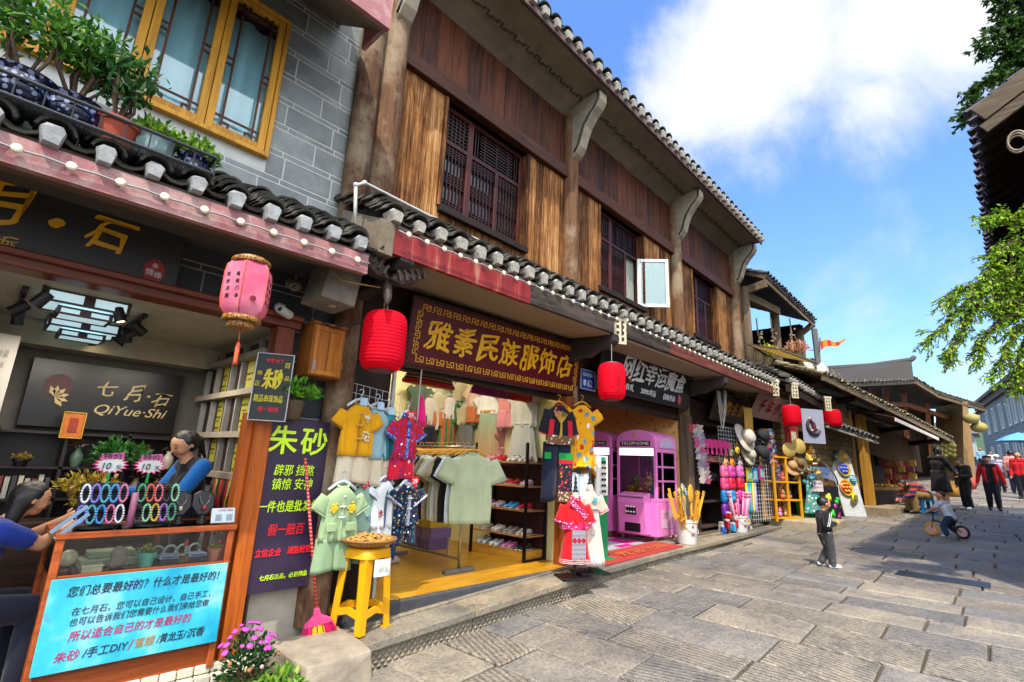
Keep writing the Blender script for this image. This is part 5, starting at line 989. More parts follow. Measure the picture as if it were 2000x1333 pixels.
def flowerpot(px, kind, mat, label, r, h, rx, rz, n, lm, seed, stems=8, tall=None, lab2=None, y=3.38):
 x = at(px, 250, y).x; t = T('flower_pot', label, 'potted plant', 'potted plants on the balcony rack'); c = Vector((x, y, 3.125))
 if kind == 'round': pr = [(r*.6, 0), (r*.85, .02), (r, h*.45), (r*.92, h*.85), (r*1.08, h), (r*1.0, h), (r*.85, h*.9)]
 elif kind == 'scallop': pr = [(r*.6, 0), (r*.9, h*.2), (r, h*.55), (r*.95, h*.85), (r*1.12, h), (r, h*.98)]
 else: pr = [(r*.72, 0), (r*.95, h*.8), (r*1.06, h*.82), (r*1.08, h), (r*.96, h), (r*.9, h*.85)]
 b = M(); b.lathe(pr, c, 24, mod=(lambda a, hh: 1+.05*math.cos(a*math.pi*2*12)) if kind == 'scallop' else None); b.build('pot', mat, t, True, auto=50)
 b = M(); b.lathe([(r*.88, h*.86), (.01, h*.9)], c, 16); b.build('soil', plain('#33261a', .95), t)
 if tall:
  s = M(); random.seed(seed); tips = []
  for k in range(tall[0]):
   e = c+Vector((random.uniform(-1, 1)*rx, random.uniform(-.6, .6)*rx, h+tall[1]*random.uniform(.6, 1.0))); m1 = c.lerp(e, .5)+Vector((random.uniform(-.06, .06), 0, .03)); s.tube([c+Vector((0, 0, h*.9)), m1, e], [.011, .008, .004], 6); tips.append((m1, e))
  s.build('stem', BARK, t)
  f = M()
  for m1, e in tips:
   for q in range(n//tall[0]):
    p = m1.lerp(e, random.uniform(.25, 1.1))+rv()*.085; leaf(f, p, rv()+Vector((0, 0, .4)), .06*random.uniform(.6, 1.3), .028)
  f.build('foliage', lm, t)
 else: plant(t, c+Vector((0, 0, h)), rx, rz, n, .045, lm, seed, stems)
 return t
flowerpot(15, 'round', BLUEPOT, 'navy patterned pot with a tall leafy shrub, cut by the picture edge', .15, .17, .16, .4, 420, AZ1, 1, tall=(7, .48))
flowerpot(130, 'round', BLUEPOT, 'navy blossom-patterned pot with a tall branching azalea', .14, .15, .17, .4, 760, AZ1, 2, tall=(10, .52))
flowerpot(225, 'plain', TERRA, 'round terracotta pot with a thin twisting shrub', .115, .14, .16, .3, 330, DKL, 3, tall=(7, .42))
flowerpot(308, 'scallop', GLASSPOT, 'scalloped glass-grey pot with a spreading green plant', .10, .14, .13, .11, 330, AZ2, 4)
flowerpot(392, 'round', BLUEPOT, 'small navy pot with a bushy light green shrub at the rack end', .085, .125, .13, .14, 420, AZ2, 5)
def ground_pots():
 t = T('chrysanthemum_pot', 'wooden tub of pink and orange chrysanthemums beside the orange post', 'potted plant'); c = Vector((1.52, 3.62, -.02))
 b = M(); b.box(c.x-.12, c.x+.12, c.y-.12, c.y+.12, c.z, c.z+.14); b.build('tub', wood('#4a3a20', '#8a7038', .8, 'Z'), t, bevel=.008)
 plant(t, c+Vector((0, 0, .16)), .17, .26, 800, .04, leafmat('#123014', '#1f4a1c', '#3a6a28'), 6, 12, drop=.1)
 random.seed(8); f = M();
 for i in range(44):
  a = random.uniform(0, 6.28); e = random.uniform(.15, 1.35); p = c+Vector((math.cos(a)*math.cos(e)*.19, math.sin(a)*math.cos(e)*.19, .18+math.sin(e)*.27)); d = (p-c-Vector((0, 0, .15))).normalized(); k = 0 if p.z > .27 else random.choice((1, 1, 2))
  r = random.uniform(.011, .02) if k == 0 else .011
  f.lathe([(r*.5, 0), (r, .006), (r*.95, .012), (r*.5, .016), (.001, .017)], p, 9, k, d, mod=lambda a_, h_: 1+.16*math.cos(a_*math.pi*18))
 f.build('blossoms', [plain('#b83aa0', .6), plain('#9a5a2a', .7), plain('#c490a0', .7)], t, True)
 t = T('leafy_pot', 'low pot of pale yellow-green leaves in front of the chrysanthemums', 'potted plant'); c = Vector((1.66, 3.42, -.1))
 b = M(); b.lathe([(.07, 0), (.1, .13), (.105, .14), (.09, .14)], c, 14); b.build('pot', plain('#7a6a50', .8), t, True); plant(t, c+Vector((0, 0, .14)), .15, .16, 240, .06, leafmat('#3a6a18', '#6a9a2a', '#a8b84a'), 9, 8)
ground_pots()
def broom():
 t = T('broom', 'pink plastic broom with red striped handle leaning by the yellow stool', 'broom'); foot = atz(622, 1236, .2); top = at(603, 985, 3.94); d = (top-foot).normalized()
 n = NB('striped_handle'); w = n.N.new('ShaderNodeTexWave'); w.bands_direction = 'Z'; w.inputs['Scale'].default_value = 11; n.L.new(n.vec(), w.inputs['Vector']); n.col(n.mix(n.mth('GREATER_THAN', w.outputs['Fac'], .72), lin('#b31420'), lin('#d08a7a'))); n.rough(.35)
 b = M(); b.tube([foot+d*.16, top+d*.35], .011, 10); b.build('handle', n.mat, t, True)
 sd = Vector((.92, -.38, .12)).normalized(); sd = (sd-d*sd.dot(d)).normalized(); nn = sd.cross(d)
 b = M(); b.prism([(-.10, .055), (-.095, .085), (-.03, .125), (-.018, .18), (.018, .18), (.03, .125), (.095, .085), (.10, .055)], foot-nn*.02, sd, d, nn*.04); b.build('head', plain('#c23a72', .4), t, bevel=.006)
 for k, (a, e, m) in enumerate(((-.1, -.035, '#c4165c'), (-.035, .035, '#cfae1a'), (.035, .1, '#c4165c'))):
  b = M(); random.seed(k)
  for i in range(60):
   x = random.uniform(a, e); z = random.uniform(-.018, .018); p = foot+sd*x+nn*z+d*.06; q = foot+sd*(x*1.3)+nn*z*1.5-d*random.uniform(-.0, .015); b.tube([p, q], .0028, 4)
  b.build('bristles', plain(m, .5), t)
broom()
YP = plain('#d99a06', .35, .06, 5, .03)
def stool(name, label, loc, rz, w, h, mat, splay=1.22, group=None):
 t = T(name, label, 'stool', group, loc, rz); a = w*.40
 b = M(); b.loops([[(x*s, y*s, z) for x, y in [(r_*math.copysign(abs(math.cos(q))**.5, math.cos(q)), r_*math.copysign(abs(math.sin(q))**.5, math.sin(q))) for q in [i*math.pi/16 for i in range(32)] for r_ in (a*1.12,)]] for s, z in ((1.0, h-.07), (.98, h-.02), (.93, h-.004), (.6, h))]); b.build('seat', mat, t, True, auto=60)
 for sx in (-1, 1):
  for sy in (-1, 1):
   l = M(); tp = Vector((sx*a*.86, sy*a*.86, h-.06)); bt = Vector((sx*a*.86*splay, sy*a*.86*splay, 0)); rg = []
   for q, ww in ((0, .062), (.6, .05), (1, .046)):
    p = tp.lerp(bt, q); rg.append([p+Vector((-sx*ww, sy*.012, 0)), p+Vector((sx*.012, sy*.012, 0)), p+Vector((sx*.012, -sy*ww, 0)), p+Vector((0, -sy*ww, 0)), p+Vector((0, 0, 0)), p+Vector((-sx*ww, 0, 0))])
   l.loops(rg); l.obox(bt+Vector((-sx*.01, -sy*.01, .008)), (.03, 0, 0), (0, .03, 0), (0, 0, .008)); l.build('leg', mat, t)
 r = M(); zz = h*.2; k = a*.86*(1+(splay-1)*.8)
 for s in (-1, 1):
  for (p, q) in (((-k, s*k), (k, s*k)), ((s*k, -k), (s*k, k))):
   p, q = Vector((*p, zz)), Vector((*q, zz)); m = (p+q)/2+Vector((0, 0, .035)); r.bar(p, m, .02, .05); r.bar(m, q, .02, .05)
 r.build('crossbar', mat, t)
 return t
ST = Vector((2.45, 3.84, .195)); stool('plastic_stool', 'tall yellow plastic stool carrying a basket of ginger by the timber post', ST, .25, .36, .60, YP)
def basket():
 t = T('winnowing_basket', 'round shallow bamboo basket heaped with dried roots on the yellow stool', 'basket', None, ST+Vector((0, 0, .602)))
 n = NB('bamboo_weave'); ck = n.N.new('ShaderNodeTexChecker'); ck.inputs['Scale'].default_value = 90; ck.inputs[1].default_value = (*lin('#a87c3c'), 1); ck.inputs[2].default_value = (*lin('#6a4a20'), 1); n.L.new(n.vec(rot=(.4, .3, .8)), ck.inputs[0]); n.col(ck.outputs[0]); n.rough(.8)
 b = M(); b.lathe([(.12, 0), (.20, .03), (.225, .06), (.215, .06), (.19, .036), (.01, .014)], (0, 0, 0), 28); b.build('bowl', n.mat, t, True)
 b = M(); b.tube([Vector((.222*math.cos(i*math.pi/14), .222*math.sin(i*math.pi/14), .06)) for i in range(29)], .010, 8); b.build('rim', plain('#8a5a2a', .7), t, True)
 r = M(); random.seed(5)
 for i in range(170):
  a = random.uniform(0, 6.28); q = .19*math.sqrt(random.random()); p = Vector((q*math.cos(a), q*math.sin(a), .05+.035*(1-(q/.19)**2)+random.uniform(0, .012))); d = Vector((random.uniform(-1, 1), random.uniform(-1, 1), random.uniform(-.25, .25))).normalized()*random.uniform(.02, .04); r.tube([p-d, p+rv()*.006, p+d], [.004, .008, .004], 5)
 ro = r.build('dried_roots', plain('#b58a44', .8, .3, 30, isl=.3)); ro.location = t.location; stuff(ro, 'heap of dried tan ginger roots filling the bamboo basket', 'ginger')
 t2 = T('price_card', 'white paper price card hung on the rim of the root basket', 'card'); b = M(); c = at(747, 1109, 3.60); w, h = .072, .062
 b.loops([[c+Vector((x, -.012*math.cos(x*22)+yy, z)) for x in [w*(-1+i/6) for i in range(13)]] for yy, z in ((0, h), (0, -h), (.004, -h), (.004, h))], 0, False, False); b.build('paper', plain('#c4ccd2', .6, .06), t2)
 letter([('姜5元', 0, .0, .09, .035, .004, 0, 0)], plain('#b5bd90', .6), t2, c+Vector((0, -.016, .0)), EX, EZv, depth=.001)
basket()
# ================================================================== GARMENTS
def tee_parts(t, w, L, sl, mat, trim=None, ang=1.0, flare=1.06, d=.034, sw=.068, fold=1.25, neck=.30, seed=0, name='cloth', trimw=.012, placket=None, long_hem=0):
 if t.get('group') == FRONT: w *= .84; sl *= .85; sw *= .86
 rnd = random.Random(seed); ph = [rnd.uniform(0, 6.28) for _ in range(4)]; n = 40; b = M(); rows = []
 prof = [(neck, 0, .03), (neck*1.5, -.012, .04), (.72, -.035, .045), (.94, -.06, .05), (.97, -.14, d)]
 k = max(6, int(L/.06)); prof += [(.96+(flare-.96)*i/k, -.14-(L-.14)*i/k, d) for i in range(1, k+1)]
 for r, z, dd in prof:
  q = min(1, max(0, (-z-.1)/.3)); ring = []
  for j in range(n):
   a = 2*math.pi*j/n; c_, s_ = math.cos(a), math.sin(a); x = math.copysign(abs(c_)**.75, c_)*r*w/2; y = s_*dd*(1+.25*math.sin(z*13+ph[3]))
   y += fold*q*(.013*math.sin(x*42/w*.42+ph[0]+z*2)+.009*math.sin(x*80/w*.42+ph[1]-z*5)+.006*math.sin(x*25+z*38+ph[2])*math.exp(-abs(z+.22)*5)); x *= 1+.03*math.sin(z*11+ph[2])
   ring.append((x, y, z-(abs(x)/(w/2))**1.4*.045*(1 if z > -.1 else 0)+long_hem*(z < -L+.01)*math.cos(2*a)*-.5))
  rows.append(ring)
 b.loops(rows)
 tr = M()
 tr.tube([Vector((w*neck*.52*math.cos(2*math.pi*j/20), .03*math.sin(2*math.pi*j/20)-.004, .004-.018*(math.sin(2*math.pi*j/20) < 0)*abs(math.sin(2*math.pi*j/20)))) for j in range(21)], trimw*.8, 6)
 for s in (-1, 1):
  p0 = Vector((s*w*.43, 0, -.085)); dr = Vector((s*math.cos(ang), -.05, -math.sin(ang))); u2 = Vector((s*math.sin(ang), 0, math.cos(ang))); rg = []
  m = 6
  for i in range(m+1):
   q = i/m; hh = sw*(.92+.25*q); dd = d*.8*(1-.4*q)+.004; c = p0+dr*sl*q+Vector((0, 0, -.02*q*q))
   rg.append([c+u2*(hh*math.cos(2*math.pi*j/16))+Vector((0, dd*math.sin(2*math.pi*j/16)+fold*.006*math.sin(q*8+j*1.3+ph[0]), 0)) for j in range(16)])
  b.loops(rg);
  tr.tube([rg[-1][j]+dr*.001 for j in range(16)]+[rg[-1][0]], trimw*.45, 5)
 o = b.build(name, mat, t, True)
 if trim:
  if placket: tr.box(-trimw*.5, trimw*.5, -d-.012, -d+.012, -L*.98, -.02)
  tr.build('trim', trim, t)
 return o
def hanger_parts(t, w, mat, dz=.0, hook=True, plate=False):
 b = M(); b.tube([(-w*.36, 0, -.04+dz), (-w*.15, 0, .012+dz), (0, 0, .03+dz), (w*.15, 0, .012+dz), (w*.36, 0, -.04+dz)], [.012, .013, .014, .013, .012], 8)
 b.tube([(0, 0, .03+dz), (0, 0, .07+dz)]+[(.022*math.sin(i*.55), 0, .092+dz-.022*math.cos(i*.55)) for i in range(0, 9)], .0035, 6)
 h = b.build('hanger', mat, t, True)
 if plate: p = M(); p.box(-.035, .035, -.058, -.052, -.03+dz, .04+dz); p.build('size_card', plain('#a8c8dc', .4), t, bevel=.008)
def bottoms(t, w, L, mat, kind='shorts', seed=0, d=.038, flare=1.1, waist=None, pl=10, name='cloth', band=None):
 if t.get('group') == FRONT: w *= .84; L *= .9
 rnd = random.Random(seed); ph = rnd.uniform(0, 6); b = M()
 if kind == 'skirt':
  n = 48; k = 10; rows = []
  for i in range(k+1):
   q = i/k; W = (w+(w*flare-w)*q)/2; rows.append([(W*math.copysign(abs(math.cos(a))**.8, math.cos(a)), (d*(1+.5*q))*math.sin(a)+.012*q*math.sin(a*pl+ph), -L*q) for a in [2*math.pi*j/n for j in range(n)]])
  b.loops(rows)
 else:
  for s in (-1, 1):
   n = 20; k = 8; rows = []
   for i in range(k+1):
    q = i/k; c = s*w*(.25+.04*q*flare); W = w*(.27+.02*q)*(flare if kind == 'shorts' else 1)*(1 if kind == 'shorts' else 1-.12*q)
    rows.append([(c+W*math.cos(a), d*math.sin(a)*(1+.1*q)+.007*q*math.sin(a*5+ph+s), -L*q-.01*q*math.cos(a)*s) for a in [2*math.pi*j/n for j in range(n)]])
   b.loops(rows)
 o = b.build(name, mat, t, True)
 if waist: m = M(); m.loops([[((w/2+.004)*math.copysign(abs(math.cos(a))**.8, math.cos(a)), (d+.004)*math.sin(a), z) for a in [2*math.pi*j/24 for j in range(24)]] for z in (-.035, .008)]); m.build('waistband', waist, t, True)
 if band:
  m = M(); q = .93; W = (w*flare)/2+.003
  if kind == 'skirt': m.loops([[(W*math.copysign(abs(math.cos(a))**.8, math.cos(a))*s_, (d*1.5+.006)*math.sin(a)+.012*math.sin(a*pl+ph), -L*z) for a in [2*math.pi*j/48 for j in range(48)]] for z, s_ in ((.86, .985), (1.003, 1.003))], cap=False); m.build('hem_band', band, t, True)
 return o
def frogs(t, zs_, mat, d=.046, w=.03):
 b = M()
 for z in zs_: b.tube([(-w, -d, z), (-w*.4, -d-.006, z+.004), (0, -d-.008, z), (w*.4, -d-.006, z+.004), (w, -d, z)], .006, 6); b.ball((0, -d-.008, z), .009, 8, 5)
 b.build('frog_fastening', mat, t, True)
def motif(t, c, r, mat, seed=0, d=.045, n=9):
 random.seed(seed); b = M()
 for i in range(n):
  a = 6.28*i/n; rr = r*random.uniform(.4, 1); p = Vector((c[0]+rr*math.cos(a)*.8, -d, c[1]+rr*math.sin(a))); b.ball(p, (r*.28, .004, r*.22), 7, 4)
 b.ball((c[0], -d-.001, c[1]), (r*.3, .005, r*.3), 8, 4); b.build('embroidery', mat, t, True)
def tagm(t, x, z, mat, d, s=.04, txt='29'):
 b = M(); b.prism([(0, -s*1.2), (s*.9, -.1*s), (s*.9, s*.5), (s*.45, s*.9), (0, s*.55), (-s*.45, s*.9), (-s*.9, s*.5), (-s*.9, -.1*s)], (x, -d, z), EX, EZv, (0, -.004, 0)); o = b.build('price_tag', mat, t)
 letter([(txt, -.004, 0, s*1.1, s*.8, .02, 0, 0)], WHT, t, Vector((x, -d-.004, z)), EX, EZv, depth=.001)
RTAG = plain('#cf1228', .5, .05); WP_ = plain('#c9d3da', .4, .05); WOODH = wood('#9a6a1c', '#d9a03a', .4, 'X', 1, .5, bump=.05)
FRONT = 'clothes hung on the wire grid outside'
def G(name, label, cat, x, y, z, rz=0, group=FRONT): return T(name, label, cat, group, Vector((x, y, z)), rz)
b = M(); t = T('wire_grid', 'white wire display grid fixed to the dark panel behind the yellow shirt', 'wire grid')
for i in range(10): b.tube([(2.2+.068*i, 4.1, 1.05), (2.2+.068*i, 4.1, 2.16-.008*i)], .003, 5)
for i in range(14): b.tube([(2.2, 4.1, 1.06+.084*i), (2.812, 4.1, 1.055+.08*i)], .003, 5)
b.build('wires', plain('#b8bcc0', .4), t)
MUST = cloth('#d6990a'); TEAL = cloth('#5f9fa0'); TEAL2 = cloth('#2a7f8c'); CRM = cloth('#c9bda3'); SAGE = cloth('#8fa77f'); WHC = cloth('#d0d4d6'); LBL = cloth('#8fb3bd')
FLOR = cloth('#a8122c', pat='floral', c2='#2438a0', c3='#c9307a', psc=30); NAVF = cloth('#0e1a38', pat='floral', c2='#1a6a80', c3='#b8902c', psc=34); REDFL = cloth('#c01430', pat='floral', c2='#7a1a5a', c3='#d06a8a', psc=18)
t = G('yellow_shirt', 'mustard yellow child shirt with white round embroidery, foremost on the grid', 'shirt', 2.29, 3.93, 1.95); tee_parts(t, .36, .44, .13, MUST, cloth('#b07c08'), placket=True, seed=1, sw=.072); hanger_parts(t, .34, WP_, .01, plate=True); frogs(t, (-.09, -.19, -.30), cloth('#cfa860')); motif(t, (.055, -.11), .045, cloth('#d8cfae'), 3); motif(t, (.06, -.28), .045, cloth('#d8cfae'), 5)
t = G('cream_shorts', 'cream cuffed shorts hanging under the mustard yellow shirt', 'shorts', 2.29, 3.95, 1.53); bottoms(t, .31, .27, CRM, flare=1.08, seed=2)
t = G('teal_shirt', 'pale teal child shirt between the mustard shirt and the darker teal one', 'shirt', 2.50, 4.0, 1.94, .05); tee_parts(t, .32, .45, .11, LBL, CRM, seed=3); hanger_parts(t, .3, WP_, .01, plate=True)
t = G('cream_shorts', 'cream shorts hanging below the pale teal shirt', 'shorts', 2.5, 4.02, 1.51); bottoms(t, .27, .27, CRM, seed=5)
t = G('teal_shirt', 'darker teal child shirt half hidden behind the red floral shirt', 'shirt', 2.64, 4.03, 1.91, .05); tee_parts(t, .28, .42, .1, TEAL2, CRM, seed=6); hanger_parts(t, .26, WP_, .01, plate=True)
t = G('cream_shorts', 'cream shorts below the darker teal shirt, partly behind red floral trousers', 'shorts', 2.64, 4.04, 1.5); bottoms(t, .24, .27, CRM, seed=7)
t = G('floral_shirt', 'red and blue floral shirt with a red 29 price tag', 'shirt', 2.80, 3.95, 1.90, .05); tee_parts(t, .31, .40, .13, FLOR, cloth('#3a56b0', pat='floral', c2='#c0c8e0', c3='#c0c8e0', psc=60), placket=True, seed=8, trimw=.03); hanger_parts(t, .28, WP_, .01); frogs(t, (-.1, -.2), cloth('#2a3f90')); tagm(t, 0, -.0, RTAG, .052, .05)
t = G('floral_shorts', 'red floral shorts under the red and blue floral shirt', 'shorts', 2.80, 3.97, 1.52); bottoms(t, .28, .22, REDFL, seed=9)
t = G('sage_shirt', 'sage green child shirt with two yellow embroidered lions', 'shirt', 2.20, 3.90, 1.27); tee_parts(t, .36, .42, .13, SAGE, cloth('#9db58c'), placket=True, seed=11, sw=.072); hanger_parts(t, .34, WP_, .01); frogs(t, (-.08, -.16, -.24), WHC); motif(t, (-.075, -.17), .045, cloth('#d9b018'), 7, n=12); motif(t, (.08, -.17), .045, cloth('#d9b018'), 9, n=12); b = M(); b.box(-.125, -.04, -.052, -.04, -.345, -.28); b.box(.04, .125, -.052, -.04, -.345, -.28); b.build('pocket', SAGE, t, bevel=.006)
t = G('sage_shorts', 'sage green shorts hanging under the lion shirt', 'shorts', 2.19, 3.92, .87); bottoms(t, .33, .27, cloth('#7f9a78'), seed=12, flare=1.12)
t = G('sage_shirt', 'plain grey-green child shirt tucked behind the sage lion shirt', 'shirt', 2.45, 4.0, 1.28, .05); tee_parts(t, .28, .46, .1, cloth('#86a596'), seed=13); hanger_parts(t, .26, WP_, .01); motif(t, (.05, -.28), .03, cloth('#5a6ea0'), 2); tagm(t, -.02, .0, RTAG, .052, .04)
t = G('sage_shorts', 'grey-green shorts under the plain grey-green shirt', 'shorts', 2.4, 4.02, .82); bottoms(t, .25, .2, cloth('#7f9a8a'), seed=14)
t = G('white_vest', 'white embroidered waistcoat hung between green shirt and navy floral suit', 'waistcoat', 2.66, 3.99, 1.31, .05); tee_parts(t, .27, .40, .05, WHC, cloth('#4a5a70'), seed=15, placket=True, trimw=.014, sw=.08); hanger_parts(t, .25, WP_, .01); motif(t, (-.05, -.27), .03, cloth('#a83a30'), 4)
t = G('white_shorts', 'white patterned shorts under the embroidered waistcoat', 'shorts', 2.67, 4.0, .94); bottoms(t, .24, .2, WHC, seed=16)
t = G('navy_vest', 'navy floral waistcoat with silver edging and a red 29 tag', 'waistcoat', 2.88, 3.95, 1.29, .05); tee_parts(t, .30, .37, .07, NAVF, cloth('#9aa0b8', pat='floral', c2='#2a2f50', c3='#c8c8d8', psc=70), placket=True, seed=17, trimw=.026, sw=.09); hanger_parts(t, .28, WP_, .01); frogs(t, (-.13, -.22), WHC); tagm(t, .03, .02, RTAG, .052, .05)
t = G('navy_shorts', 'navy floral shorts under the navy floral waistcoat', 'shorts', 2.88, 3.97, .94); bottoms(t, .27, .2, NAVF, seed=18)
t = G('pink_hat', 'bright pink pointed cloth hat hung at the shop door edge', 'hat', 2.99, 4.0, 1.95); b = M(); b.lathe([(.06, -.12), (.055, -.06), (.04, .05), (.012, .16), (.0, .18)], (0, 0, 0), 14); b.build('cone', cloth('#d0146a'), t, True); b = M(); b.lathe([(.064, -.14), (.068, -.13), (.066, -.115)], (0, 0, 0), 14); b.build('brim', cloth('#b01030'), t, True)
b = M(); b.bar((2.73, 4.12, .3), (2.73, 4.12, 2.4), .03, .03); b.tube([(2.94, 3.98, 1.4), (2.94, 3.98, 2.36)], .006, 6); tag(b.build('grid_rod', plain('#a8a8a4', .4)), 'thin metal rod edging the clothes shop doorway', 'rod')
t = G('navy_jacket', 'black ethnic jacket with a gold embroidered tree and red sleeves panels', 'jacket', 5.10, 3.95, 2.26, -.3, 'outfits hung on the door jamb'); tee_parts(t, .36, .47, .28, cloth('#10121f'), cloth('#b01424'), ang=1.32, seed=21, sw=.075); hanger_parts(t, .38, WOODH, .01)
b = M(); b.tube([(0, -.05, -.40), (.005, -.053, -.25), (-.01, -.053, -.14)], [.02, .012, .006], 6)
for k in range(9): a = -.9+.22*k; b.tube([(0, -.053, -.24), (.08*math.sin(a), -.054, -.17+.0*k), (.13*math.sin(a), -.053, -.10+.02*math.cos(a*3))], [.007, .005, .003], 5)
b.build('embroidery', cloth('#b9953a'), t); motif(t, (-.05, -.1), .07, cloth('#b86a5a'), 6, .05, 14)
b = M()
for s in (-1, 1): b.prism([(s*.10, -.2), (s*.17, -.2), (s*.19, -.42), (s*.12, -.42)], (0, -.044, 0), EX, EZv, (0, -.008, 0))
b.build('side_panel', cloth('#b8142a'), t); b = M(); b.prism([(-.2, -.39), (.2, -.39), (.22, -.5), (-.22, -.5)], (0, -.048, 0), EX, EZv, (0, -.008, 0)); b.build('hem_band', cloth('#6b4a30', pat='floral', c2='#b8a890', c3='#b8a890', psc=20), t)
t = G('navy_trousers', 'navy ethnic trousers with a green and red striped thigh panel', 'trousers', 5.10, 3.97, 1.78, -.3, 'outfits hung on the door jamb'); bottoms(t, .40, .70, cloth('#10162e'), 'pants', seed=22, waist=cloth('#0f2f40', pat='floral', c2='#2a6a80', c3='#2a6a80', psc=40))
b = M(); b.box(-.0, .21, -.052, -.04, -.20, -.12); b.box(-.21, -.12, -.052, -.04, -.20, -.12); b.build('green_band', cloth('#0f8a3a'), t); b = M(); b.box(0, .21, -.050, -.04, -.25, -.20); b.build('red_band', cloth('#b8142a'), t); b = M(); b.box(.005, .205, -.050, -.04, -.58, -.25); b.build('print_panel', cloth('#15182c', pat='floral', c2='#b8142a', c3='#b8902c', psc=26), t); b = M(); b.box(.0, .21, -.052, -.04, -.70, -.58); b.build('hem_band', cloth('#6b4a30', pat='floral', c2='#b8a890', c3='#8a3a2a', psc=24), t)
t = G('yellow_dress', 'long yellow floral blouse with a dipping hem on a wooden hanger', 'blouse', 5.56, 3.92, 2.30, -.3, 'outfits hung on the door jamb'); tee_parts(t, .40, .86, .14, cloth('#dd9c0c', pat='floral', c2='#b02a20', c3='#5f8a98', psc=9), cloth('#8a6a18'), seed=23, flare=1.22, sw=.12, ang=1.0, long_hem=.16); hanger_parts(t, .40, WOODH, .02)
t = G('white_trousers', 'pale blue-white wide trousers under the yellow floral blouse', 'trousers', 5.56, 3.96, 1.52, -.3, 'outfits hung on the door jamb'); bottoms(t, .34, .62, cloth('#b9c6d0'), 'pants', seed=24)
def mannequin(name, label, loc, rz, top, skirt, trim, h=.83, sh=.105):
 t = T(name, label, 'mannequin', 'child mannequins on black stands', loc, rz)
 b = M(); b.box(-.19, .19, -.15, .15, 0, .02); b.build('base', BLKM, t, bevel=.006); b = M(); b.tube([(0, 0, .02), (0, 0, h)], .013, 8); b.build('pole', BLKM, t)
 b = M(); b.lathe([(.035, h), (.05, h+.01), (.03, h+.05), (.028, h+.075)], (0, 0, 0), 14); b.build('neck', plain('#c8bfae', .6), t, True)
 b = M(); b.lathe([(.032, 0), (.034, .012), (.016, .03), (.024, .05), (.012, .075), (.02, .10), (.01, .13), (.016, .15), (.004, .18)], (0, 0, h+.075), 12); b.build('finial', plain('#1c130f', .4), t, True)
 return t, h
RED = cloth('#b80f1c'); PINKTR = cloth('#b01a5a', pat='floral', c2='#d0c0c8', c3='#c04a80', psc=50)
t, h = mannequin('red_mannequin', 'small mannequin in a red ethnic jacket and patterned red skirt', atz(1122, 1130, zs(4.75))+Vector((0, 0, .006)), -.55, None, None, None)
g = T('red_jacket', 'red wrap jacket with pink banded trims on the small mannequin', 'jacket', None, t.location+Vector((0, 0, h+.01)), -.55); tee_parts(g, .27, .33, .17, RED, PINKTR, ang=1.25, seed=31, d=.075, sw=.07, flare=1.3, trimw=.03)
b = M(); b.bar((-.09, -.082, -.03), (.10, -.09, -.20), .06, .01, up=(0, -1, 0)); b.build('sash', cloth('#a01a60', pat='floral', c2='#d8ccd0', c3='#c8c0c8', psc=60), g); b = M(); b.loops([[(.182*math.copysign(abs(math.cos(a))**.8, math.cos(a)), .088*math.sin(a), z) for a in [2*math.pi*j/28 for j in range(28)]] for z in (-.33, -.25)], cap=False); b.build('hem_band', PINKTR, g)
g = T('red_skirt', 'red pleated skirt with white diamond apron on the small mannequin', 'skirt', None, t.location+Vector((0, 0, h-.31)), -.55); bottoms(g, .24, .36, RED, 'skirt', flare=1.45, d=.08, seed=32, band=cloth('#b01424', pat='bands', c2='#d0b0b8', psc=18))
b = M(); b.box(-.08, .08, -.122, -.098, -.33, -.02); b.build('apron', cloth('#1c1430', pat='bands', c2='#b8b4c0', psc=24), g, bevel=.003); b = M()
for k in range(3): b.prism([(0, -.035), (.027, 0), (0, .035), (-.027, 0)], (-.053+.053*k, -.1225, -.12), EX, EZv, (0, -.003, 0))
b.build('diamond', cloth('#a01428'), g)
t, h = mannequin('pale_mannequin', 'small mannequin in a pale pink and blue robe beside the green sunglasses stand', atz(1157, 1122, zs(5.05))+Vector((.02, .05, .006)), -.45, None, None, None, h=.90)
g = T('pale_robe', 'pale pink robe with blue floral hem and teal fan embroidery', 'dress', None, t.location+Vector((0, 0, h+.01)), -.45); PALE = cloth('#cfae9f'); tee_parts(g, .25, .24, .16, PALE, cloth('#c98a8a'), ang=1.1, seed=33, d=.07, sw=.06); motif(g, (.02, -.12), .045, cloth('#3a9aa8'), 8, .078, 11)
b = M(); b.lathe([(.10, 0), (.105, -.03)], (0, 0, -.18), 20, mod=None); b.build('waistband', cloth('#c9a898'), g)
b = M(); n = 56; b.loops([[((.10+.09*q)*math.cos(a), (.07+.07*q)*math.sin(a)+.009*q*math.sin(a*12), -.20-.62*q) for a in [2*math.pi*j/n for j in range(n)]] for q in [i/10 for i in range(11)]]); b.build('skirt', cloth('#cdb9ac', pat='floral', c2='#8fa8bd', c3='#b8c4cc', psc=12), g, True)
t = T('sunglasses_stand', 'green and white sunglasses stand at the claw machine doorway', 'display stand', None, Vector((5.93, 3.86, zs(5.93)+.002)), -.08)
b = M(); b.box(-.12, .12, -.02, .02, .02, .78); b.box(-.16, .16, -.14, .14, 0, .02); b.build('green_panel', plain('#0f7a4a', .4), t, bevel=.004); b = M(); b.box(-.12, .12, -.022, .018, .785, 1.3); b.build('display_panel', WHITE, t, bevel=.004); b = M(); b.box(-.03, .06, -.027, -.022, 1.19, 1.28); b.build('brand_patch', plain('#178a78', .5), t)
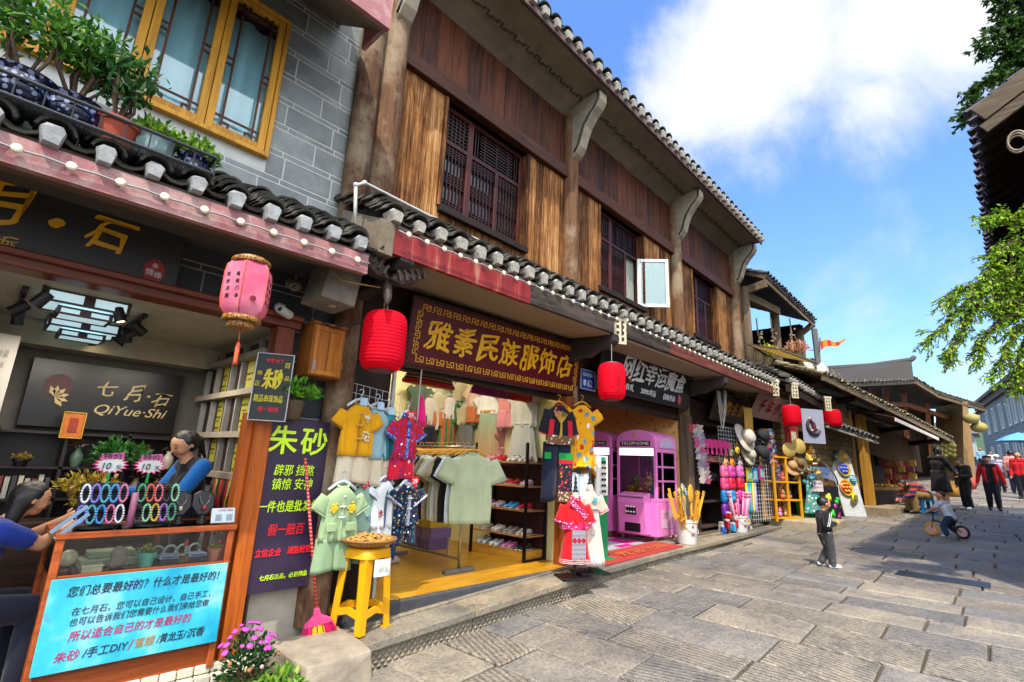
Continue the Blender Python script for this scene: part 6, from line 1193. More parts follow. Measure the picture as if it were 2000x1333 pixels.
for k in range(6):
 g = tag(M().build('sunglasses', BLACK, None), 'x y', 'x') if 0 else None
 s = T('sunglasses', 'black sunglasses clipped on the white display panel', 'sunglasses', 'sunglasses on the display stand', t.location+Vector((.0, -.03, .84+.075*k)), 0); b = M()
 for sx in (-1, 1): b.ball((sx*.03, -.012, 0), (.026, .008, .017), 12, 6)
 b.build('lens', plain('#0c0c10', .08), s, True); b = M(); b.tube([(-.055, -.01, .012), (0, -.018, .014), (.055, -.01, .012)], .004, 5); b.build('frame', BLACK, s)
# ================================================================== rail of T-shirts
def rail():
 t = T('clothes_rail', 'chrome clothes rail on long feet inside the clothes shop', 'clothes rail'); b = M(); x = 4.02; y0, y1 = 4.36, 5.7; z = 1.72; f = .318
 b.tube([(x, y0+.1, f+.03), (x, y0+.1, z-.05)], .016, 8); b.tube([(x, y1, f+.03), (x, y1, z-.05)], .016, 8); b.tube([(x, y0-.06, z-.05), (x, y1, z-.05)], .014, 8); b.build('rail', STEEL, t, True)
 b = M(); b.box(x-.21, x+.21, y0+.07, y0+.13, f, f+.045); b.box(x-.21, x+.21, y1-.03, y1+.03, f, f+.04); b.build('foot', plain('#5a5c60', .4), t, bevel=.006); b = M(); b.tube([(x, y0+.1, f+.14), (x, y1, f+.14)], .014, 8); b.tube([(x+.0, y0+.3, f+.14), (x, y0+.3, f+.34)], .012, 6); b.build('stretcher', STEEL, t)
 p = T('hanging_tee', 'pale sage green T-shirt at the front end of the chrome rail', 'T-shirt', 'T-shirts on the chrome rail', Vector((x, y0-.03, z-.12)), R(-22))
 tee_parts(p, .50, .76, .22, cloth('#a3ad8c'), cloth('#99a482'), ang=1.12, seed=41, d=.032, sw=.10, neck=.26, flare=1.0, fold=.8); hanger_parts(p, .46, WOODH, .015)
 cols = [('#b9c4c8', 'white T-shirt directly behind the pale sage one'), ('#16181c', 'black T-shirt behind the white one on the rail'), ('#9a917a', 'khaki T-shirt between a black and an off-white one'), ('#c0c4c0', 'off-white T-shirt behind the khaki one'), ('#aab89c', 'mint T-shirt behind the off-white one'), ('#8f8272', 'taupe T-shirt behind the mint one'), ('#1a1c22', 'second black T-shirt, behind the taupe one'), ('#8a98a4', 'blue-grey T-shirt in the middle of the rail'), ('#b0b8bc', 'pale grey T-shirt behind the blue-grey one'), ('#5f7a94', 'slate blue T-shirt towards the back of the rail'), ('#a09a90', 'warm grey T-shirt behind the slate blue one'), ('#8a7a68', 'brown T-shirt near the back of the rail'), ('#93a8b8', 'pale blue T-shirt last but one on the rail'), ('#6a6a70', 'dark grey T-shirt at the back end of the rail')]
 for i, (c, lab) in enumerate(cols):
  yy = y0+.075+.078*i; dup(p, Vector((x+random.uniform(-.01, .01), yy, z-.12-random.uniform(0, .01))), R(-14)+random.uniform(-.16, .08), lab, None, {'cloth': cloth(c), 'trim': cloth(c)})
rail()
def back(name, label, px, py, kind, m1, m2=None, w=.34, L=.5, L2=.5, y=6.28, m3=None, sl=.1):
 sd_ = px > 910 and y > 6; p = atx(px, py, 5.44) if sd_ else at(px, py, y); t = T(name, label, 'outfit', 'outfits hung on the walls of the clothes shop', p-Vector((.06, 0, 0)) if sd_ else p-Vector((0, .06, 0)), R(-78) if sd_ else 0)
 if kind != 'skirt': tee_parts(t, w, L, sl, m1, m2 if m3 else None, seed=int(px), ang=1.1 if sl > .15 else .8)
 if kind == 'set': bt = M(); bottoms(t, w*.9, L2, m2, 'shorts', seed=int(py), name='shorts'); t.children[-1].location.z = -L+.04
 if kind == 'dress': bottoms(t, w*.72, L2, m2, 'skirt', seed=int(py), flare=1.7, name='skirt', waist=m3); [setattr(c.location, 'z', -L+.06) for c in t.children if c.name.split('.')[0] in ('skirt', 'waistband')]
 if kind == 'skirt': bottoms(t, w, L2, m1, 'skirt', flare=1.5, seed=3, waist=m2, band=m3)
 hanger_parts(t, w, WP_, .01)
 return t
O = cloth('#b06a3a'); PK = cloth('#b87a78'); GRN = cloth('#2f6a4a'); GRY = cloth('#6a6d70'); CR2 = cloth('#b9b294'); WT2 = cloth('#b9bab2')
PURPB = cloth('#3a1038', pat='bands', c2='#a07a20', psc=9)
back('red_skirt', 'dark embroidered skirt with red hem at the top of the doorway', 836, 706, 'skirt', PURPB, cloth('#a8801c'), .5, .5, .30, 4.75, cloth('#b01020'))
back('red_skirt', 'red cloth skirt next to the embroidered one under the lintel', 905, 715, 'skirt', cloth('#a00f1c'), PURPB, .48, .5, .22, 4.75)
back('magenta_skirt', 'dark magenta skirt under the lintel, third from the post', 955, 735, 'skirt', cloth('#6a0f50'), PURPB, .5, .5, .27, 4.75)
back('red_skirt', 'last red skirt under the lintel near the jacket outfit', 1015, 757, 'skirt', cloth('#a80f20'), PURPB, .44, .5, .20, 4.75)
back('white_outfit', 'white shirt and dark skirt set, lowest at the back wall edge', 835, 775, 'dress', WT2, cloth('#15192a'), .38, .5, .55, m3=cloth('#3a4060'))
back('green_outfit', 'small dark green jacket high on the back wall by the post', 818, 750, 'set', cloth('#47584a'), cloth('#3f5042'), .32, .42, .22)
back('orange_outfit', 'cream top with orange shorts high on the back wall', 852, 765, 'set', CR2, O, .32, .36, .22)
back('orange_outfit', 'white top and long green-orange skirt on the back wall', 873, 775, 'dress', WHC, cloth('#a8602c', pat='stripe', c2='#2f6a4a', psc=3), .34, .36, .85, m3=cloth('#a02a30'))
back('green_outfit', 'cream blouse with green pleated skirt on the back wall', 897, 745, 'dress', CR2, GRN, .38, .4, .36, m3=GRN)
back('grey_outfit', 'cream top with a long grey skirt in the middle of the back wall', 918, 790, 'dress', CR2, GRY, .36, .34, .95, m3=cloth('#b89a6a'))
back('orange_outfit', 'peach top with orange short skirt on the back wall', 938, 755, 'set', PALE, cloth('#b0683f'), .36, .36, .26)
back('robe_outfit', 'white top with long ombre green and peach skirt', 962, 768, 'dress', WHC, cloth('#7fa890', pat='zgrad', c2='#c08a60', psc=.8), .42, .34, 1.0, m3=cloth('#b8863a'))
back('pink_outfit', 'pink top and shorts high on the back wall', 1000, 755, 'set', PK, cloth('#c08088'), .36, .40, .26)
back('white_outfit', 'white blouse and long white skirt with tassel on the back wall', 1030, 760, 'dress', WT2, cloth('#aeb0aa'), .42, .55, .55, m3=WT2)
back('pink_outfit', 'pale pink child suit hanging over the shoe rack', 985, 835, 'set', PK, cloth('#c0848c'), .36, .34, .24, 5.35)
back('white_outfit', 'white child suit with dark collar bow over the shoe rack', 1022, 842, 'set', WT2, cloth('#5a8a80'), .36, .34, .24, 5.2)
def shoe_rack():
 t = T('shoe_rack', 'black framed shoe rack with wooden shelves inside the clothes shop', 'rack'); x0, x1, y0, y1 = 5.06, 5.46, 4.42, 5.4; b = M(); F = .318
 for x in (x0, x1):
  for y in (y0, y1): b.box(x-.016, x+.016, y-.016, y+.016, F, 1.78)
 b.box(x0, x1, y0-.014, y0+.014, F, F+.03); b.build('frame', BLKM, t); b = M(); b.box(x1+.02, x1+.03, y0, y1, F, 1.6); b.build('back', plain('#3a0f16', .7), t)
 for z in (.62, .93, 1.23, 1.53): b = M(); b.box(x0+.016, x1-.016, y0+.0, y1, z-.018, z); b.build('shelf', wood('#7a4a20', '#b5834a', .5, 'Y', 1, .5, bump=.1), t)
 b = M(); b.box(x0+.02, x1-.02, y0+.02, y1, F, .44); b.build('plinth', wood('#9a6a20', '#c9973a', .5, 'Y', 1, .5, bump=.1), t)
 return x0, x1, y0, y1
SX = shoe_rack()
def shoe(label, loc, rz, up, sole, group):
 t = T('shoe', label, 'shoe', group, loc, rz); b = M(); rg = []
 for q, w, h0, h1 in ((0, .022, 0, .055), (.12, .028, 0, .072), (.35, .028, 0, .068), (.55, .031, 0, .045), (.8, .033, 0, .034), (.95, .024, 0, .026), (1, .012, .004, .018)):
  rg.append([(-.09+.19*q, w*math.cos(a), .012+h0+(h1-h0)*(.5+.5*math.sin(a))) for a in [2*math.pi*j/12 for j in range(12)]])
 b.loops(rg); b.build('upper', up, t, True); s = M(); s.loops([[(-.094+.2*q, w*math.cos(a), .007+.008*math.sin(a)) for a in [2*math.pi*j/10 for j in range(10)]] for q, w in ((0, .02), (.15, .031), (.5, .034), (.85, .036), (1, .012))]); s.build('sole', sole, t, True)
 b = M(); b.ball((-.055, 0, .075), (.03, .018, .012), 10, 5); b.build('opening', plain('#2a2422', .8), t, True); return t
random.seed(12); WS = plain('#b8b4ac', .5)
shc = [(1.532, [('#c48a92', 'pale pink'), ('#b81420', 'red'), ('#c4c0c0', 'white'), ('#b8a8b8', 'lilac')], 'on the top shelf'), (.932+.0, [('#b04a90', 'magenta'), ('#a8909a', 'grey-pink'), ('#2a82b8', 'sky blue'), ('#b0101c', 'red strap')], 'on the middle shelf'), (.622, [('#8a8478', 'grey trainer'), ('#b0aaa0', 'off-white trainer'), ('#77716a', 'dark grey trainer'), ('#a09a90', 'beige trainer')], 'on the lower shelf'), (.442, [('#a8b8c4', 'white-blue'), ('#c8ccc8', 'silver'), ('#c06a9a', 'pink'), ('#15151a', 'black')], 'on the plinth')]
shc.insert(1, (1.232, [('#b8566a', 'rose'), ('#c0b8b4', 'cream'), ('#a81c28', 'crimson'), ('#b0a0b4', 'pale violet')], 'on the second shelf'))
for z, row, where in shc:
 for i, (c, nm) in enumerate(row):
  for k in (0, 1): shoe(f'{nm} child shoe of a pair {where} of the shoe rack', Vector((5.17+random.uniform(-.01, .03), 5.28-.235*i-.085*k, z)), math.pi+random.uniform(-.25, .25), plain(c, .5, .25, 40, .1), WS, f'pair of {nm} shoes {where}')
for k in range(7):
 b = M(); x, y, z = 4.62+.02*(k % 2), 5.75+.25*(k//4), .32+.14*(k % 4); b.box(x, x+.36, y, y+.22, z, z+.135); b.box(x-.004, x+.364, y-.004, y+.224, z+.10, z+.1365)
 tag(b.build('shoe_box', plain(['#5a4a78', '#6a5a88', '#a8902a', '#5a4a78'][k % 4], .5, .15), bevel=.003), 'purple or yellow shoe box stacked on the floor behind the chrome rail', 'box', 'shoe boxes piled behind the rail')
b = M(); b.box(3.0, 3.9, 5.9, 6.3, .318, 1.1); tag(b.build('sales_counter', wood('#2a1a12', '#4a3020', .5, 'X'), bevel=.01), 'dark sales counter in the depth of the clothes shop', 'counter')
for k, x in enumerate((3.55, 3.8)):
 th, c, u, v = board_thing('counter_sign', ['green payment card standing on the counter', 'second green and white payment card on the counter'][k], 'card', (x, 5.9, 1.2), EX, (0, .25, 1), .13, .18, plain('#1f8a3f', .4), .008); b = M(); b.obox(c+v*-.01+u.cross(v)*.002, u*.045, v*.05, u.cross(v)*.001); b.build('white_field', WHITE, th)
# ================================================================== CLAW MACHINES
PKM = plain('#d877bc', .32, .08, 4, .02); PKD = plain('#c05aa2', .35, .08, 4, .02)
def claw():
 t = T('claw_machine', 'pink telephone-box claw machine nearer the street, full of plush toys', 'claw machine', 'pink claw machines', Vector((7.85, 4.05, .372)), 0)
 w, d, h = .74, .74, 1.80; b = M(); b.box(0, d, 0, w, .09, .62); b.build('cabinet', PKM, t, bevel=.012)
 p = M(); z0, z1 = .62, 1.48
 for x in (0, d-.05):
  for y in (0, w-.05): p.box(x, x+.05, y, y+.05, z0, z1)
 for z in (z0, z1-.06): p.box(.05, d-.05, .0, .04, z, z+.06); p.box(.0, .04, .05, w-.05, z, z+.06); p.box(.05, d-.05, w-.04, w, z, z+.06)
 for x in (.22,): p.box(x, x+.035, .004, .03, z0+.06, z1-.06)
 for z in (z0+.32, z0+.55): p.box(.05, d-.05, .006, .028, z, z+.03)
 p.build('pillar', PKM, t, bevel=.006)
 g = M(); g.box(.012, .016, .05, w-.05, z0+.06, z1-.06); g.box(.05, d-.05, .012, .016, z0+.06, z1-.06); g.build('glass', glass((1, .97, 1), .03, .3), t)
 b = M(); b.box(d-.03, d-.02, .04, w-.04, z0, z1); b.box(.04, d-.04, w-.03, w-.02, z0, z1); b.build('back_panel', plain('#7a4a8a', .3), t); b = M(); b.box(.03, d-.03, .03, w-.03, z0-.01, z0+.01); b.build('floor', PKD, t)
 b = M(); prof = [(0, 1.48), (0, 1.62)]+[(w/2-w/2*math.cos(math.pi*i/12), 1.62+.17*math.sin(math.pi*i/12)) for i in range(1, 12)]+[(w, 1.62), (w, 1.48)]; b.prism([(a, z) for a, z in prof], (-.02, 0, 0), (0, 1, 0), (0, 0, 1), (d+.04, 0, 0)); b.build('roof', PKM, t, bevel=.012)
 s = M(); s.box(-.032, -.02, .09, w-.09, 1.52, 1.60); sg = s.build('sign', plain('#17121a', .3), t); letter([('TELEPHONE', 0, 0, w-.22, .05, .01, 0, 0)], WHITE, t, Vector((-.032, w/2, 1.56)), (0, -1, 0), EZv)
 s = M(); s.prism([(.12+.5*0, 1.5), (d-.08, 1.5)]+[(d/2+.02+.27*math.cos(math.pi*i/10), 1.52+.15*math.sin(math.pi*i/10)) for i in range(0, 11)], (0, -.004, 0), EX, EZv, (0, -.006, 0)); s.build('side_sign', plain('#b9a8c4', .3, .3, 14), t)
 e = M(); e.lathe([(0, 0), (.035, .004), (.03, .012), (0, .014)], (-.02, w/2, 1.70), 14, 0, (-1, 0, 0)); e.build('crest', plain('#b89030', .4), t)
 s = M(); s.box(-.004, .012, .05, w-.05, 1.36, 1.48); s.build('header', emit('#efe4ff', .7), t)
 c = M(); c.add([(-.16, .12, .30), (-.16, w-.12, .30), (-.20, w-.12, .62), (-.20, .12, .62), (-.17, .12, .72), (-.17, w-.12, .72), (0, w-.12, .76), (0, .12, .76), (0, .12, .12), (0, w-.12, .12), (-.13, .12, .12), (-.13, w-.12, .12)], [(0, 1, 2, 3), (3, 2, 5, 4), (4, 5, 6, 7), (10, 11, 1, 0), (8, 9, 11, 10), (0, 3, 4, 7, 8, 10), (1, 11, 9, 6, 5, 2)]); c.build('console', PKM, t, bevel=.012)
 s = M(); s.box(-.19, -.17, .28, .46, .42, .58); s.build('button_panel', plain('#2a2230', .35), t); s = M()
 for y in (.31, .36, .41, .45):
  for z in (.46, .54): s.lathe([(.014, 0), (.014, .02), (.008, .026)], (-.19, y, z), 10, 0, (-1, 0, 0))
 s.build('button', WHITE, t, True); s = M(); s.box(-.166, -.15, .22, .5, .155, .29); s.build('prize_hatch', plain('#150a12', .4), t, bevel=.006); s = M(); s.box(-.20, -.172, .15, w-.15, .69, .70); s.build('trim', STEEL, t)
 s = M(); s.box(.14, .56, -.006, .001, .22, .50); s.build('side_sticker', plain('#c8a8c0', .4, .1), t); letter([('TELEP', -.08, .08, .18, .035, .004, 0, 0), ('HONE', -.11, .03, .12, .035, .004, 0, 0)], PKD, t, Vector((.35, -.006, .36)), EX, EZv, depth=.001)
 s = M()
 for k, x in enumerate((.36, .41, .46, .5)): s.box(x, x+.03, -.009, -.006, .24, .32+.04*(k % 3))
 s.build('sticker_skyline', PKD, t)
 s = M(); s.lathe([(.0, 0), (.05, .0), (.05, -.06), (.03, -.08)], (.35, .37, 1.44), 12);
 for a in (0, 2.1, 4.2): s.tube([(.35, .37, 1.37), (.35+.07*math.cos(a), .37+.07*math.sin(a), 1.32), (.35+.03*math.cos(a), .37+.03*math.sin(a), 1.26)], .006, 6)
 s.build('claw', STEEL, t, True); s = M(); s.tube([(.08, .08, 1.46), (.08, w-.08, 1.46)], .012, 6); s.tube([(.1, .36, 1.45), (d-.08, .36, 1.45)], .012, 6); s.build('gantry', STEEL, t)
 for x in (.06, d-.06):
  for y in (.07, w-.07): s = M(); s.lathe([(.034, -.012), (.034, .012)], (x, y, .036), 12, 0, (0, 1, 0)); s.box(x-.014, x+.014, y-.018, y+.018, .05, .09); s.build('caster', STEEL, t, True, auto=40)
 c2 = dup(t, Vector((7.85, 4.90, .372)), 0, 'pink telephone-box claw machine farther inside, holding yellow plush ducks')
 return t, c2
C1, C2 = claw()
def plush(base, loc, r, body, acc, label, ears, grp):
 t = T('plush_toy', label, 'plush toy', grp, base+Vector(loc), random.uniform(2.4, 3.8)); b = M(); b.ball((0, 0, r*.8), (r*.8, r*.75, r*.85), 12, 8); b.ball((r*.15, 0, r*1.9), (r*.65, r*.7, r*.6), 12, 8)
 for s in (-1, 1): b.ball((r*.35, s*r*.75, r*.9), (r*.3, r*.3, r*.45), 8, 5); b.ball((r*.6, s*r*.45, r*.25), (r*.4, r*.28, r*.25), 8, 5)
 for s in (-1, 1):
  if ears == 'round': b.ball((0, s*r*.5, r*2.4), (r*.2, r*.24, r*.26), 8, 5)
  elif ears == 'long': b.ball((0, s*r*.3, r*2.8), (r*.14, r*.16, r*.55), 8, 5)
 b.build('body', cloth(body), t, True); m = M(); m.ball((r*.72, 0, r*1.8), (r*.25, r*.3, r*.2), 8, 5); m.build('muzzle', cloth(acc), t, True); e = M()
 for s in (-1, 1): e.ball((r*.72, s*r*.28, r*2.05), r*.08, 6, 4)
 e.build('eye', BLACK, t)
random.seed(21)
pl = [((.20, .16, .0), .1, '#3a6a9a', '#c8c0b0', 'blue plush bear', 'round'), ((.2, .38, .0), .1, '#b8485a', '#d0c0b8', 'red plush bear', 'round'), ((.18, .58, .0), .095, '#c9a010', '#b8601c', 'yellow plush duck', ''), ((.42, .2, .0), .11, '#7a5a3a', '#c8b090', 'brown plush bear', 'round'), ((.45, .5, .0), .11, '#c07a94', '#d8c8c8', 'pink plush rabbit', 'long'),
      ((.60, .15, .0), .1, '#1c1c22', '#c8c8c8', 'black and white plush panda', 'round'), ((.3, .3, .17), .09, '#b8a080', '#7a5a3a', 'tan plush dog', 'long'), ((.33, .55, .16), .09, '#4a7a3a', '#c0b070', 'green plush frog', 'round'), ((.52, .28, .19), .09, '#b89a70', '#d0c0a0', 'beige plush sheep', 'round')]
for loc, r, c1, c2, nm, e in pl: plush(C1.location, (loc[0], loc[1], loc[2]+.635), r, c1, c2, nm+' behind the glass of the nearer claw machine', e, 'plush toys in the claw machines')
for k, (loc, r) in enumerate((((.16, .2, 0), .11), ((.16, .46, 0), .11), ((.2, .3, .19), .1), ((.4, .2, 0), .12), ((.4, .5, 0), .12), ((.18, .55, .19), .1), ((.18, .18, .34), .09))): plush(C2.location, (loc[0], loc[1], loc[2]+.635), r, '#c9a60a', '#b8601c', 'yellow plush duck piled in the farther claw machine', '', 'yellow ducks in the farther claw machine')
b = M(); b.add([(5.62, 3.58, zs(5.62)+.008), (7.75, 3.58, zs(7.75)+.008), (7.75, 4.06, zs(7.75)+.008), (5.62, 4.06, zs(5.62)+.008), (5.62, 3.58, zs(5.62)+.016), (7.75, 3.58, zs(7.75)+.016), (7.75, 4.06, zs(7.75)+.016), (5.62, 4.06, zs(5.62)+.016)], [(3, 2, 1, 0), (4, 5, 6, 7), (0, 1, 5, 4), (1, 2, 6, 5), (2, 3, 7, 6), (3, 0, 4, 7)])
t = T('red_doormat', 'worn red welcome mat with faded yellow characters before the claw machines', 'mat'); b.build('mat', plain('#9c2620', .9, .25, 5, .3), t)
letter([('欢迎光临', 0, 0, 1.3, .22, .01, 0, 0)], plain('#a8602a', .9), t, Vector((6.9, 3.8, zs(6.9)+.018)), Vector((1, 0, .02)), (0, 1, 0), depth=.001)
b = M(); b.box(8.955, 9.018, 4.5, 4.62, 1.75, 1.87); t = T('wall_box', 'small white switch box on the peach wallpaper', 'switch'); b.build('box', WHITE, t, bevel=.006)
b = M(); b.box(9.03, 9.17, 3.985, 3.998, 2.2, 2.35); tag(b.build('small_notice', plain('#a83a3a', .5)), 'small red notice on the post beside the claw machine shop', 'notice')
t = T('added_tube_lamp', 'added unseen tube lamp brightening the clothes shop from its ceiling', 'lamp'); b = M(); b.box(3.1, 5.0, 5.0, 5.1, 2.88, 2.92); b.build('housing', WHITE, t); b = M(); b.tube([(3.15, 5.05, 2.86), (4.95, 5.05, 2.86)], .02, 8); b.build('tube', emit('#fff2d8', 60), t, True)  # lamp added out of view to brighten the shop interior
# ================================================================== PEOPLE
SKIN = plain('#c08a68', .55, .08, 12, .03); SKIN2 = plain('#b57c5a', .55, .08, 12, .03); HAIRM = plain('#0d0a09', .5, .3, 60, .3); EYEW = plain('#0a0808', .2); LIP = plain('#8a3a34', .5)
def gpos(px, py):
 t = 1.5
 while t < 80:
  p = dep(px, py, t)
  if p.z <= zg(p.x): return p, t
  t += .02
 return dep(px, py, 30), 30
def capsule(b, p, q, ra, rb, n=12):
 p, q = Vector(p), Vector(q); d = q-p
 if d.length < 1e-5: b.ball(p, ra, n, 8); return
 d = d.normalized(); s = d.cross(Vector((0, 0, 1)) if abs(d.z) < .9 else Vector((1, 0, 0))).normalized(); u = s.cross(d); L = []
 for k in range(1, 5): a = -math.pi/2+k*math.pi/10; L.append((p+d*ra*math.sin(a), ra*math.cos(a)))
 L.append((p, ra)); L.append((q, rb))
 for k in range(1, 5): a = k*math.pi/10; L.append((q+d*rb*math.sin(a), rb*math.cos(a)))
 b.loops([[c+s*r*math.cos(2*math.pi*j/n)+u*r*math.sin(2*math.pi*j/n) for j in range(n)] for c, r in L])
def remesh(prims, vox, smooth=4):
 """union of capsules (p, q, ra, rb, material) grown into one skin"""
 b = M()
 for p, q, ra, rb, m in prims: capsule(b, p, q, ra, rb)
 me = bpy.data.meshes.new('tmp'); me.from_pydata(b.v, [], b.f); o = bpy.data.objects.new('tmp', me); COL.objects.link(o)
 r = o.modifiers.new('r', 'REMESH'); r.mode = 'VOXEL'; r.voxel_size = vox; s = o.modifiers.new('s', 'SMOOTH'); s.factor = .5; s.iterations = smooth
 bpy.context.view_layer.update(); out = bpy.data.meshes.new_from_object(o.evaluated_get(bpy.context.evaluated_depsgraph_get())); bpy.data.objects.remove(o); bpy.data.meshes.remove(me)
 nf = len(out.polygons); c = np.empty(nf*3); out.polygons.foreach_get('center', c); c = c.reshape(-1, 3); best = np.full(nf, 1e9); idx = np.zeros(nf, int)
 for p, q, ra, rb, m in prims:
  p, q = np.array(p), np.array(q); d = q-p; L2 = max(d@d, 1e-9); t = np.clip(((c-p)@d)/L2, 0, 1); ds = np.linalg.norm(c-(p+t[:, None]*d), axis=1)-(ra+(rb-ra)*t); w = ds < best; best[w] = ds[w]; idx[w] = m
 return out, idx
def person(label, loc, yaw, H, J=None, top=None, bottom=None, shoe=None, skin=None, hair='short', sleeve='long', legs='long', loose=.006, hf=None, group=None, child=False, extra=None, dress=None, vox=None, hairmat=None, curl=.5, slv=None):
 skin = skin or SKIN; t = T('person', label, 'person', group, Vector(loc), yaw)
 if child: P = dict(pel=(0, 0, .47), chest=(.0, 0, .655), neck=(0, 0, .75), head=(.01, 0, .865), hip=.052, sh=.105, shz=.715, knee=.24, elb=.56, wri=.43, hr=.085)
 else: P = dict(pel=(0, 0, .52), chest=(0, 0, .72), neck=(0, 0, .84), head=(.012, 0, .925), hip=.05, sh=.105, shz=.805, knee=.275, elb=.63, wri=.48, hr=.062)
 j = {'pel': P['pel'], 'chest': P['chest'], 'neck': P['neck'], 'head': P['head']}
 for s, n in ((1, 'L'), (-1, 'R')):
  j['hip'+n] = (P['pel'][0], s*P['hip'], P['pel'][2]-.02); j['kne'+n] = (.012, s*(P['hip']+.004), P['knee']); j['ank'+n] = (0, s*(P['hip']+.006), .04); j['toe'+n] = (.095, s*(P['hip']+.02), .018)
  j['sho'+n] = (0, s*P['sh'], P['shz']); j['elb'+n] = (-.01, s*(P['sh']+.035), P['elb']); j['wri'+n] = (.035, s*(P['sh']+.045), P['wri'])
 j.update(J or {}); V = {k: Vector(v)*H for k, v in j.items()}; pr = []; mats = [skin, top, bottom, shoe, slv or top]
 k = H*(1.12 if child else 1)
 def add(p, q, ra, rb, m): pr.append((tuple(p), tuple(q), ra*k, rb*k, m))
 lo = loose
 ax = (V['shoL']-V['shoR']).normalized(); hx = (V['hipL']-V['hipR']).normalized(); pv, cv = V['pel'], V['chest']; mid = pv.lerp(cv, .45)
 for s in (1, -1):
  add(pv+hx*s*.038*k, mid+hx*s*.033*k, .064+lo, .058+lo, 1 if legs != 'x' else 2); add(mid+ax*s*.033*k, cv+ax*s*.045*k, .058+lo, .062+lo, 1)
 add(V['shoL']-ax*.02*k, V['shoR']+ax*.02*k, .042+lo, .042+lo, 1); add(cv, V['neck']-(V['neck']-cv)*.25, .06, .035, 1)
 add(V['neck']-(V['neck']-cv)*.2, V['head'], .03, .032, 0)
 for n, s in (('L', 1), ('R', -1)):
  h, kn, an, to = V['hip'+n], V['kne'+n], V['ank'+n], V['toe'+n]; lm = {'long': (2, 2), 'short': (2, 0), 'bare': (0, 0)}[legs]
  add(h, h.lerp(kn, .6), .062+lo, .05+lo*(lm[0] == 2), lm[0]); add(h.lerp(kn, .6), kn, .05+lo*(lm[0] == 2), .042+lo*(lm[0] == 2), lm[0]); add(kn, kn.lerp(an, .35), .040+lo*(lm[1] == 2), .041+lo*(lm[1] == 2), lm[1]); add(kn.lerp(an, .35), an.lerp(kn, .08), .041+lo*(lm[1] == 2), .026+lo*1.4*(lm[1] == 2), lm[1])
  fd = (to-an); heel = an-Vector((fd.x, fd.y, 0))*.25-Vector((0, 0, .014*H)); add(heel, to-fd*.25-Vector((0, 0, .0)), .026, .028, 3); add(to-fd*.3, to, .029, .021, 3); add(an, heel, .025, .026, 3)
  so_, el, wr = V['sho'+n], V['elb'+n], V['wri'+n]; am = {'long': (4, 4), 'short': (4, 0), 'none': (0, 0)}[sleeve]
  add(so_, so_.lerp(el, .55), .038+lo, .033+lo*(am[0] == 4), am[0]); add(so_.lerp(el, .55), el, .033+lo*(am[1] == 4), .028+lo*(am[1] == 4), am[1]); add(el, wr, .028+lo*(am[1] == 4), .019+lo*(am[1] == 4), am[1])
  hd = (wr-el).normalized(); add(wr, wr+hd*.038*H, .018, .021, 0)
 hr = P['hr']*H; hc = V['head']; f = Vector(hf) if hf else Vector((1, 0, 0)); f.normalize(); sd = Vector((0, 0, 1)).cross(f).normalized(); u = f.cross(sd); kk = H if not child else H*1.12
 def hd_(p, q, ra, rb, m=0): pr.append((tuple(hc+f*p[0]*hr+sd*p[1]*hr+u*p[2]*hr), tuple(hc+f*q[0]*hr+sd*q[1]*hr+u*q[2]*hr), ra*hr, rb*hr, m))
 hd_((-.12, 0, .2), (.08, 0, .2), .92, .9); hd_((.1, 0, .1), (.3, 0, -.55), .75, .45); hd_((.5, 0, -.05), (.5, 0, -.6), .42, .3); hd_((.88, 0, .12), (1.0, 0, -.16), .08, .14)
 for s in (1, -1): hd_((-.05, s*.92, .08), (-.1, s*.95, -.16), .14, .10); hd_((.55, s*.4, -.22), (.5, s*.42, -.3), .32, .28)
 me, idx = remesh(pr, vox or max(.008, .0105*H/1.6));
 co_ = np.empty(len(me.vertices)*3); me.vertices.foreach_get('co', co_);
 fb = M()
 for n, s in (('L', 1), ('R', -1)):
  el, wr = V['elb'+n], V['wri'+n]; hd = (wr-el).normalized(); pn = hd.cross(Vector((0, 0, 1))); pn = pn.normalized() if pn.length > .1 else Vector((0, s, 0)); side = hd.cross(pn).normalized(); palm = wr+hd*.04*H; kf = H/1.65*(1.1 if child else 1)
  cu = (pn*s*-1)
  for q, (off, L, r) in enumerate(((-.024, .068, .0075), (-.008, .078, .008), (.008, .074, .0078), (.023, .058, .0068))):
   p0 = palm+side*off*kf; p1 = p0+(hd+cu*curl*.4).normalized()*L*.4*kf; p2 = p1+(hd+cu*curl*1.3).normalized()*L*.33*kf; p3 = p2+(hd*.6+cu*curl*2.2).normalized()*L*.27*kf; fb.tube([p0-hd*.01, p0, p1, p2, p3], [r*kf*1.1, r*kf*1.1, r*kf, r*kf*.9, r*kf*.6], 6)
  p0 = wr+hd*.016*H-side*.016*kf; fb.tube([p0, p0+(hd*.5-side*.8+cu*.3).normalized()*.03*kf, p0+(hd*.9-side*.7+cu*.5).normalized()*.058*kf], [.010*kf, .0095*kf, .006*kf], 6)
 nv = len(me.vertices); vs = co_.reshape(-1, 3).tolist()+[list(v) for v in fb.v]; fs = [tuple(p.vertices) for p in me.polygons]+[tuple(i+nv for i in q) for q in fb.f]; bpy.data.meshes.remove(me)
 body = bpy.data.meshes.new('body'); body.from_pydata(vs, [], fs)
 for m in mats: body.materials.append(m or skin)
 mi = idx.tolist()+[0]*len(fb.f); body.polygons.foreach_set('material_index', mi); body.polygons.foreach_set('use_smooth', [True]*len(fs)); body.update(); link('body', body, t)
 e = M()
 for s in (1, -1): e.ball(hc+f*hr*.86+sd*s*hr*.36+u*hr*.10, (hr*.10, hr*.12, hr*.075), 8, 5)
 e.build('eye', EYEW, t, True); e = M()
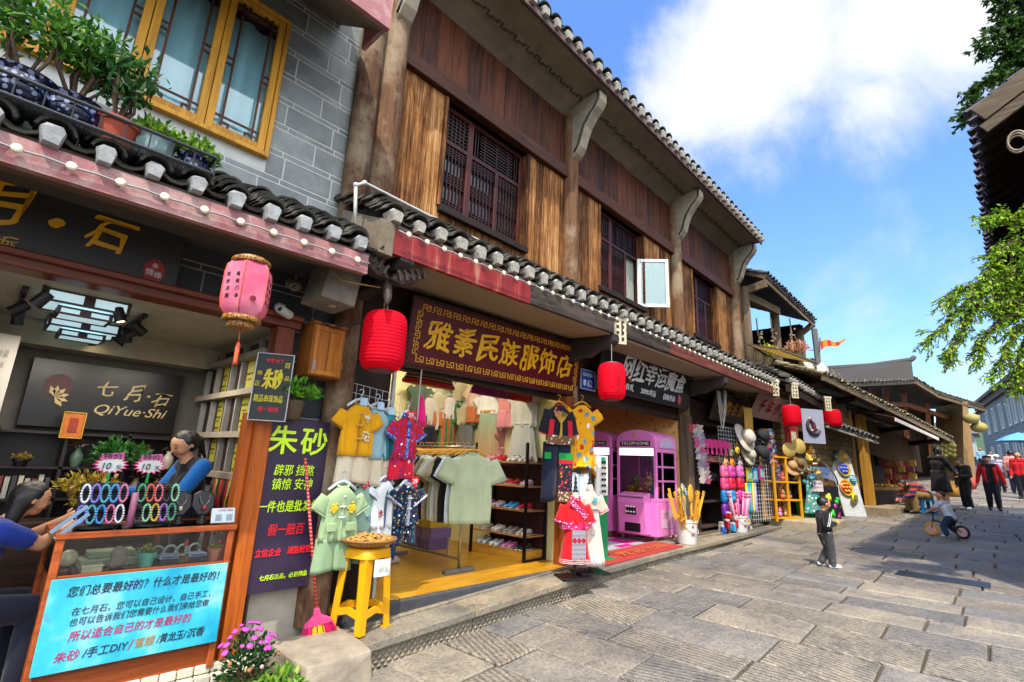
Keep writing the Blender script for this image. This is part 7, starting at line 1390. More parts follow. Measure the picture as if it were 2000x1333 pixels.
 for s in (1, -1): e.tube([hc+f*hr*.86+sd*s*hr*.2+u*hr*.30, hc+f*hr*.88+sd*s*hr*.38+u*hr*.36, hc+f*hr*.76+sd*s*hr*.56+u*hr*.30], hr*.04, 5)
 e.build('eyebrow', HAIRM, t); e = M(); e.tube([hc+f*hr*.84-sd*hr*.22-u*hr*.48, hc+f*hr*.93-u*hr*.46, hc+f*hr*.84+sd*hr*.22-u*hr*.48], [hr*.04, hr*.075, hr*.04], 6); e.build('mouth', LIP, t, True)
 if hair:
  hp = []
  def h_(p, q, ra, rb): hp.append((tuple(hc+f*p[0]*hr+sd*p[1]*hr+u*p[2]*hr), tuple(hc+f*q[0]*hr+sd*q[1]*hr+u*q[2]*hr), ra*hr, rb*hr, 0))
  if hair == 'crop':
   h_((-.2, 0, .3), (-.05, 0, .36), .93, .86)
   for s in (1, -1): h_((-.1, s*.45, .35), (-.2, s*.45, .1), .55, .5)
  elif hair == 'bald': h_((-.2, 0, .26), (-.02, 0, .27), .90, .88)
  else:
   h_((-.22, 0, .28), (-.06, 0, .40), .97, .88)
   for s in (1, -1): h_((-.1, s*.5, .35), (-.25, s*.5, -.05), .55, .5)
  if hair == 'long':
   for s in (-.4, 0, .4): h_((-.5, s, .1), (-.75, s*1.2, -2.1), .6, .3)
  if hair == 'bob':
   for s in (-.75, .75): h_((-.1, s, .2), (-.1, s, -.75), .38, .3)
   h_((-.5, 0, .1), (-.55, 0, -.8), .7, .5)
  if hair == 'tail': h_((-.8, 0, .3), (-1.25, 0, .1), .35, .3); h_((-1.2, 0, .1), (-1.35, 0, -1.5), .32, .12)
  if hair == 'bun': h_((-.95, 0, .25), (-1.05, 0, .3), .45, .42)
  hm, _ = remesh(hp, max(.008, hr*.11), 2); hm.materials.append(hairmat or HAIRM); hm.polygons.foreach_set('use_smooth', [True]*len(hm.polygons)); link('hair', hm, t)
 if dress:
  z0, z1, r0, r1, m = dress; n = 40; b = M(); c0 = V['chest'].lerp(V['pel'], .3); c1 = (V['kneL']+V['kneR'])/2; L = []
  for i in range(9):
   q = i/8; c = Vector((0, 0, 0)); z = (z0+(z1-z0)*q)*H; cc = Vector((c0.x+(c1.x-c0.x)*q*.7, c0.y+(c1.y-c0.y)*q*.7, z)); r = (r0+(r1-r0)*q)*H
   L.append([cc+Vector((r*.85*math.cos(a)*(1+.05*q*math.sin(a*7)), r*1.05*math.sin(a)*(1+.05*q*math.cos(a*6)), 0)) for a in [2*math.pi*x/n for x in range(n)]])
  b.loops(L); b.build('skirt', m, t, True)
 return t, V, hc, hr
def at_px(px, foot, topy, sc=1.0):
 p, t = gpos(px, foot); return Vector((p.x, p.y, zg(p.x)+.004)), (foot-topy)*t/CAM_F*sc
BLK = cloth('#15161a'); DGR = cloth('#3a3a3c', pat='floral', c2='#2a2a2c', c3='#55555a', psc=16); WSH = plain('#c9ccd0', .5, .05); NVY = cloth('#131a38'); JEAN = cloth('#1f3350'); RDC = cloth('#b3121c'); PKS = cloth('#d08a80'); KHA = cloth('#7a6438')
loc, H = at_px(1618, 1109, 972, 1.0)
W_ = lambda d: d
t, V, hc, hr = person('small boy in a black striped-sleeve top and grey patterned trousers walking across the street', loc, R(-50), H, dict(kneL=(.06, .055, .245), ankL=(-.075, .06, .055), toeL=(.0, .07, .02), kneR=(.03, -.055, .24), ankR=(.03, -.06, .04), toeR=(.135, -.065, .018), hipL=(0, .05, .45), hipR=(0, -.05, .45), elbL=(.055, .17, .56), wriL=(.165, .15, .46), elbR=(-.05, -.155, .57), wriR=(.10, -.09, .60), head=(.025, 0, .865)), BLK, DGR, WSH, SKIN, 'crop', loose=.012, hf=(1, .05, -.02), child=True, vox=.009)
b = M()
for n_ in ('R', 'L'):
 s = -1 if n_ == 'R' else 1
 for dz in (0, .022): b.tube([V['sho'+n_]+Vector((.012+dz, s*.05*H, .03*H)), V['sho'+n_].lerp(V['elb'+n_], .5)+Vector((dz, s*.052*H, .0)), V['elb'+n_]+Vector((dz-.01, s*.045*H, -.005))], .0045, 5)
b.build('sleeve_stripe', WHT, t); b = M(); b.ball(V['wriR']+Vector((.05, .03, .02))*H, (.022, .022, .03), 10, 6); tag(b.build('green_snack', plain('#8fae2a', .6)), 'small green snack held in the hand of the boy in black', 'snack'); bpy.data.objects['green_snack'].matrix_world = Matrix.Translation(loc) @ Matrix.Rotation(R(-50), 4, 'Z')
b = M(); b.loops([[Vector((.087*H*math.cos(a), .105*H*math.sin(a), z)) for a in [6.2832*i/24 for i in range(24)]] for z in (.445*H, .455*H)], cap=False); b.build('hem', WHT, t)
loc, H = at_px(1860, 1051, 962, 1.04); yt = R(66)
t, V, hc, hr = person('toddler in a white T-shirt and blue jeans astride a tiny balance bike', loc, yt, H, dict(pel=(-.03, 0, .40), hipL=(-.03, .055, .39), hipR=(-.03, -.055, .39), chest=(.04, 0, .60), neck=(.08, 0, .71), head=(.10, 0, .84), shoL=(.07, .115, .68), shoR=(.07, -.115, .68), elbL=(.18, .17, .57), elbR=(.18, -.17, .57), wriL=(.30, .14, .50), wriR=(.30, -.14, .50), kneL=(.08, .10, .22), ankL=(.02, .12, .05), toeL=(.12, .13, .02), kneR=(.05, -.10, .21), ankR=(-.10, -.13, .06), toeR=(-.0, -.14, .02)), cloth('#b9c0d0'), JEAN, plain('#c9c2a0', .5), SKIN, 'bald', sleeve='short', loose=.014, child=True, hairmat=plain('#3a2a20', .7), vox=.009, hf=(1, .2, -.1))
bk = T('balance_bike', 'tiny balance bike with a yellow front wheel ridden by the toddler', 'balance bike', None, loc, yt)
for x, m_, nm in ((.36*H, plain('#d99a10', .4), 'front'), (-.20*H, BLACK, 'rear')):
 b = M(); b.tube([Vector((x+.115*H*math.cos(i*math.pi/12), 0, .13*H+.115*H*math.sin(i*math.pi/12))) for i in range(25)], .022*H, 8); w = b.build('wheel', m_, bk, True); b = M(); b.lathe([(.09*H, -.008), (.09*H, .008), (.02, .012)], (x, 0, .13*H), 14, 0, (0, 1, 0)); b.build('rim', plain('#c9a0a0', .4), w)
b = M(); b.tube([(.36*H, 0, .13*H), (.31*H, 0, .34*H), (.30*H, 0, .47*H)], .014, 8); b.tube([(.30*H, -.14*H, .48*H), (.30*H, .14*H, .48*H)], .012, 8); b.tube([(.31*H, 0, .32*H), (-.0, 0, .24*H), (-.20*H, 0, .13*H)], .016, 8); b.build('frame', plain('#15161a', .4), bk, True)
b = M(); b.ball((-.05*H, 0, .34*H), (.09*H, .045*H, .025*H), 10, 6); b.build('saddle', BLACK, bk, True)
loc, H = at_px(1845, 999, 874); t, V, hc, hr = person('woman in a short black dress with pale collar and black shoes', loc, R(-40), H, dict(head=(.045, 0, .915), elbR=(.08, -.13, .64), wriR=(.20, -.08, .60), elbL=(.07, .14, .64), wriL=(.19, .10, .58)), cloth('#1d1a1a'), BLK, BLACK, SKIN, 'bob', legs='bare', loose=.003, hf=(1, 0, -.25), dress=(.62, .29, .10, .14, cloth('#1d1a1a')))
b = M(); b.tube([V['neck']+Vector((.03*math.cos(a), .09*math.sin(a), -.035-.02*math.cos(a)))*H for a in [i*.39 for i in range(17)]], .012, 6); b.build('collar', WHC, t, True)
b = M(); b.box(-.05, .05, -.008, .008, -.08, .08); ph = b.build('phone', plain('#3a3aa0', .2), bevel=.006); ph.location = loc+Matrix.Rotation(R(-40), 3, 'Z') @ (V['wriR']+Vector((.07*H, .06*H, .03*H))); ph.rotation_euler = (R(40), 0, R(20)); tag(ph, 'blue-violet phone between the woman in the black dress and her companion', 'phone')
loc, H = at_px(1893, 996, 897); person('person in black jacket and trousers with white shoes looking down', loc, R(140), H, dict(head=(.06, 0, .905), neck=(.02, 0, .83), elbL=(.03, .15, .64), wriL=(.17, .06, .62), elbR=(.0, -.15, .63), wriR=(.02, -.15, .48), kneL=(.05, .06, .27), toeL=(.12, .08, .018)), cloth('#24201f'), BLK, WSH, SKIN, 'bun', loose=.014, hf=(1, 0, -.5))
loc, H = at_px(1945, 998, 893); t, V, hc, hr = person('woman in a red cardigan and dark navy trousers walking down the street', loc, R(182), H, dict(kneL=(.05, .055, .28), ankL=(.05, .06, .045), toeL=(.15, .07, .02), kneR=(.0, -.055, .275), ankR=(-.06, -.06, .05), toeR=(.03, -.07, .018), elbL=(-.02, .16, .64), wriL=(.03, .19, .49), elbR=(-.02, -.16, .64), wriR=(.03, -.19, .49)), BLK, cloth('#10151f'), BLACK, SKIN, 'short', loose=.010, slv=RDC)
for s_ in (1, -1):
 b = M(); b.loops([[Vector((x*H, s_*y*H, z*H)) for x, y in ((.074, .05), (.07, .092), (0, .115), (-.065, .085), (-.068, .0), (-.058, .0), (-.05, .07), (0, .098), (.055, .08), (.058, .05))] for z in (.50, .6, .7, .79)]); b.build('cardigan_front', RDC, t, True)
b = M(); b.ball(hc+Vector((-.01, 0, hr*.75)), (hr*1.15, hr*1.15, hr*.5), 14, 7); b.build('beret', BLK, t, True)
loc, H = at_px(2003, 975, 885); person('person in a red jacket cut by the picture edge', loc, R(170), H, None, RDC, cloth('#10151f'), BLACK, SKIN, 'long', loose=.012)
loc, H = at_px(1988, 965, 882); person('man in a salmon pink shirt and navy trousers walking away', loc, R(-6), H, dict(kneL=(.06, .055, .28), ankL=(.05, .06, .045), toeL=(.14, .07, .02), ankR=(-.08, -.06, .06), toeR=(.0, -.07, .02)), PKS, NVY, BLACK, SKIN2, 'short', sleeve='short', loose=.012)
loc, H = at_px(1974, 935, 887); person('man in a brown jacket and black trousers beyond the salmon shirt', loc, R(175), H, None, cloth('#4a3426'), BLK, BLACK, SKIN, 'short', loose=.014)
loc, H = at_px(1921, 918, 876); person('man in a pale blue shirt under a black waistcoat far up the street', loc, R(180), H, None, cloth('#8ab0c4'), BLK, BLACK, SKIN2, 'bald', loose=.012)
loc, H = at_px(1942, 925, 884); person('bald man in a white T-shirt far up the street', loc, R(10), H, None, WHC, cloth('#4a4a50'), BLACK, SKIN2, None, sleeve='short', loose=.014)
loc, H = at_px(1958, 962, 890); t, V, hc, hr = person('person in a white cap and lilac shirt carrying a black bag', loc, R(165), H, None, cloth('#b0a8c4'), cloth('#2a2030'), BLACK, SKIN, 'short', loose=.012)
b = M(); b.ball(hc+Vector((0, 0, hr*.5)), (hr*1.1, hr*1.1, hr*.75), 14, 8); b.lathe([(hr*.2, 0), (hr*1.0, .0), (hr*1.0, .02)], hc+Vector((hr*.7, 0, hr*.3)), 14); b.build('cap', WHC, t, True)
b = M(); b.box(-.05, .05, -.15, .15, -.38, -.08); b.tube([(0, -.1, -.08), (0, -.06, .03), (0, .06, .03), (0, .1, -.08)], .012, 6); h = b.build('handbag', plain('#0c0c0e', .4), bevel=.02); h.location = loc+Matrix.Rotation(R(165), 3, 'Z') @ V['wriR']; tag(h, 'black handbag carried by the person in the white cap', 'bag')
p = dep(2000, 905, 26); t = T('blue_parasol', 'pale blue street parasol far up the lane', 'parasol', None, Vector((p.x, p.y, zg(p.x))))
b = M(); b.tube([(0, 0, 0), (0, 0, 2.3)], .03, 8); b.build('pole', GREYM, t); b = M(); b.lathe([(.95, 1.9), (.55, 2.15), (.02, 2.35), (.02, 2.33), (.54, 2.12), (.94, 1.88)], (0, 0, 0), 8); b.build('canopy', plain('#5aa0d8', .7, .1), t)
p, tt = gpos(1810, 1004); sc_ = .44*1.0; sb = Vector((p.x, p.y, zg(p.x))); stool('blue_stool', 'low bright blue plastic stool under the crouching man', sb, R(30), .42, .42, plain('#1a86c4', .35, .06, 5, .03), 1.15)
person('man in a navy, red and white jacket bending over on the blue stool', sb, R(125), 1.68, dict(pel=(-.03, 0, .29), hipL=(-.02, .055, .28), hipR=(-.02, -.055, .28), chest=(.12, 0, .42), neck=(.24, 0, .46), head=(.31, 0, .46), shoL=(.19, .11, .44), shoR=(.19, -.11, .44), elbL=(.26, .15, .31), elbR=(.26, -.15, .31), wriL=(.36, .08, .22), wriR=(.36, -.08, .22), kneL=(.22, .09, .30), kneR=(.22, -.09, .30), ankL=(.2, .09, .04), ankR=(.2, -.09, .04), toeL=(.3, .1, .018), toeR=(.3, -.1, .018)), cloth('#1a2448', pat='bands', c2='#a83a2a', psc=2.2), KHA, BLACK, SKIN2, 'short', loose=.016, hf=(.8, 0, -.6))
t, V, hc, hr = person('shopkeeper in a black waistcoat over bright blue sleeves behind the showcase', Vector((1.33, 4.74, .085)), R(188), 1.60, dict(head=(.055, 0, .905), neck=(.03, 0, .835), chest=(.015, 0, .72), elbL=(.10, .13, .665), wriL=(.26, .02, .69), elbR=(.08, -.14, .66), wriR=(.25, -.03, .68)), BLK, BLK, BLACK, SKIN, 'tail', loose=.004, hf=(1, .1, -.38), slv=cloth('#0f5aa0'))
t, V, hc, hr = person('seated customer in a royal blue T-shirt reaching over the bracelets', Vector((.14, 4.36, .085)), R(12), 1.50, dict(pel=(-.04, 0, .33), hipL=(-.02, .055, .32), hipR=(-.02, -.055, .32), chest=(.04, 0, .53), neck=(.11, 0, .64), head=(.165, 0, .715), shoL=(.07, .115, .605), shoR=(.07, -.115, .605), elbL=(.18, .13, .53), elbR=(.20, -.10, .55), wriL=(.32, .08, .62), wriR=(.34, -.02, .63), kneL=(.24, .08, .31), kneR=(.24, -.09, .31), ankL=(.24, .08, .04), ankR=(.22, -.09, .04), toeL=(.33, .09, .018), toeR=(.31, -.1, .018)), cloth('#122a78'), cloth('#14182a'), BLACK, SKIN, 'long', sleeve='short', loose=.008, hf=(1, -.05, -.12))
letter([('ves', 0, 0, .2, .075, .005, .4, 0)], plain('#a87a78', .7), t, Vector((-.075, -.13, .86)), Vector((.6, -.8, 0)), EZv, depth=.002)
b = M(); b.tube([V['shoL']+Vector((0, 0, .06)), V['chest']+Vector((-.0, -.13, .08)), V['pel']+Vector((-.06, -.17, .1))], .014, 6); b.tube([V['pel']+Vector((-.06, -.17, .1)), V['pel']+Vector((-.1, -.15, -.06))], .02, 6); b.box(-.36, -.18, -.16, .05, .42, .78); b.box(-.34, -.30, -.18, -.16, .5, .56)
bp = b.build('shoulder_bag', plain('#121318', .5), bevel=.02); bp.location = (.18, 4.36, .085); bp.rotation_euler = (0, 0, R(12)); tag(bp, 'black shoulder bag hung across the customer in royal blue', 'bag')
t, V, hc, hr = person('crouching shopper in dark top and blue jeans behind the clothes rail', Vector((3.62, 5.35, .318)), R(20), 1.62, dict(chest=(.07, 0, .69), neck=(.15, 0, .79), head=(.21, 0, .85), shoL=(.12, .1, .77), shoR=(.12, -.1, .77)), BLK, cloth('#24497a'), plain('#b8a898', .5), SKIN, 'long', loose=.012, hf=(1, 0, -.3))
t = T('wooden_chair', 'curved orange-brown wooden chair under the seated customer', 'chair', None, Vector((.10, 4.36, .085)), R(12)); CW = wood('#5a2c10', '#a8622c', .4, 'Z', 1, .5, bump=.1)
b = M(); b.lathe([(.2, .43), (.22, .44), (.22, .47), (.2, .48)], (0, 0, 0), 24); b.build('seat', CW, t, True, auto=40)
for a in (.8, 2.35, 3.9, 5.5): b = M(); b.tube([(.18*math.cos(a), .18*math.sin(a), .43), (.25*math.cos(a), .25*math.sin(a), .2), (.2*math.cos(a), .2*math.sin(a), 0)], [.028, .034, .024], 10); b.build('leg', CW, t, True)
# ================================================================== JEWELLERY SHOP: showcase and interior
def showcase():
 t = T('showcase', 'glass showcase with orange wood frame in the jewellery shop front', 'showcase'); x0, x1, y0, y1, z0, z1 = .50, 1.46, 4.0, 4.5, .10, 1.0
 f = M()
 for x in (x0, x1-.04):
  for y in (y0, y1-.04): f.box(x, x+.04, y, y+.04, z0, z1-.035)
 for y in (y0, y1-.04): f.box(x0+.04, x1-.04, y+.002, y+.038, .735, .765)
 f.box(x0-.01, x1+.01, y0-.01, y0+.045, z1-.035, z1); f.box(x0-.01, x1+.01, y1-.045, y1, z1-.035, z1)
 for x in (x0-.01, x1-.035): f.box(x, x+.045, y0+.045, y1-.045, z1-.034, z1-.001)
 f.box(x0+.6, x0+.63, y1-.04, y1, .76, z1-.035); f.build('frame', WD_ORANGEX, t, bevel=.004)
 b = M(); b.box(x0+.03, x1-.03, y0+.03, y1-.02, .74, .755); b.build('shelf', plain('#4a3020', .5), t); b = M(); b.box(x0+.02, x1-.02, y0+.03, y1-.02, z0, .735); b.build('cabinet', WD_ORANGEX, t)
 g = M(); g.box(x0+.04, x1-.04, y0+.014, y0+.018, .765, z1-.035); g.box(x0+.035, x1-.035, y0+.045, y1-.045, z1-.012, z1-.006); g.box(x0+.014, x0+.018, y0+.04, y1-.04, .765, z1-.035); g.build('glass', glass((.98, 1, .99), .02, 0), t)
showcase()
ZS = .757
def it(name, label, cat, group=None, x=0, y=0, z=ZS, rz=0): return T(name, label, cat, group, Vector((x, y, z)), rz)
def pot_plant(name, label, x, y, z, r, h, mat, lm, n, seed, flower=None):
 t = it(name, label, 'potted plant', None, x, y, z); b = M(); b.lathe([(r*.7, 0), (r*.95, h*.7), (r*1.08, h*.72), (r*1.1, h), (r*.95, h), (r*.9, h*.85)], (0, 0, 0), 20); b.build('pot', mat, t, True, auto=50); plant(t, (0, 0, h), r*1.1, r*.8, n, r*.45, lm, seed)
 if flower: b = M(); b.ball((r*.5, 0, h+r*.9), (r*.3, r*.3, r*.35), 8, 6); b.build('flower', flower, t, True)
SUC = leafmat('#4a6a1c', '#8a9a2a', '#b8a83a')
pot_plant('succulent_pot', 'mint green pot of yellow-green succulents in the showcase', .98, 4.09, ZS, .05, .09, plain('#5fae9c', .3), SUC, 90, 2); pot_plant('succulent_pot', 'terracotta pink pot with a magenta cactus flower in the showcase', 1.38, 4.09, ZS, .042, .085, plain('#c07a5c', .6), SUC, 70, 3, plain('#c0208a', .5))
t = it('scholar_stone', 'grey speckled oval stone on a stand in the showcase', 'stone', None, .83, 4.09); b = M(); b.ball((0, 0, .075), (.045, .03, .068), 16, 12); b.jit(.012, 22); b.build('rock', plain('#7d776c', .8, .4, 30, .6), t, True); b = M(); b.box(-.035, .035, -.02, .02, 0, .012); b.build('stand', BLACK, t)
t = it('crystal_ball', 'glass globe on a dark red base at the showcase corner', 'ornament', None, .585, 4.1); b = M(); b.lathe([(.035, 0), (.03, .03), (.02, .04)], (0, 0, 0), 16); b.build('base', plain('#4a1512', .4), t, True); b = M(); b.ball((0, 0, .09), .048, 18, 12); b.build('globe', plain('#b8b090', .05, .5, 9, 0), t, True)
for k, (x, lab) in enumerate(((1.10, 'dark card box with pale lid beside the mint pot'), (1.27, 'dark card box with pale lid beside the pink cactus pot'))):
 t = it('jewellery_box', lab+' in the showcase', 'box', None, x, 4.1); b = M(); b.box(-.05, .05, -.04, .04, 0, .04); b.build('base', plain('#1a1420', .5), t, bevel=.003); b = M(); b.box(-.052, .052, -.042, .042, .041, .062); b.build('lid', plain('#a8b8cc', .4), t, bevel=.003); b = M(); b.box(-.045, .045, -.0445, -.042, .046, .058); b.build('trim', plain('#2a4a78', .4), t)
t = it('white_box', 'cream gift box lying at the left of the showcase', 'box', None, .70, 4.07); b = M(); b.box(-.05, .05, -.035, .035, 0, .035); b.build('base', plain('#b8b090', .6), t, bevel=.003); b = M(); b.box(-.052, .052, -.037, .037, .036, .05); b.build('lid', plain('#c9c29f', .6), t, bevel=.003)
t = it('coral_ornament', 'red figure ornament on a brown rock in the showcase', 'ornament', None, 1.19, 4.08); b = M(); b.ball((0, 0, .025), (.05, .03, .028), 12, 8); b.jit(.01, 25); b.build('rock', plain('#6b5230', .8, .4, 30, .6), t, True); b = M(); b.tube([(0, 0, .04), (.003, 0, .11)], .006, 6); b.build('stem', STEEL, t); b = M(); b.ball((.003, 0, .13), (.014, .008, .022), 8, 6); b.build('figure', plain('#b02018', .4), t, True)
for k in range(5):
 t = it('glass_dome', 'small clear bangle roll behind the boxes of the showcase', 'bangle roll', 'bangle rolls in the showcase', 1.0+.075*k, 4.25, ZS+.03); b = M(); b.tube([(.035*math.cos(i*math.pi/8), 0, .035*math.sin(i*math.pi/8)+.03) for i in range(17)], .009, 6); b.build('ring', plain('#8fa0a0', .08, .2), t, True); b = M(); b.box(-.03, .03, -.02, .02, -.03, -.006); b.build('block', plain('#3a2a20', .6), t)
b = M(); b.box(.66, .98, 4.2, 4.4, ZS, ZS+.05); b.box(.7, .95, 4.24, 4.38, ZS+.052, ZS+.09); tag(b.build('display_tray', plain('#7d8a70', .7, .2), bevel=.004), 'sage velvet stepped tray at the back of the showcase', 'tray')
BCOL = ['#4a9ad8', '#d87aa0', '#e0e4ea', '#8a7ad8', '#5ab0c0', '#4aa07a', '#d0603a', '#e07080', '#3a3a40', '#8fd0a0', '#d0b040', '#a070c8']
def bracelet_stand(x, y, label, seed, cols):
 t = it('bracelet_stand', label, 'display stand', None, x, y, 1.001, 0); b = M(); b.lathe([(.11, 0), (.11, .012), (.02, .02), (.018, .0), (.018, .26)], (0, .02, 0), 16); b.build('base', BLACK, t); b = M()
 for z in (.115, .24): b.tube([(-.115, -.02, z), (.115, -.02, z)], .022, 10)
 b.box(-.118, .118, 0, .02, .05, .27); b.build('bar', plain('#141418', .7), t, bevel=0)
 random.seed(seed)
 for z in (.115, .24):
  for k in range(5):
   c = cols[(k+int(z*30)) % len(cols)]; g = T('bracelet', f'beaded bracelet in row {"top" if z > .2 else "low"} of the counter stand', 'bracelet', label[:40]+' bracelets', Vector((x-.095+.048*k, y-.02, 1.001+z)), 0); b = M()
   for i in range(20): a = 6.2832*i/20; b.ball((.0215*math.cos(a), -.030+.012*math.sin(a), -.03+.052*math.sin(a)), .0075, 6, 4)
   b.build('beads', plain(c, .25, .1), g, True)
bracelet_stand(.70, 4.2, 'black bracelet stand with blue and pink beads on the counter', 1, BCOL[:5]); bracelet_stand(.99, 4.2, 'black bracelet stand with coral and green beads on the counter', 2, BCOL[5:])
_n = {}
for o in list(COL.objects):
 if o.name.startswith('bracelet') and o.get('category') == 'bracelet':
  st = 'first' if o.location.x < .845 else 'second'; rw = 'upper' if o.location.z > 1.18 else 'lower'; k = round((o.location.x-(.70 if st == 'first' else .99)+.095)/.048); o['label'] = f"beaded bracelet, {['end one by the customer', 'second along', 'middle one', 'fourth along', 'end one by the post'][k]}, {rw} bar of the {'blue and pink' if st == 'first' else 'coral and green'} stand"; o['group'] = 'bracelets on the counter stands'
for x, lab in ((.71, 'pink star price sign over the blue and pink bracelets'), (.925, 'pink star price sign over the coral and green bracelets')):
 t = T('price_star', lab, 'price sign'); c = Vector((x, 4.22, 1.385)); b = M(); pts = []
 for i in range(32): a = 6.2832*i/32; r = 1.0 if i % 2 == 0 else .74; pts.append((.098*r*math.cos(a), .062*r*math.sin(a)))
 b.prism(pts, c, EX, EZv, (0, .004, 0)); b.build('star', plain('#d8287a', .4), t); b = M(); pts = [(p[0]*.84, p[1]*.84) for p in pts]; b.prism(pts, c+Vector((0, -.003, 0)), EX, EZv, (0, .003, 0)); b.build('white_field', plain('#d0d4d0', .4), t); b = M(); b.obox(c+Vector((0, -.004, .055)), (.06, 0, .006), (0, .002, 0), (0, 0, .019)); b.build('banner', plain('#c85a98', .4), t)
 letter([('特价', .0, .056, .10, .034, .012, 0, 0), ('10', -.022, -.008, .045, .04, .004, .15, 0), ('元', .04, -.014, None, .026, .004, .1, 0)], INK, t, c+Vector((0, -.006, 0)), EX, EZv, depth=.001); b = M(); b.tube([(c.x, c.y, c.z-.05), (c.x, c.y+.01, 1.20)], .008, 6); b.build('stem', plain('#1f9a4a', .4), t)
for x, lab, pc in ((1.15, 'black necklace bust with a pale green pendant', '#b8c8a8'), (1.30, 'black necklace bust with small red beads', '#b02838')):
 t = it('necklace_bust', lab, 'display bust', None, x, 4.2, 1.001); b = M(); b.lathe([(.04, 0), (.02, .02), (.02, .05)], (0, 0, 0), 14); b.prism([(-.03, .05), (.03, .05), (.075, .11), (.07, .19), (.025, .215), (-.025, .215), (-.07, .19), (-.075, .11)], (0, .02, 0), EX, (0, .25, 1), (0, -.03, 0)); b.build('bust', BLACK, t, bevel=.01); b = M(); b.tube([(-.035, .045, .2), (-.03, .012, .15), (0, .0, .11), (.03, .012, .15), (.035, .045, .2)], .003, 6); b.build('chain', STEEL, t); b = M(); b.ball((0, -.006, .10), (.013, .008, .017), 10, 6); b.build('pendant', plain(pc, .2), t, True)
th, c, u, v = board_thing('payment_card', 'small white payment card with pink heading at the counter end', 'card', (1.385, 4.05, 1.06), EX, (0, .2, 1), .155, .10, plain('#c4d0d8', .3), .006); letter([('七月石·朱砂', .01, .035, .1, .016, .003, 0, 0)], plain('#c03a6a', .5), th, c, u, v, depth=.001); b = M(); b.obox(c+u*-.03+v*-.015+u.cross(v)*.001, u*.02, v*.022, u.cross(v)*.0008); b.obox(c+u*.04+v*-.015+u.cross(v)*.001, u*.02, v*.022, u.cross(v)*.0008); b.build('grey_field', plain('#8a9aa4', .5), th)
b = M(); b.lathe([(.02, 0), (.02, .21), (.018, .212)], (.862, 4.15, 1.001), 14); tag(b.build('bangle_roll', plain('#b06a8a', .3, .3, 40), None, True), 'upright roll of pink bangles between the two bracelet stands', 'bangle roll')
b = M(); b.bar((.47, 4.05, 1.0), (.62, 4.1, 1.14), .006, .02); b.bar((.49, 4.0, .97), (.63, 4.06, 1.10), .006, .02); tag(b.build('bead_ruler', plain('#8fb4d0', .3)), 'pair of clear blue measuring rulers at the counter corner', 'ruler')
th, c, u, v = board_thing('inner_sign', 'black inner shop sign with gold characters and a lotus logo', 'shop sign', (.86, 5.9, 1.93), EX, EZv, 1.12, .58, plain('#0d0c0d', .3), .03)
GOLD2 = plain('#c9b07a', .4, .1); letter([('七', -.02, .08, None, .13, .012, .2, 0), ('月', .19, .06, None, .15, .012, .2, 0), ('·', .31, .05, .02, .02, .01, 0, 0), ('石', .42, .03, None, .13, .012, .2, 0)], GOLD2, th, c, u, v, brush=1); letter([('QiYue·Shi', .2, -.11, .56, .1, .006, .35, 0)], GOLD2, th, c, u, v)
b = M(); b.lathe([(0, 0), (.1, .001), (.1, .004), (0, .005)], c+u*-.36+v*.07, 20, 0, (0, -1, 0)); b.build('red_disc', plain('#4a0f10', .5), th); b = M()
for a in (-.9, -.3, .3, .9, 1.5, 2.0): d = Vector((math.cos(a), 0, math.sin(a)))*.1; p0 = c+u*-.37+v*-.03+Vector((0, -.008, 0)); s_ = Vector((-d.z, 0, d.x))*.22; b.add([p0, p0+d*.5+s_, p0+d, p0+d*.5-s_], [(0, 1, 2, 3)])
b.build('lotus_logo', GOLD2, th)
t = T('wall_cabinet', 'dark wooden display cabinet along the jewellery shop back wall', 'cabinet'); b = M(); b.box(-.3, 1.6, 5.6, 5.95, .085, .75);
for z in (1.05, 1.3, 1.58): b.box(.2, 1.55, 5.68, 5.95, z, z+.02)
for x in (.2, .62, 1.05, 1.55): b.box(x-.012, x+.012, 5.68, 5.95, .75, 1.62)
b.build('carcass', plain('#1d1310', .4, .3), t); b = M(); b.box(.2, 1.55, 5.94, 5.96, .75, 1.6); b.build('back', plain('#120d0c', .4), t)
random.seed(3)
for k in range(9):
 b = M(); h = random.uniform(.15, .19); x = .23+.04*k; b.box(x, x+.03, 5.72, 5.85, 1.07, 1.07+h); tag(b.build('book', plain(['#a89c8a', '#6a2a20', '#b0a898', '#3a3a40', '#c0b49a'][k % 5], .6)), f"{['first', 'second', 'third', 'fourth', 'fifth', 'sixth', 'seventh', 'eighth', 'last'][k]} book of the row on the dark cabinet shelf", 'book', 'books on the back shelf')
for x, z, c_, nm in ((.75, 1.07, '#6a4a2a', 'brown'), (.9, 1.07, '#7a3a5a', 'mauve'), (1.18, 1.07, '#a09080', 'cream'), (1.35, 1.07, '#8a6a2a', 'ochre'), (.72, 1.32, '#506a5a', 'grey-green'), (1.2, 1.32, '#9a4a6a', 'rose'), (1.4, 1.32, '#c0b8a8', 'white')):
 t = it('vase', f'small {nm} vase on the dark cabinet shelf', 'vase', None, x, 5.78, z); b = M(); b.lathe([(.03, 0), (.05, .05), (.045, .1), (.02, .14), (.028, .16)], (0, 0, 0), 14, cap=False); b.build('body', plain(c_, .3), t, True); plant(t, (0, 0, .16), .05, .06, 16, .04, leafmat('#6a3a2a', '#a0803a', '#c0a090'), int(x*50))
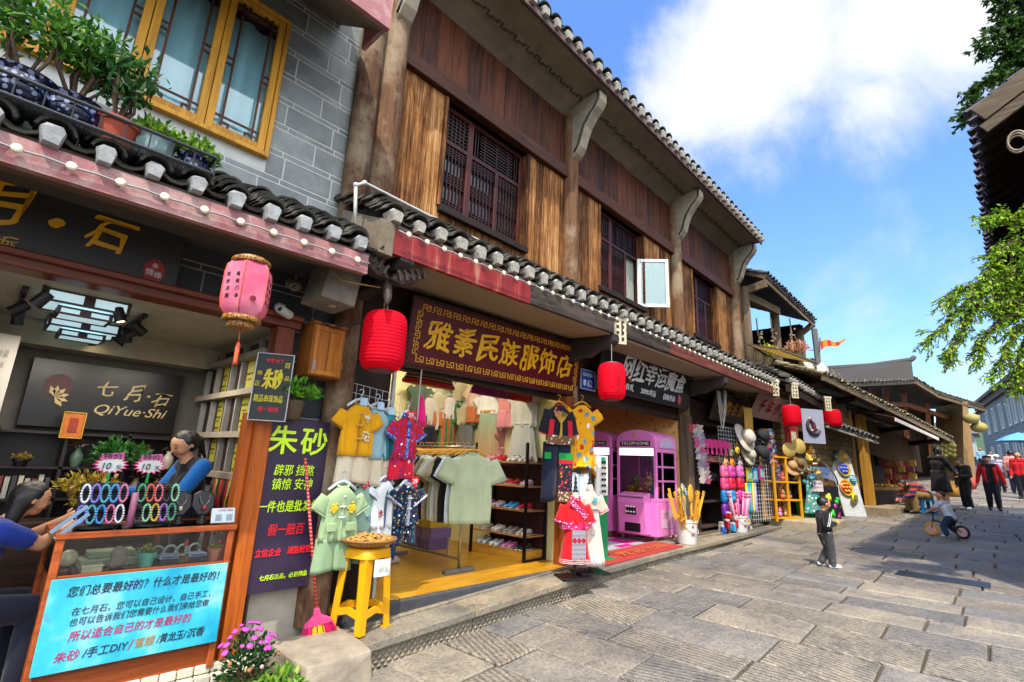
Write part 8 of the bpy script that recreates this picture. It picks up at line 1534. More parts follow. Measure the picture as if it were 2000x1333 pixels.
pot_plant('money_tree', 'dark leafy plant on the counter before the inner sign', .95, 5.4, .95, .08, .13, BLACK, leafmat('#123a14', '#2a6a24', '#4a8a34'), 240, 5); plant(COL.objects['money_tree'], (0, 0, .42), .19, .2, 240, .07, leafmat('#123a14', '#2a6a24', '#4a8a34'), 8, 6); pot_plant('gold_tree', 'bushy golden chrysanthemum behind the price stars', .74, 5.0, .95, .09, .12, BLACK, leafmat('#6a5a14', '#a8902a', '#c0b050'), 160, 6); plant(COL.objects['gold_tree'], (0, 0, .22), .2, .14, 260, .05, leafmat('#6a5a14', '#a8902a', '#c9b44a'), 9, 6); pot_plant('gold_bonsai', 'gold coin tree ornament at the cabinet end', .36, 5.5, 1.32, .05, .06, BLACK, leafmat('#5a4a14', '#8a7422', '#a8923a'), 160, 7)
b = M(); b.box(.25, 1.5, 5.2, 5.5, .085, .94); tag(b.build('inner_counter', wood('#1a0f0a', '#3a2416', .5, 'X'), bevel=.01), 'dark inner counter carrying the gold chrysanthemum', 'counter')
th, c, u, v = board_thing('gold_plaque', 'small orange and gold framed plaque below the inner sign', 'plaque', (.63, 5.62, 1.66), EX, EZv, .13, .2, plain('#b8621c', .4, .4, 60), .012, fw=.01, fmat=plain('#b8902a', .4)); b = M(); b.obox(c+u.cross(v)*.002, u*.03, v*.06, u.cross(v)*.002); b.build('centre', plain('#8a2a12', .4), th)
th, c, u, v = board_thing('painting', 'white wall painting with red flowers and grey script on the side wall', 'painting', (.0, 5.38, 1.9), EX, EZv, .34, .8, plain('#b5b0a8', .6, .1), .01)
b = M()
for q, (a, e) in enumerate(((-.06, .0), (.07, -.06), (.02, .03))): b.ball(c+u*a+v*e, (.06, .005, .04), 10, 6)
b.build('red_flowers', plain('#a01c20', .6), th); letter([('春风又绿', .02, .25, .22, .06, .002, 0, 0), ('江南岸', .02, .16, .2, .06, .002, 0, 0)], plain('#8a8078', .6), th, c, u, v, depth=.001); b = M(); b.obox(c+v*-.28+u.cross(v)*.003, u*.12, v*.1, u.cross(v)*.004); b.build('framed_print', plain('#57504a', .4), th)
nx = Vector((-1, 0, 0))
for k, (y, w, z, h, lab) in enumerate(((4.72, .17, 1.68, 1.25, 'long yellow-green price scroll beside the doorway'), (5.35, .13, 1.85, .9, 'yellow-green price scroll deeper in the shop'))):
 th, c, u, v = board_thing('price_scroll', lab, 'scroll', (1.64, y, z), (0, -1, 0), EZv, w, h, plain('#a8a03a', .6, .12), .008); letter([('精品朱砂手链', 0, h*.40-.11*i*h, w*.8, .022, .001, 0, 0) for i in range(8)]+[('款式价目', 0, h*.36-.11*i*h, w*.55, .018, .001, 0, 0) for i in range(8)], plain('#5a5418', .6), th, c, u, v, depth=.001)
t = T('wall_shelf', 'brown and cream strip shelving on the shop side wall', 'shelf'); b = M()
for z in (1.28, 1.62, 1.98, 2.3): b.box(1.56, 1.66, 4.3, 5.9, z, z+.05)
b.build('shelf_strip', plain('#a09484', .6), t); b = M()
for y in (4.3, 4.5, 4.85, 5.1, 5.5, 5.8): b.box(1.60, 1.655, y-.015, y+.015, 1.2, 2.45)
b.build('upright', plain('#8f8d88', .5), t); b = M(); b.box(1.645, 1.658, 4.3, 5.9, 1.2, 2.45); b.build('back', plain('#2a1512', .6), t)
random.seed(6)
for k in range(14):
 col = ['#a81420', '#151318', '#8a1018', '#c03020', '#1c1a20', '#a89a2a'][k % 6]; b = M(); y = 4.3+.05*k; L = random.uniform(.28, .42)
 for q in range(3): b.tube([(1.57, y+.008*q, 1.30), (1.56+random.uniform(-.01, .01), y+.012*q, 1.30-L*.6), (1.565, y+.006*q, 1.30-L)], .006, 5)
 b.ball((1.565, y+.01, 1.28-L), (.012, .012, .03), 7, 5); tag(b.build('pendant_cord', plain(col, .6), None, True), f"{['bright red', 'black', 'dark red', 'orange-red', 'charcoal', 'yellow'][k % 6]} pendant cord on the side wall hooks, {'nearer' if k < 6 else ('middle' if k < 12 else 'deeper')} run", 'cord', 'pendant cords hanging on the side wall '+str(k % 6)+('a' if k < 6 else 'b' if k < 12 else 'c'))
GLOW = emit('#dff2ff', 9); WARM = emit('#ffe2b0', 6)
for (x, y, lab) in ((.42, 4.55, 'lattice ceiling lantern close to the lintel'), (.52, 5.45, 'lattice ceiling lantern deeper in the shop')):
 t = T('ceiling_lantern', lab, 'ceiling light', 'lattice ceiling lanterns'); z = 2.5;
 for (hw, hd, za, zb) in ((.22, .17, -.09, -.005), (.14, .11, -.15, -.095)):
  f = M();
  for sx in (-1, 1):
   for sy in (-1, 1): f.box(x+sx*hw-.01, x+sx*hw+.01, y+sy*hd-.01, y+sy*hd+.01, z+za, z+zb)
  for zz in (za, zb-.012):
   for s in (-1, 1): f.box(x-hw, x+hw, y+s*hd-.009, y+s*hd+.009, z+zz, z+zz+.012); f.box(x+s*hw-.009, x+s*hw+.009, y-hd, y+hd, z+zz, z+zz+.012)
  f.box(x-.03, x+.03, y-hd-.008, y-hd+.006, z+za, z+zb); f.build('frame', plain('#3a120e', .4), t)
  g = M(); g.box(x-hw+.004, x+hw-.004, y-hd+.004, y+hd-.004, z+za+.006, z+zb-.002); g.build('diffuser', emit('#bfe0e8', .28), t)
t = T('disc_lamp', 'round pale blue disc lamp on the shop ceiling', 'ceiling light'); b = M(); b.lathe([(.0, -.03), (.15, -.028), (.155, -.012)], (.45, 5.02, 2.5), 28); b.build('diffuser', emit('#8cc4ee', .7), t, True); b = M(); b.lathe([(.155, -.014), (.165, -.012), (.165, -.001), (.15, -.001)], (.45, 5.02, 2.5), 28); b.build('rim', WHITE, t)
for k, (x, y, d) in enumerate(((.18, 4.36, (-.6, .2, -1)), (.60, 4.40, (.3, -.2, -1)), (.78, 4.75, (.8, .3, -.5)), (.78, 4.95, (-.7, .2, -.6)), (.78, 5.15, (.2, .5, -.9)), (.78, 5.4, (.9, -.2, -.6)), (.10, 4.8, (-.8, .2, -.8)), (.12, 5.2, (.1, .2, -1)), (.62, 5.6, (.3, .3, -.8)))):
 t = T('spotlight', f"black track spotlight, {['by the lintel at the painting side', 'by the lintel above the price stars', 'first on the middle track', 'second on the middle track', 'third on the middle track', 'last on the middle track', 'first on the dark side track', 'over the red flower painting', 'deepest before the inner sign'][k]}", 'spotlight', 'track spotlights'); p = Vector((x, y, 2.40)); dd = Vector(d).normalized(); b = M(); b.lathe([(.03, -.06), (.036, -.055), (.038, .05), (.034, .05), (.03, .035)], p, 14, 0, dd); b.build('body', BLACK, t, True, auto=40); b = M(); b.tube([p, (x, y, 2.46), (x, y, 2.498)], .009, 6); b.build('stem', BLACK, t); b = M(); b.lathe([(0, .036), (.029, .037)], p, 12, 0, dd); b.build('lamp', WARM, t)
for x, y0, y1, lab in ((.78, 4.6, 5.55, 'black ceiling track carrying four spotlights'), (.10, 4.5, 5.3, 'black ceiling track over the painting')):
 b = M(); b.box(x-.016, x+.016, y0, y1, 2.475, 2.499); tag(b.build('light_track', BLACK), lab, 'track')
for (x, y, e) in ((.45, 4.9, 7), (1.1, 4.9, 5)):  # soft lamps added without fixtures, standing in for the lit ceiling lights
 l = bpy.data.lights.new('shop_light', 'AREA'); l.energy = e; l.size = .5; l.color = (1, .9, .75); o = bpy.data.objects.new('shop_light', l); COL.objects.link(o); o.location = (x, y, 2.3)
# ================================================================== TRINKET SHOP
PA, PB = Vector((9.75, 4.0, 0)), Vector((12.5, 3.55, 0))
def onp(px, py, off=0):
 d = ray(px, py); n = Vector((PB.y-PA.y, -(PB.x-PA.x), 0)).normalized(); o = Vector((0, 0, HC)); k = (PA-n*off*-1-o).dot(n)/d.dot(n); return o+d*k
TRZ = math.atan2(PB.y-PA.y, PB.x-PA.x)
t = T('display_grid', 'white wire display grid carrying hats and bags in the trinket shop', 'wire grid'); b = M(); A, Bq = onp(1403, 850, -.06), onp(1500, 850, -.06);
for i in range(22): p = A.lerp(Bq, i/21); b.tube([(p.x, p.y, .55), (p.x, p.y, 2.42)], .005, 4)
for i in range(24): z = .6+.079*i; b.tube([(A.x, A.y, z), (Bq.x, Bq.y, z)], .005, 4)
b.build('wires', plain('#b8bcc0', .4), t)
t = T('goods_shelf', 'dark shelf of hats and headbands in the trinket shop', 'shelf'); b = M()
for z in (.5, .95, 1.35, 1.68, 1.98): b.box(9.5, 10.9, 4.05, 4.5, z, z+.03)
for x in (9.5, 10.9): b.box(x-.02, x+.02, 4.05, 4.5, .45, 2.3)
b.build('shelf', plain('#3a2a22', .6), t); b = M(); b.box(9.5, 10.9, 4.5, 4.52, .45, 2.3); b.build('back', plain('#2a2024', .6), t)
def bag(px, py, c, lab, s=.17):
 p = onp(px, py, .05); t = T('kids_backpack', lab, 'backpack', 'small backpacks on the display grid', p, TRZ); b = M(); b.loops([[(s*.62*k_*math.copysign(abs(math.cos(a))**.7, math.cos(a)), s*.34*k_*math.copysign(abs(math.sin(a))**.7, math.sin(a)), z*s) for a in [6.2832*i/20 for i in range(20)]] for z, k_ in ((-.75, .5), (-.68, .85), (-.4, 1), (.2, .98), (.55, .85), (.72, .5))]); b.build('bag', plain(c, .45, .12), t, True)
 b = M(); b.ball((0, -s*.3, -s*.32), (s*.42, s*.14, s*.28), 10, 6); b.build('pocket', plain(c, .35, .1), t, True); b = M();
 for sx in (-1, 1): b.ball((sx*s*.18, -s*.34, s*.22), (s*.07, s*.04, s*.08), 6, 4)
 b.build('eye', BLACK, t, True); b = M(); b.tube([(-s*.15, 0, s*.7), (0, 0, s*.98), (s*.15, 0, s*.7)], .008, 6); b.build('handle', plain(c, .5), t)
rows = [(922, ('#c85a8a', '#b83a90', '#c45aa0'), 'top', ('rose', 'magenta', 'orchid')), (945, ('#d0407a', '#c0183a', '#c81838'), 'second', ('hot pink', 'crimson', 'scarlet')), (969, ('#1a6ab0', '#1f86c0', '#c82a8a'), 'third', ('royal blue', 'sky blue', 'fuchsia')), (996, ('#5a1a80', '#c01a50', '#8a1f9a'), 'lowest', ('violet', 'cerise', 'purple'))]
for py, cs_, nm, cn in rows:
 for k, px in enumerate((1414, 1428, 1445)): bag(px+(py-922)*.04, py, cs_[k], f'{cn[k]} animal-shaped child backpack in the {nm} row of the grid')
def cap_hat(px, py, c, lab, s=.17, off=.08, kind='cap', tilt=.9):
 p = onp(px, py, off); t = T('hat', lab, 'hat', 'hats hung on the display grid', p, TRZ); ax = Vector((0, -math.sin(tilt), math.cos(tilt))); b = M()
 if kind == 'cap': b.lathe([(s*.95, 0), (s*.92, s*.35), (s*.7, s*.75), (s*.3, s*.92), (.005, s*.95)], (0, 0, 0), 18, 0, ax); b.build('crown', plain(c, .8, .15), t, True); b = M(); b.ball(Vector((0, -s*.35, -s*.85)), (s*.75, s*.3, s*.28), 14, 6); b.build('peak', plain(c, .75, .15), t, True)
 else: b.lathe([(s*.62, 0), (s*.6, s*.4), (s*.45, s*.58), (.01, s*.62)], (0, 0, 0), 18, 0, ax); b.build('crown', plain(c, .85, .15), t, True); b = M(); b.lathe([(s*.55, .0), (s*1.1, -.01), (s*1.22, -.03), (s*1.15, -.035), (s*.55, -.012)], (0, 0, 0), 22, 0, ax, mod=lambda a, h: 1+.06*math.sin(a*18.8)); b.build('brim', plain(c, .85, .15), t, True)
cap_hat(1457, 855, '#b8b0a4', 'large white crumpled sun hat at the top of the grid', .26, .1, 'brim', 1.2); cap_hat(1487, 853, '#10121c', 'navy black cap beside the white sun hat', .17); cap_hat(1463, 888, '#b0a894', 'cream bucket hat below the white sun hat', .19, .1, 'brim', 1.2); cap_hat(1486, 886, '#15161c', 'black cap below the navy black one', .18)
for k, (px, py, c, lab) in enumerate(((1440, 880, '#c8a82a', 'yellow flower purse on the grid'), (1428, 884, '#7a9a5a', 'green flower purse on the grid'), (1430, 905, '#d07a14', 'orange fox purse on the grid'), (1446, 908, '#9a8a90', 'grey cat purse on the grid'), (1418, 905, '#b88a4a', 'tan basket purse on the grid'))):
 p = onp(px, py, .06); t = T('purse', lab, 'purse', 'small purses on the grid', p, TRZ); b = M(); b.ball((0, 0, 0), (.085, .03, .08), 14, 8); b.build('body', plain(c, .7, .15), t, True); b = M(); b.ball((0, -.03, 0), (.02, .008, .02), 8, 5); b.build('button', BLACK, t, True); b = M(); b.tube([(-.06, 0, .06), (0, 0, .17), (.06, 0, .06)], .005, 5); b.build('strap', plain(c, .7), t)
for k, (x, z, c, lab, kind) in enumerate(((9.75, 2.01, '#8a9aa0', 'grey cap on the upper trinket shelf', 'cap'), (10.15, 2.01, '#6a5a50', 'brown cap on the upper trinket shelf', 'cap'), (9.75, 1.71, '#3a7a9a', 'blue and yellow child hat on the trinket shelf', 'brim'), (10.2, 1.71, '#b8786a', 'salmon sun hat on the trinket shelf', 'brim'), (10.6, 1.71, '#b08a70', 'tan sun hat on the trinket shelf', 'brim'), (9.85, 1.38, '#10204a', 'navy cap on the middle trinket shelf', 'cap'), (10.35, 1.38, '#15161a', 'black cap on the middle trinket shelf', 'cap'))):
 t = T('hat', lab, 'hat', 'hats on the trinket shelf', Vector((x, 4.15, z)), 0); b = M(); s = .14
 b.lathe([(s*.95, 0), (s*.92, s*.5), (s*.6, s*.85), (.005, s*.95)], (0, 0, 0), 18); b.build('crown', plain(c, .8, .15), t, True); b = M()
 if kind == 'cap': b.ball((0, -s*1.1, .01), (s*.75, s*.5, .012), 14, 6)
 else: b.lathe([(s*.9, .004), (s*1.6, .0), (s*1.6, .012), (s*.9, .02)], (0, 0, 0), 22)
 b.build('brim', plain(c, .8, .15), t, True)
for k in range(6):
 p = onp(1374+9*k, 866+k*.8, .05); b = M(); b.bar(p+Vector((-.15, .02, .03)), p+Vector((.15, -.02, -.03)), .03, .13); b.lathe([(.016, 0), (.02, -.1), (.03, -.17)], p+Vector((.1, -.03, -.03)), 8); tag(b.build('pink_fan', plain('#c8327a', .6, .15)), 'pink paper fan with tassel hung in a row under the orange lettered board', 'fan', 'row of pink paper fans')
for k, (px, c) in enumerate(((1458, '#a8b81a'), (1462, '#1a8a9a'), (1466, '#2a9ab0'), (1471, '#c9b43a'), (1475, '#9a8ac8'))):
 a, e = onp(px-1, 944, .08), onp(px+2, 1005, .12); b = M(); b.tube([a, a.lerp(e, .85), e], [.022, .026, .008], 8); b.tube([a, a+Vector((0, -.03, .1)), a+Vector((0, -.07, .07))], .008, 6); tag(b.build('umbrella', plain(c, .4), None, True), f"{['lime', 'teal', 'turquoise', 'yellow', 'lilac'][k]} folded umbrella hung beside the backpacks", 'umbrella', 'folded umbrellas on the grid')
for px, py, c, lab in ((1463, 928, '#c0a818', 'yellow picture folder'), (1474, 928, '#1a7ab8', 'blue picture folder'), (1487, 924, '#b01a90', 'magenta picture folder')):
 p = onp(px, py, .07); t = T('picture_folder', lab+' above the umbrellas', 'folder', 'picture folders', p, TRZ); b = M(); b.box(-.10, .10, -.015, .015, -.14, .14); b.build('cover', plain(c, .3), t, bevel=.006); b = M(); b.box(-.065, .065, -.018, -.015, -.09, .08); b.build('picture', plain('#8ac0b0', .4, .5, 30), t)
random.seed(31)
for (xa, ya, xb, yb, n, lab, pal, w) in ((1500, 842, 1520, 945, 26, 'long garland of colourful printed cards beside the hats', ['#c8c8cc', '#1a86a8', '#a8205a', '#c07a20', '#2a3a8a', '#c89aa8'], .17), (1361, 835, 1378, 940, 15, 'garland of pale printed cards on the trinket shop post', ['#b8a8a4', '#a88a9a', '#c8c0b8', '#8a90b8', '#c45a8a'], .13)):
 t = T('card_garland', lab, 'card garland'); bs = [M() for _ in pal]
 for i in range(n):
  q = i/(n-1); p = onp(xa+(xb-xa)*q, ya+(yb-ya)*q, .06)
  for k in range(3): c = p+Vector((-.12+.11*k+random.uniform(-.02, .02), -.01*k, random.uniform(-.02, .02))); bs[random.randrange(len(pal))].obox(c, Vector((w*.35, -.02, random.uniform(-.02, .02))), (.0, .004, .0), (random.uniform(-.01, .01), -.02, .045))
 for k, m in enumerate(bs):
  if m.v: m.build('cards', plain(pal[k], .5, .3, 40), t)
def bucket(p, r, h, label):
 t = T('bucket', label, 'bucket', 'white plastic buckets on the pavement', p); b = M(); b.lathe([(r*.86, 0), (r*.88, .01), (r*.99, h*.88), (r*1.05, h*.89), (r*1.06, h), (r*1.0, h), (r*.95, h*.9), (r*.84, .02), (.01, .02)], (0, 0, 0), 28); b.build('pail', plain('#c4c6c4', .35, .06), t, True, auto=40); b = M(); b.tube([(r*1.06*math.cos(a), r*1.06*math.sin(a)-.03*math.sin(a)*0, h*.88-abs(math.sin(a))*h*.42) for a in [math.pi+math.pi*i/16 for i in range(17)]], .005, 6); b.build('handle', plain('#b8bab8', .4), t); b = M(); a = -2.1;
 for z, s in ((h*.72, .022), (h*.42, .028)): b.obox((r*.97*math.cos(a), r*.97*math.sin(a), z), (s*-math.sin(a), s*math.cos(a), 0), (.003*math.cos(a), .003*math.sin(a), 0), (0, 0, s*.6))
 b.build('label', plain('#a8484a', .5), t); return t
B1 = atz(1392, 1073, zs(7.65)); B1.z = zs(B1.x)+.006; bucket(B1+Vector((.15, .46, 0)), .165, .36, 'white plastic bucket full of wooden toy swords')
B1 = B1+Vector((.15, .46, 0)); random.seed(13); YW = wood('#a8701a', '#d6a032', .5, 'Z', 2, .45, bump=.1)
for k in range(16):
 a = random.uniform(0, 6.28); d = Vector((math.cos(a)*.35, math.sin(a)*.25, 1)).normalized(); p = B1+Vector((math.cos(a)*.08, math.sin(a)*.08, .04)); L = random.uniform(.58, .78); b = M(); s = d.cross(Vector((0, 1, 0))).normalized(); b.bar(p, p+d*L, .018, .035); b.obox(p+d*L*.55, s*.06, (0, .01, 0), d*.012); b.obox(p+d*(L+.02), s*.03, (0, .008, 0), d*.03); tag(b.build('wooden_sword', YW), 'yellow wooden toy sword standing in the larger white bucket', 'toy sword', 'wooden toy swords in the bucket')
b = M(); c = B1+Vector((.02, -.08, .75)); b.ball(c, (.10, .02, .15), 14, 8); b.bar(c-Vector((0, 0, .14)), c-Vector((0, 0, .7)), .02, .03); tag(b.build('wooden_fan', YW, None, True), 'round wooden paddle among the toy swords', 'toy paddle')
for k in range(7):
 a = .9*k; p = B1+Vector((.12+.07*math.cos(a), .1+.03*math.sin(a*2), .80+.05*math.sin(a))); b = M(); b.lathe([(.004, -.01), (.045, 0), (.05, .01), (.004, .014)], p, 10, 0, (0, -1, .3), mod=lambda q, h: 1+.3*math.cos(q*31.4)); b.tube([p, B1+Vector((0, 0, .3))], .005, 4); tag(b.build('pinwheel', plain(['#b8c48a', '#c8c0a0', '#7a9ac0', '#b8b04a'][k % 4], .5)), f"{['pale green', 'cream', 'blue', 'yellow'][k % 4]} paper pinwheel above the bucket of swords", 'pinwheel', f'pinwheels {k % 4}')
B2 = atz(1487, 1047, zs(10.1)); B2.z = zs(B2.x)+.006; B2 += Vector((.15, .42, 0)); bucket(B2, .15, .30, 'smaller white bucket holding pink bubble wands')
for k in range(14):
 a = random.uniform(0, 6.28); d = Vector((math.cos(a)*.28, math.sin(a)*.2, 1)).normalized(); p = B2+Vector((math.cos(a)*.07, math.sin(a)*.07, .04)); b = M(); b.tube([p, p+d*.62], .022, 8); b.tube([p+d*.62, p+d*.66], .028, 8); b.ball(p+d*.69, .03, 8, 5); kk = k % 3; tag(b.build('bubble_wand', plain(['#d08aa0', '#c8b4b8', '#c85a8a'][kk], .4, .15), None, True), f"{['pink', 'pale', 'deep pink'][kk]} bubble wand standing in the smaller white bucket", 'bubble wand', f'bubble wands {kk}')
random.seed(17)
for k in range(26):
 px, py = random.uniform(1408, 1464), random.uniform(1008, 1038); p = onp(px, py, random.uniform(-.05, .2)); r = random.uniform(.05, .085); ci = k % 6; t = T('toy', f"{['blue', 'red', 'white', 'yellow', 'sky blue', 'crimson'][ci]} packaged toy in the heap below the backpacks", 'toy', f'heap of packaged toys {ci}', p, random.uniform(0, 3)); b = M(); b.box(-r, r, -r*.4, r*.4, -r*1.1, r*.8); b.build('bag', plain(['#1a4ab0', '#b8141c', '#b8bcc4', '#c0a020', '#3a90c8', '#a01030'][ci], .25, .4, 30), t, bevel=.02); b = M(); b.box(-r*.6, r*.6, -r*.43, r*.43, r*.8, r*1.2); b.build('header_card', plain('#c4c4c0', .5, .4, 30), t)
def yellow_rack():
 p = dep(1532, 1030, 11.0); p.z = .55; t = T('toy_rack', 'yellow wooden toy rack with three shelves outside the balcony house', 'rack', None, p, -.35); w, d, h = .85, .3, 1.35; b = M()
 for x in (-w/2, 0, w/2):
  for y in (-d/2, d/2): b.bar((x, y, 0), (x, y, h), .045, .045)
 for z in (.05, .42, .8, h-.02): b.box(-w/2, w/2, -d/2-.02, d/2+.02, z, z+.035)
 b.build('frame', plain('#c9901a', .5, .15), t, bevel=.004); b = M()
 for x in [-.36+.12*i for i in range(7)]: b.box(x, x+.02, d/2, d/2+.015, .05, h)
 b.build('slats', plain('#c9901a', .5), t)
 random.seed(4)
 for k in range(13):
  c = ['#b89a5a', '#c0503a', '#c87aa0', '#c8c0b0', '#7a9a4a'][k % 5]; q = T('toy_figure', f"{['tan', 'red', 'pink', 'white', 'green'][k % 5]} toy figure on the yellow rack", 'toy', f'toy figures on the yellow rack {k % 5}', p+Vector((random.uniform(-.35, .35), random.uniform(-.1, .1), [.455, .835, .085][k % 3])), 0); b = M(); b.ball((0, 0, .06), (.06, .05, .06), 10, 6); b.ball((0, 0, .14), (.04, .04, .04), 10, 6); b.build('body', plain(c, .6), q, True); b = M()
  for s in (-1, 1): b.ball((s*.03, 0, .185), .018, 6, 4)
  b.build('ear', plain(c, .6), q, True)
yellow_rack()
def brimhat(p, r, c, lab, ax, grp):
 t = T('straw_hat', lab, 'straw hat', grp, p); a = Vector(ax).normalized(); b = M(); b.lathe([(r*.45, 0), (r*.44, r*.25), (r*.3, r*.42), (.005, r*.45)], (0, 0, 0), 18, 0, a); b.build('crown', plain(c, .85, .2, 30, .4), t, True); b = M(); b.lathe([(r*.42, 0), (r*.9, -.01), (r, -.02), (r*.9, -.03), (r*.42, -.015)], (0, 0, 0), 22, 0, a); b.build('brim', plain(c, .85, .2, 30, .4), t, True)
def gourd(px, py, t_, r, lab): p = dep(px, py, t_); t = T('woven_fan', lab, 'fan', 'round woven fans under the faded board', p); b = M(); b.lathe([(.01, -.012), (r, -.008), (r*1.03, 0), (r, .008), (.01, .012)], (0, 0, 0), 22, 0, (-.6, -.8, .1)); b.build('blade', plain('#a8924e', .8, .25, 30, .4), t, True); b = M(); b.tube([(0, 0, r), (0, 0, r+.25)], .008, 5); b.build('handle', plain('#7a6232', .8), t)
gourd(1541, 879, 11.3, .16, 'paler woven round fan hanging below the red lantern'); gourd(1560, 872, 11.4, .17, 'browner woven round fan hanging behind the paler one')
brimhat(dep(1546, 910, 11.3), .24, '#a8845a', 'brown straw hat hanging over the yellow rack', (-.5, -.8, .5), 'straw hats outside the balcony house'); brimhat(dep(1562, 905, 11.3), .2, '#6a5234', 'dark straw hat next to the brown one', (-.5, -.8, .3), 'straw hats outside the balcony house')
t = T('toy_bunch', 'bunch of pale blue and straw coloured windmill toys over the teal dress', 'toy bunch'); p = dep(1578, 915, 11.6); random.seed(2)
for c in ('#5a9ab0', '#b8b4a8', '#7a5a34', '#c9a83a'):
 b = M()
 for k in range(9): q = p+rv()*.26; leaf(b, q, rv(), .2, .14)
 b.build('petals', plain(c, .6), t)
q = dep(1584, 932, 11.6); t = T('teal_dress', 'teal floral child dress hanging at the stall front', 'dress', None, q, -.6); tee_parts(t, .34, .36, .06, cloth('#3a8a86', pat='floral', c2='#a8c0b0', c3='#b06a6a', psc=14), None, seed=51); bottoms(t, .30, .48, cloth('#3a8a86', pat='floral', c2='#a8c0b0', c3='#b06a6a', psc=14), 'skirt', flare=1.75, name='skirt', seed=4); t.children[-1].location.z = -.32; hanger_parts(t, .3, WP_)
th, c, u, v = board_thing('notice_card', 'white written card clipped beside the teal dress', 'card', dep(1598, 950, 11.5), (.8, -.6, 0), EZv, .26, .24, plain('#c4bcc0', .5), .01); letter([('特价促销', 0, .06, .2, .05, .002, 0, 0), ('全场十元', 0, -.03, .2, .05, .002, 0, 0)], plain('#9a7a8a', .6), th, c, u, v, depth=.001)
t = T('food_cart', 'dark stall cart with a curved clear cover beside the brick shop door', 'cart', None, Vector((14.35, 3.25, zg(14.3))), -.25); b = M(); b.box(-.5, .5, -.3, .3, .1, .85); b.build('cabinet', plain('#15171a', .4), t, bevel=.01); g = M(); g.loops([[(x, -.3+.6*(1-math.cos(a)), .86+.62*math.sin(a)) for a in [1.5708*i/8 for i in range(9)]] for x in (-.5, .5)], 0, False, False); g.build('cover', glass((.8, .85, .85), .05, .6), t, True); b = M()
for x in (-.5, .5): b.tube([(x, -.3+.6*(1-math.cos(a)), .86+.62*math.sin(a)) for a in [1.5708*i/8 for i in range(9)]], .016, 6)
b.build('rib', BLACK, t, True); b = M()
for x in (-.4, .4): b.lathe([(.1, -.02), (.1, .02)], (x, -.28, .1), 14, 0, (0, 1, 0))
b.build('wheel', BLACK, t)
random.seed(5)
for k in range(20):
 p = dep(random.uniform(1578, 1640), random.uniform(968, 1012), 12.1+random.uniform(-.2, .3)); ci = k % 5; b = M(); b.ball((0, 0, 0), random.uniform(.05, .09), 10, 7); b.ball((.05, -.02, .07), .045, 8, 5); o = b.build('ball_toy', plain(['#1fb02a', '#c8c81a', '#1a7ab8', '#b82a9a', '#c8501a'][ci], .35), None, True); o.location = p; tag(o, f"{['green', 'yellow', 'blue', 'purple', 'orange'][ci]} plastic toy hung along the stall cart front", 'toy', f'plastic toys on the cart {ci}')
b = M(); p = dep(1577, 1000, 11.9); b.lathe([(.2, 0), (.24, .42), (.22, .42), (.19, .03), (.01, .02)], (0, 0, 0), 18); o = b.build('green_basket', plain('#149a1c', .5, .3, 30, .6)); o.location = (p.x, p.y, .58); tag(o, 'bright green mesh bin below the teal dress', 'bin')
q0 = dep(1662, 1019, 13.3); q0.z = zg(q0.x); t = T('sales_board', 'leaning white sales board hung with hats and bright platters', 'display board', None, q0, -.55); b = M(); b.obox((0, .0, .78), (.36, 0, 0), (0, .02, .005), (0, .16, .78)); b.build('board', plain('#b8bcc0', .4), t, bevel=.006)
fr = Matrix.Rotation(-.55, 3, 'Z')
def onb(x, z, dy=-.05): return q0+fr @ Vector((x, -.16+.205*z/1.0*1.0+dy, z))
nb = (-.5, -.86, .2)
brimhat(onb(.12, 1.52), .2, '#d0a860', 'straw boater hat at the top of the white sales board', nb, 'hats on the sales board');
p = onb(-.16, 1.52); t = T('flower_wreath', 'green leafy wreath hat at the top of the white sales board', 'wreath', None, p); b = M(); random.seed(3)
for k in range(120): a = random.uniform(0, 6.28); leaf(b, Vector((.15*math.cos(a), random.uniform(-.05, .05), .15*math.sin(a))), rv(), .07, .04)
b.build('leaves', leafmat('#1f5a3a', '#3a7a4a', '#a87a8a'), t)
def disc(name, p, r, cols, lab):
 t = T(name, lab, 'platter', 'platters on the sales board', p); a = Vector(nb).normalized(); b = M(); b.lathe([(.01, .0), (r*.85, .0), (r, .03), (r*.96, .035), (r*.8, .012), (.01, .012)], (0, 0, 0), 24, 0, a); b.build('rim', plain(cols[0], .35), t, True); b = M(); b.lathe([(.01, .02), (r*.78, .018), (r*.78, .012)], (0, 0, 0), 24, 0, a); b.build('field', plain(cols[1], .3, .3, 8), t, True); b = M(); s = a.cross(Vector((0, 0, 1))).normalized(); u = s.cross(a)
 for k in range(7): b.ball(a*.03+(s*math.cos(k*1.047)+u*math.sin(k*1.047))*r*.48*(k < 6), (r*.16, r*.16, r*.16), 8, 5)
 b.build('motif', plain(cols[2], .35), t, True)
disc('platter', onb(-.02, 1.22), .22, ('#b8a03a', '#3a4ac0', '#7a8ad8'), 'blue and violet domed hat platter on the sales board'); disc('platter', onb(-.12, .72), .22, ('#c9a020', '#b81a14', '#d0a83a'), 'round red platter with flower spots on the sales board'); disc('platter', onb(.2, .95), .11, ('#2a9ab0', '#2ab0b8', '#c8c0d0'), 'small turquoise dish on the sales board')
p = onb(.08, .46); t = T('watermelon_platter', 'yellow and black striped melon-shaped platter low on the sales board', 'platter', 'platters on the sales board', p); b = M(); b.ball((0, 0, 0), (.25, .06, .14), 18, 10); b.build('body', plain('#c8c01a', .35), t, True); b = M()
for k in range(4): b.tube([(-.22, -.035, -.05+.04*k), (0, -.062, -.07+.042*k), (.22, -.035, -.05+.04*k)], .009, 5)
b.build('stripe', BLACK, t)
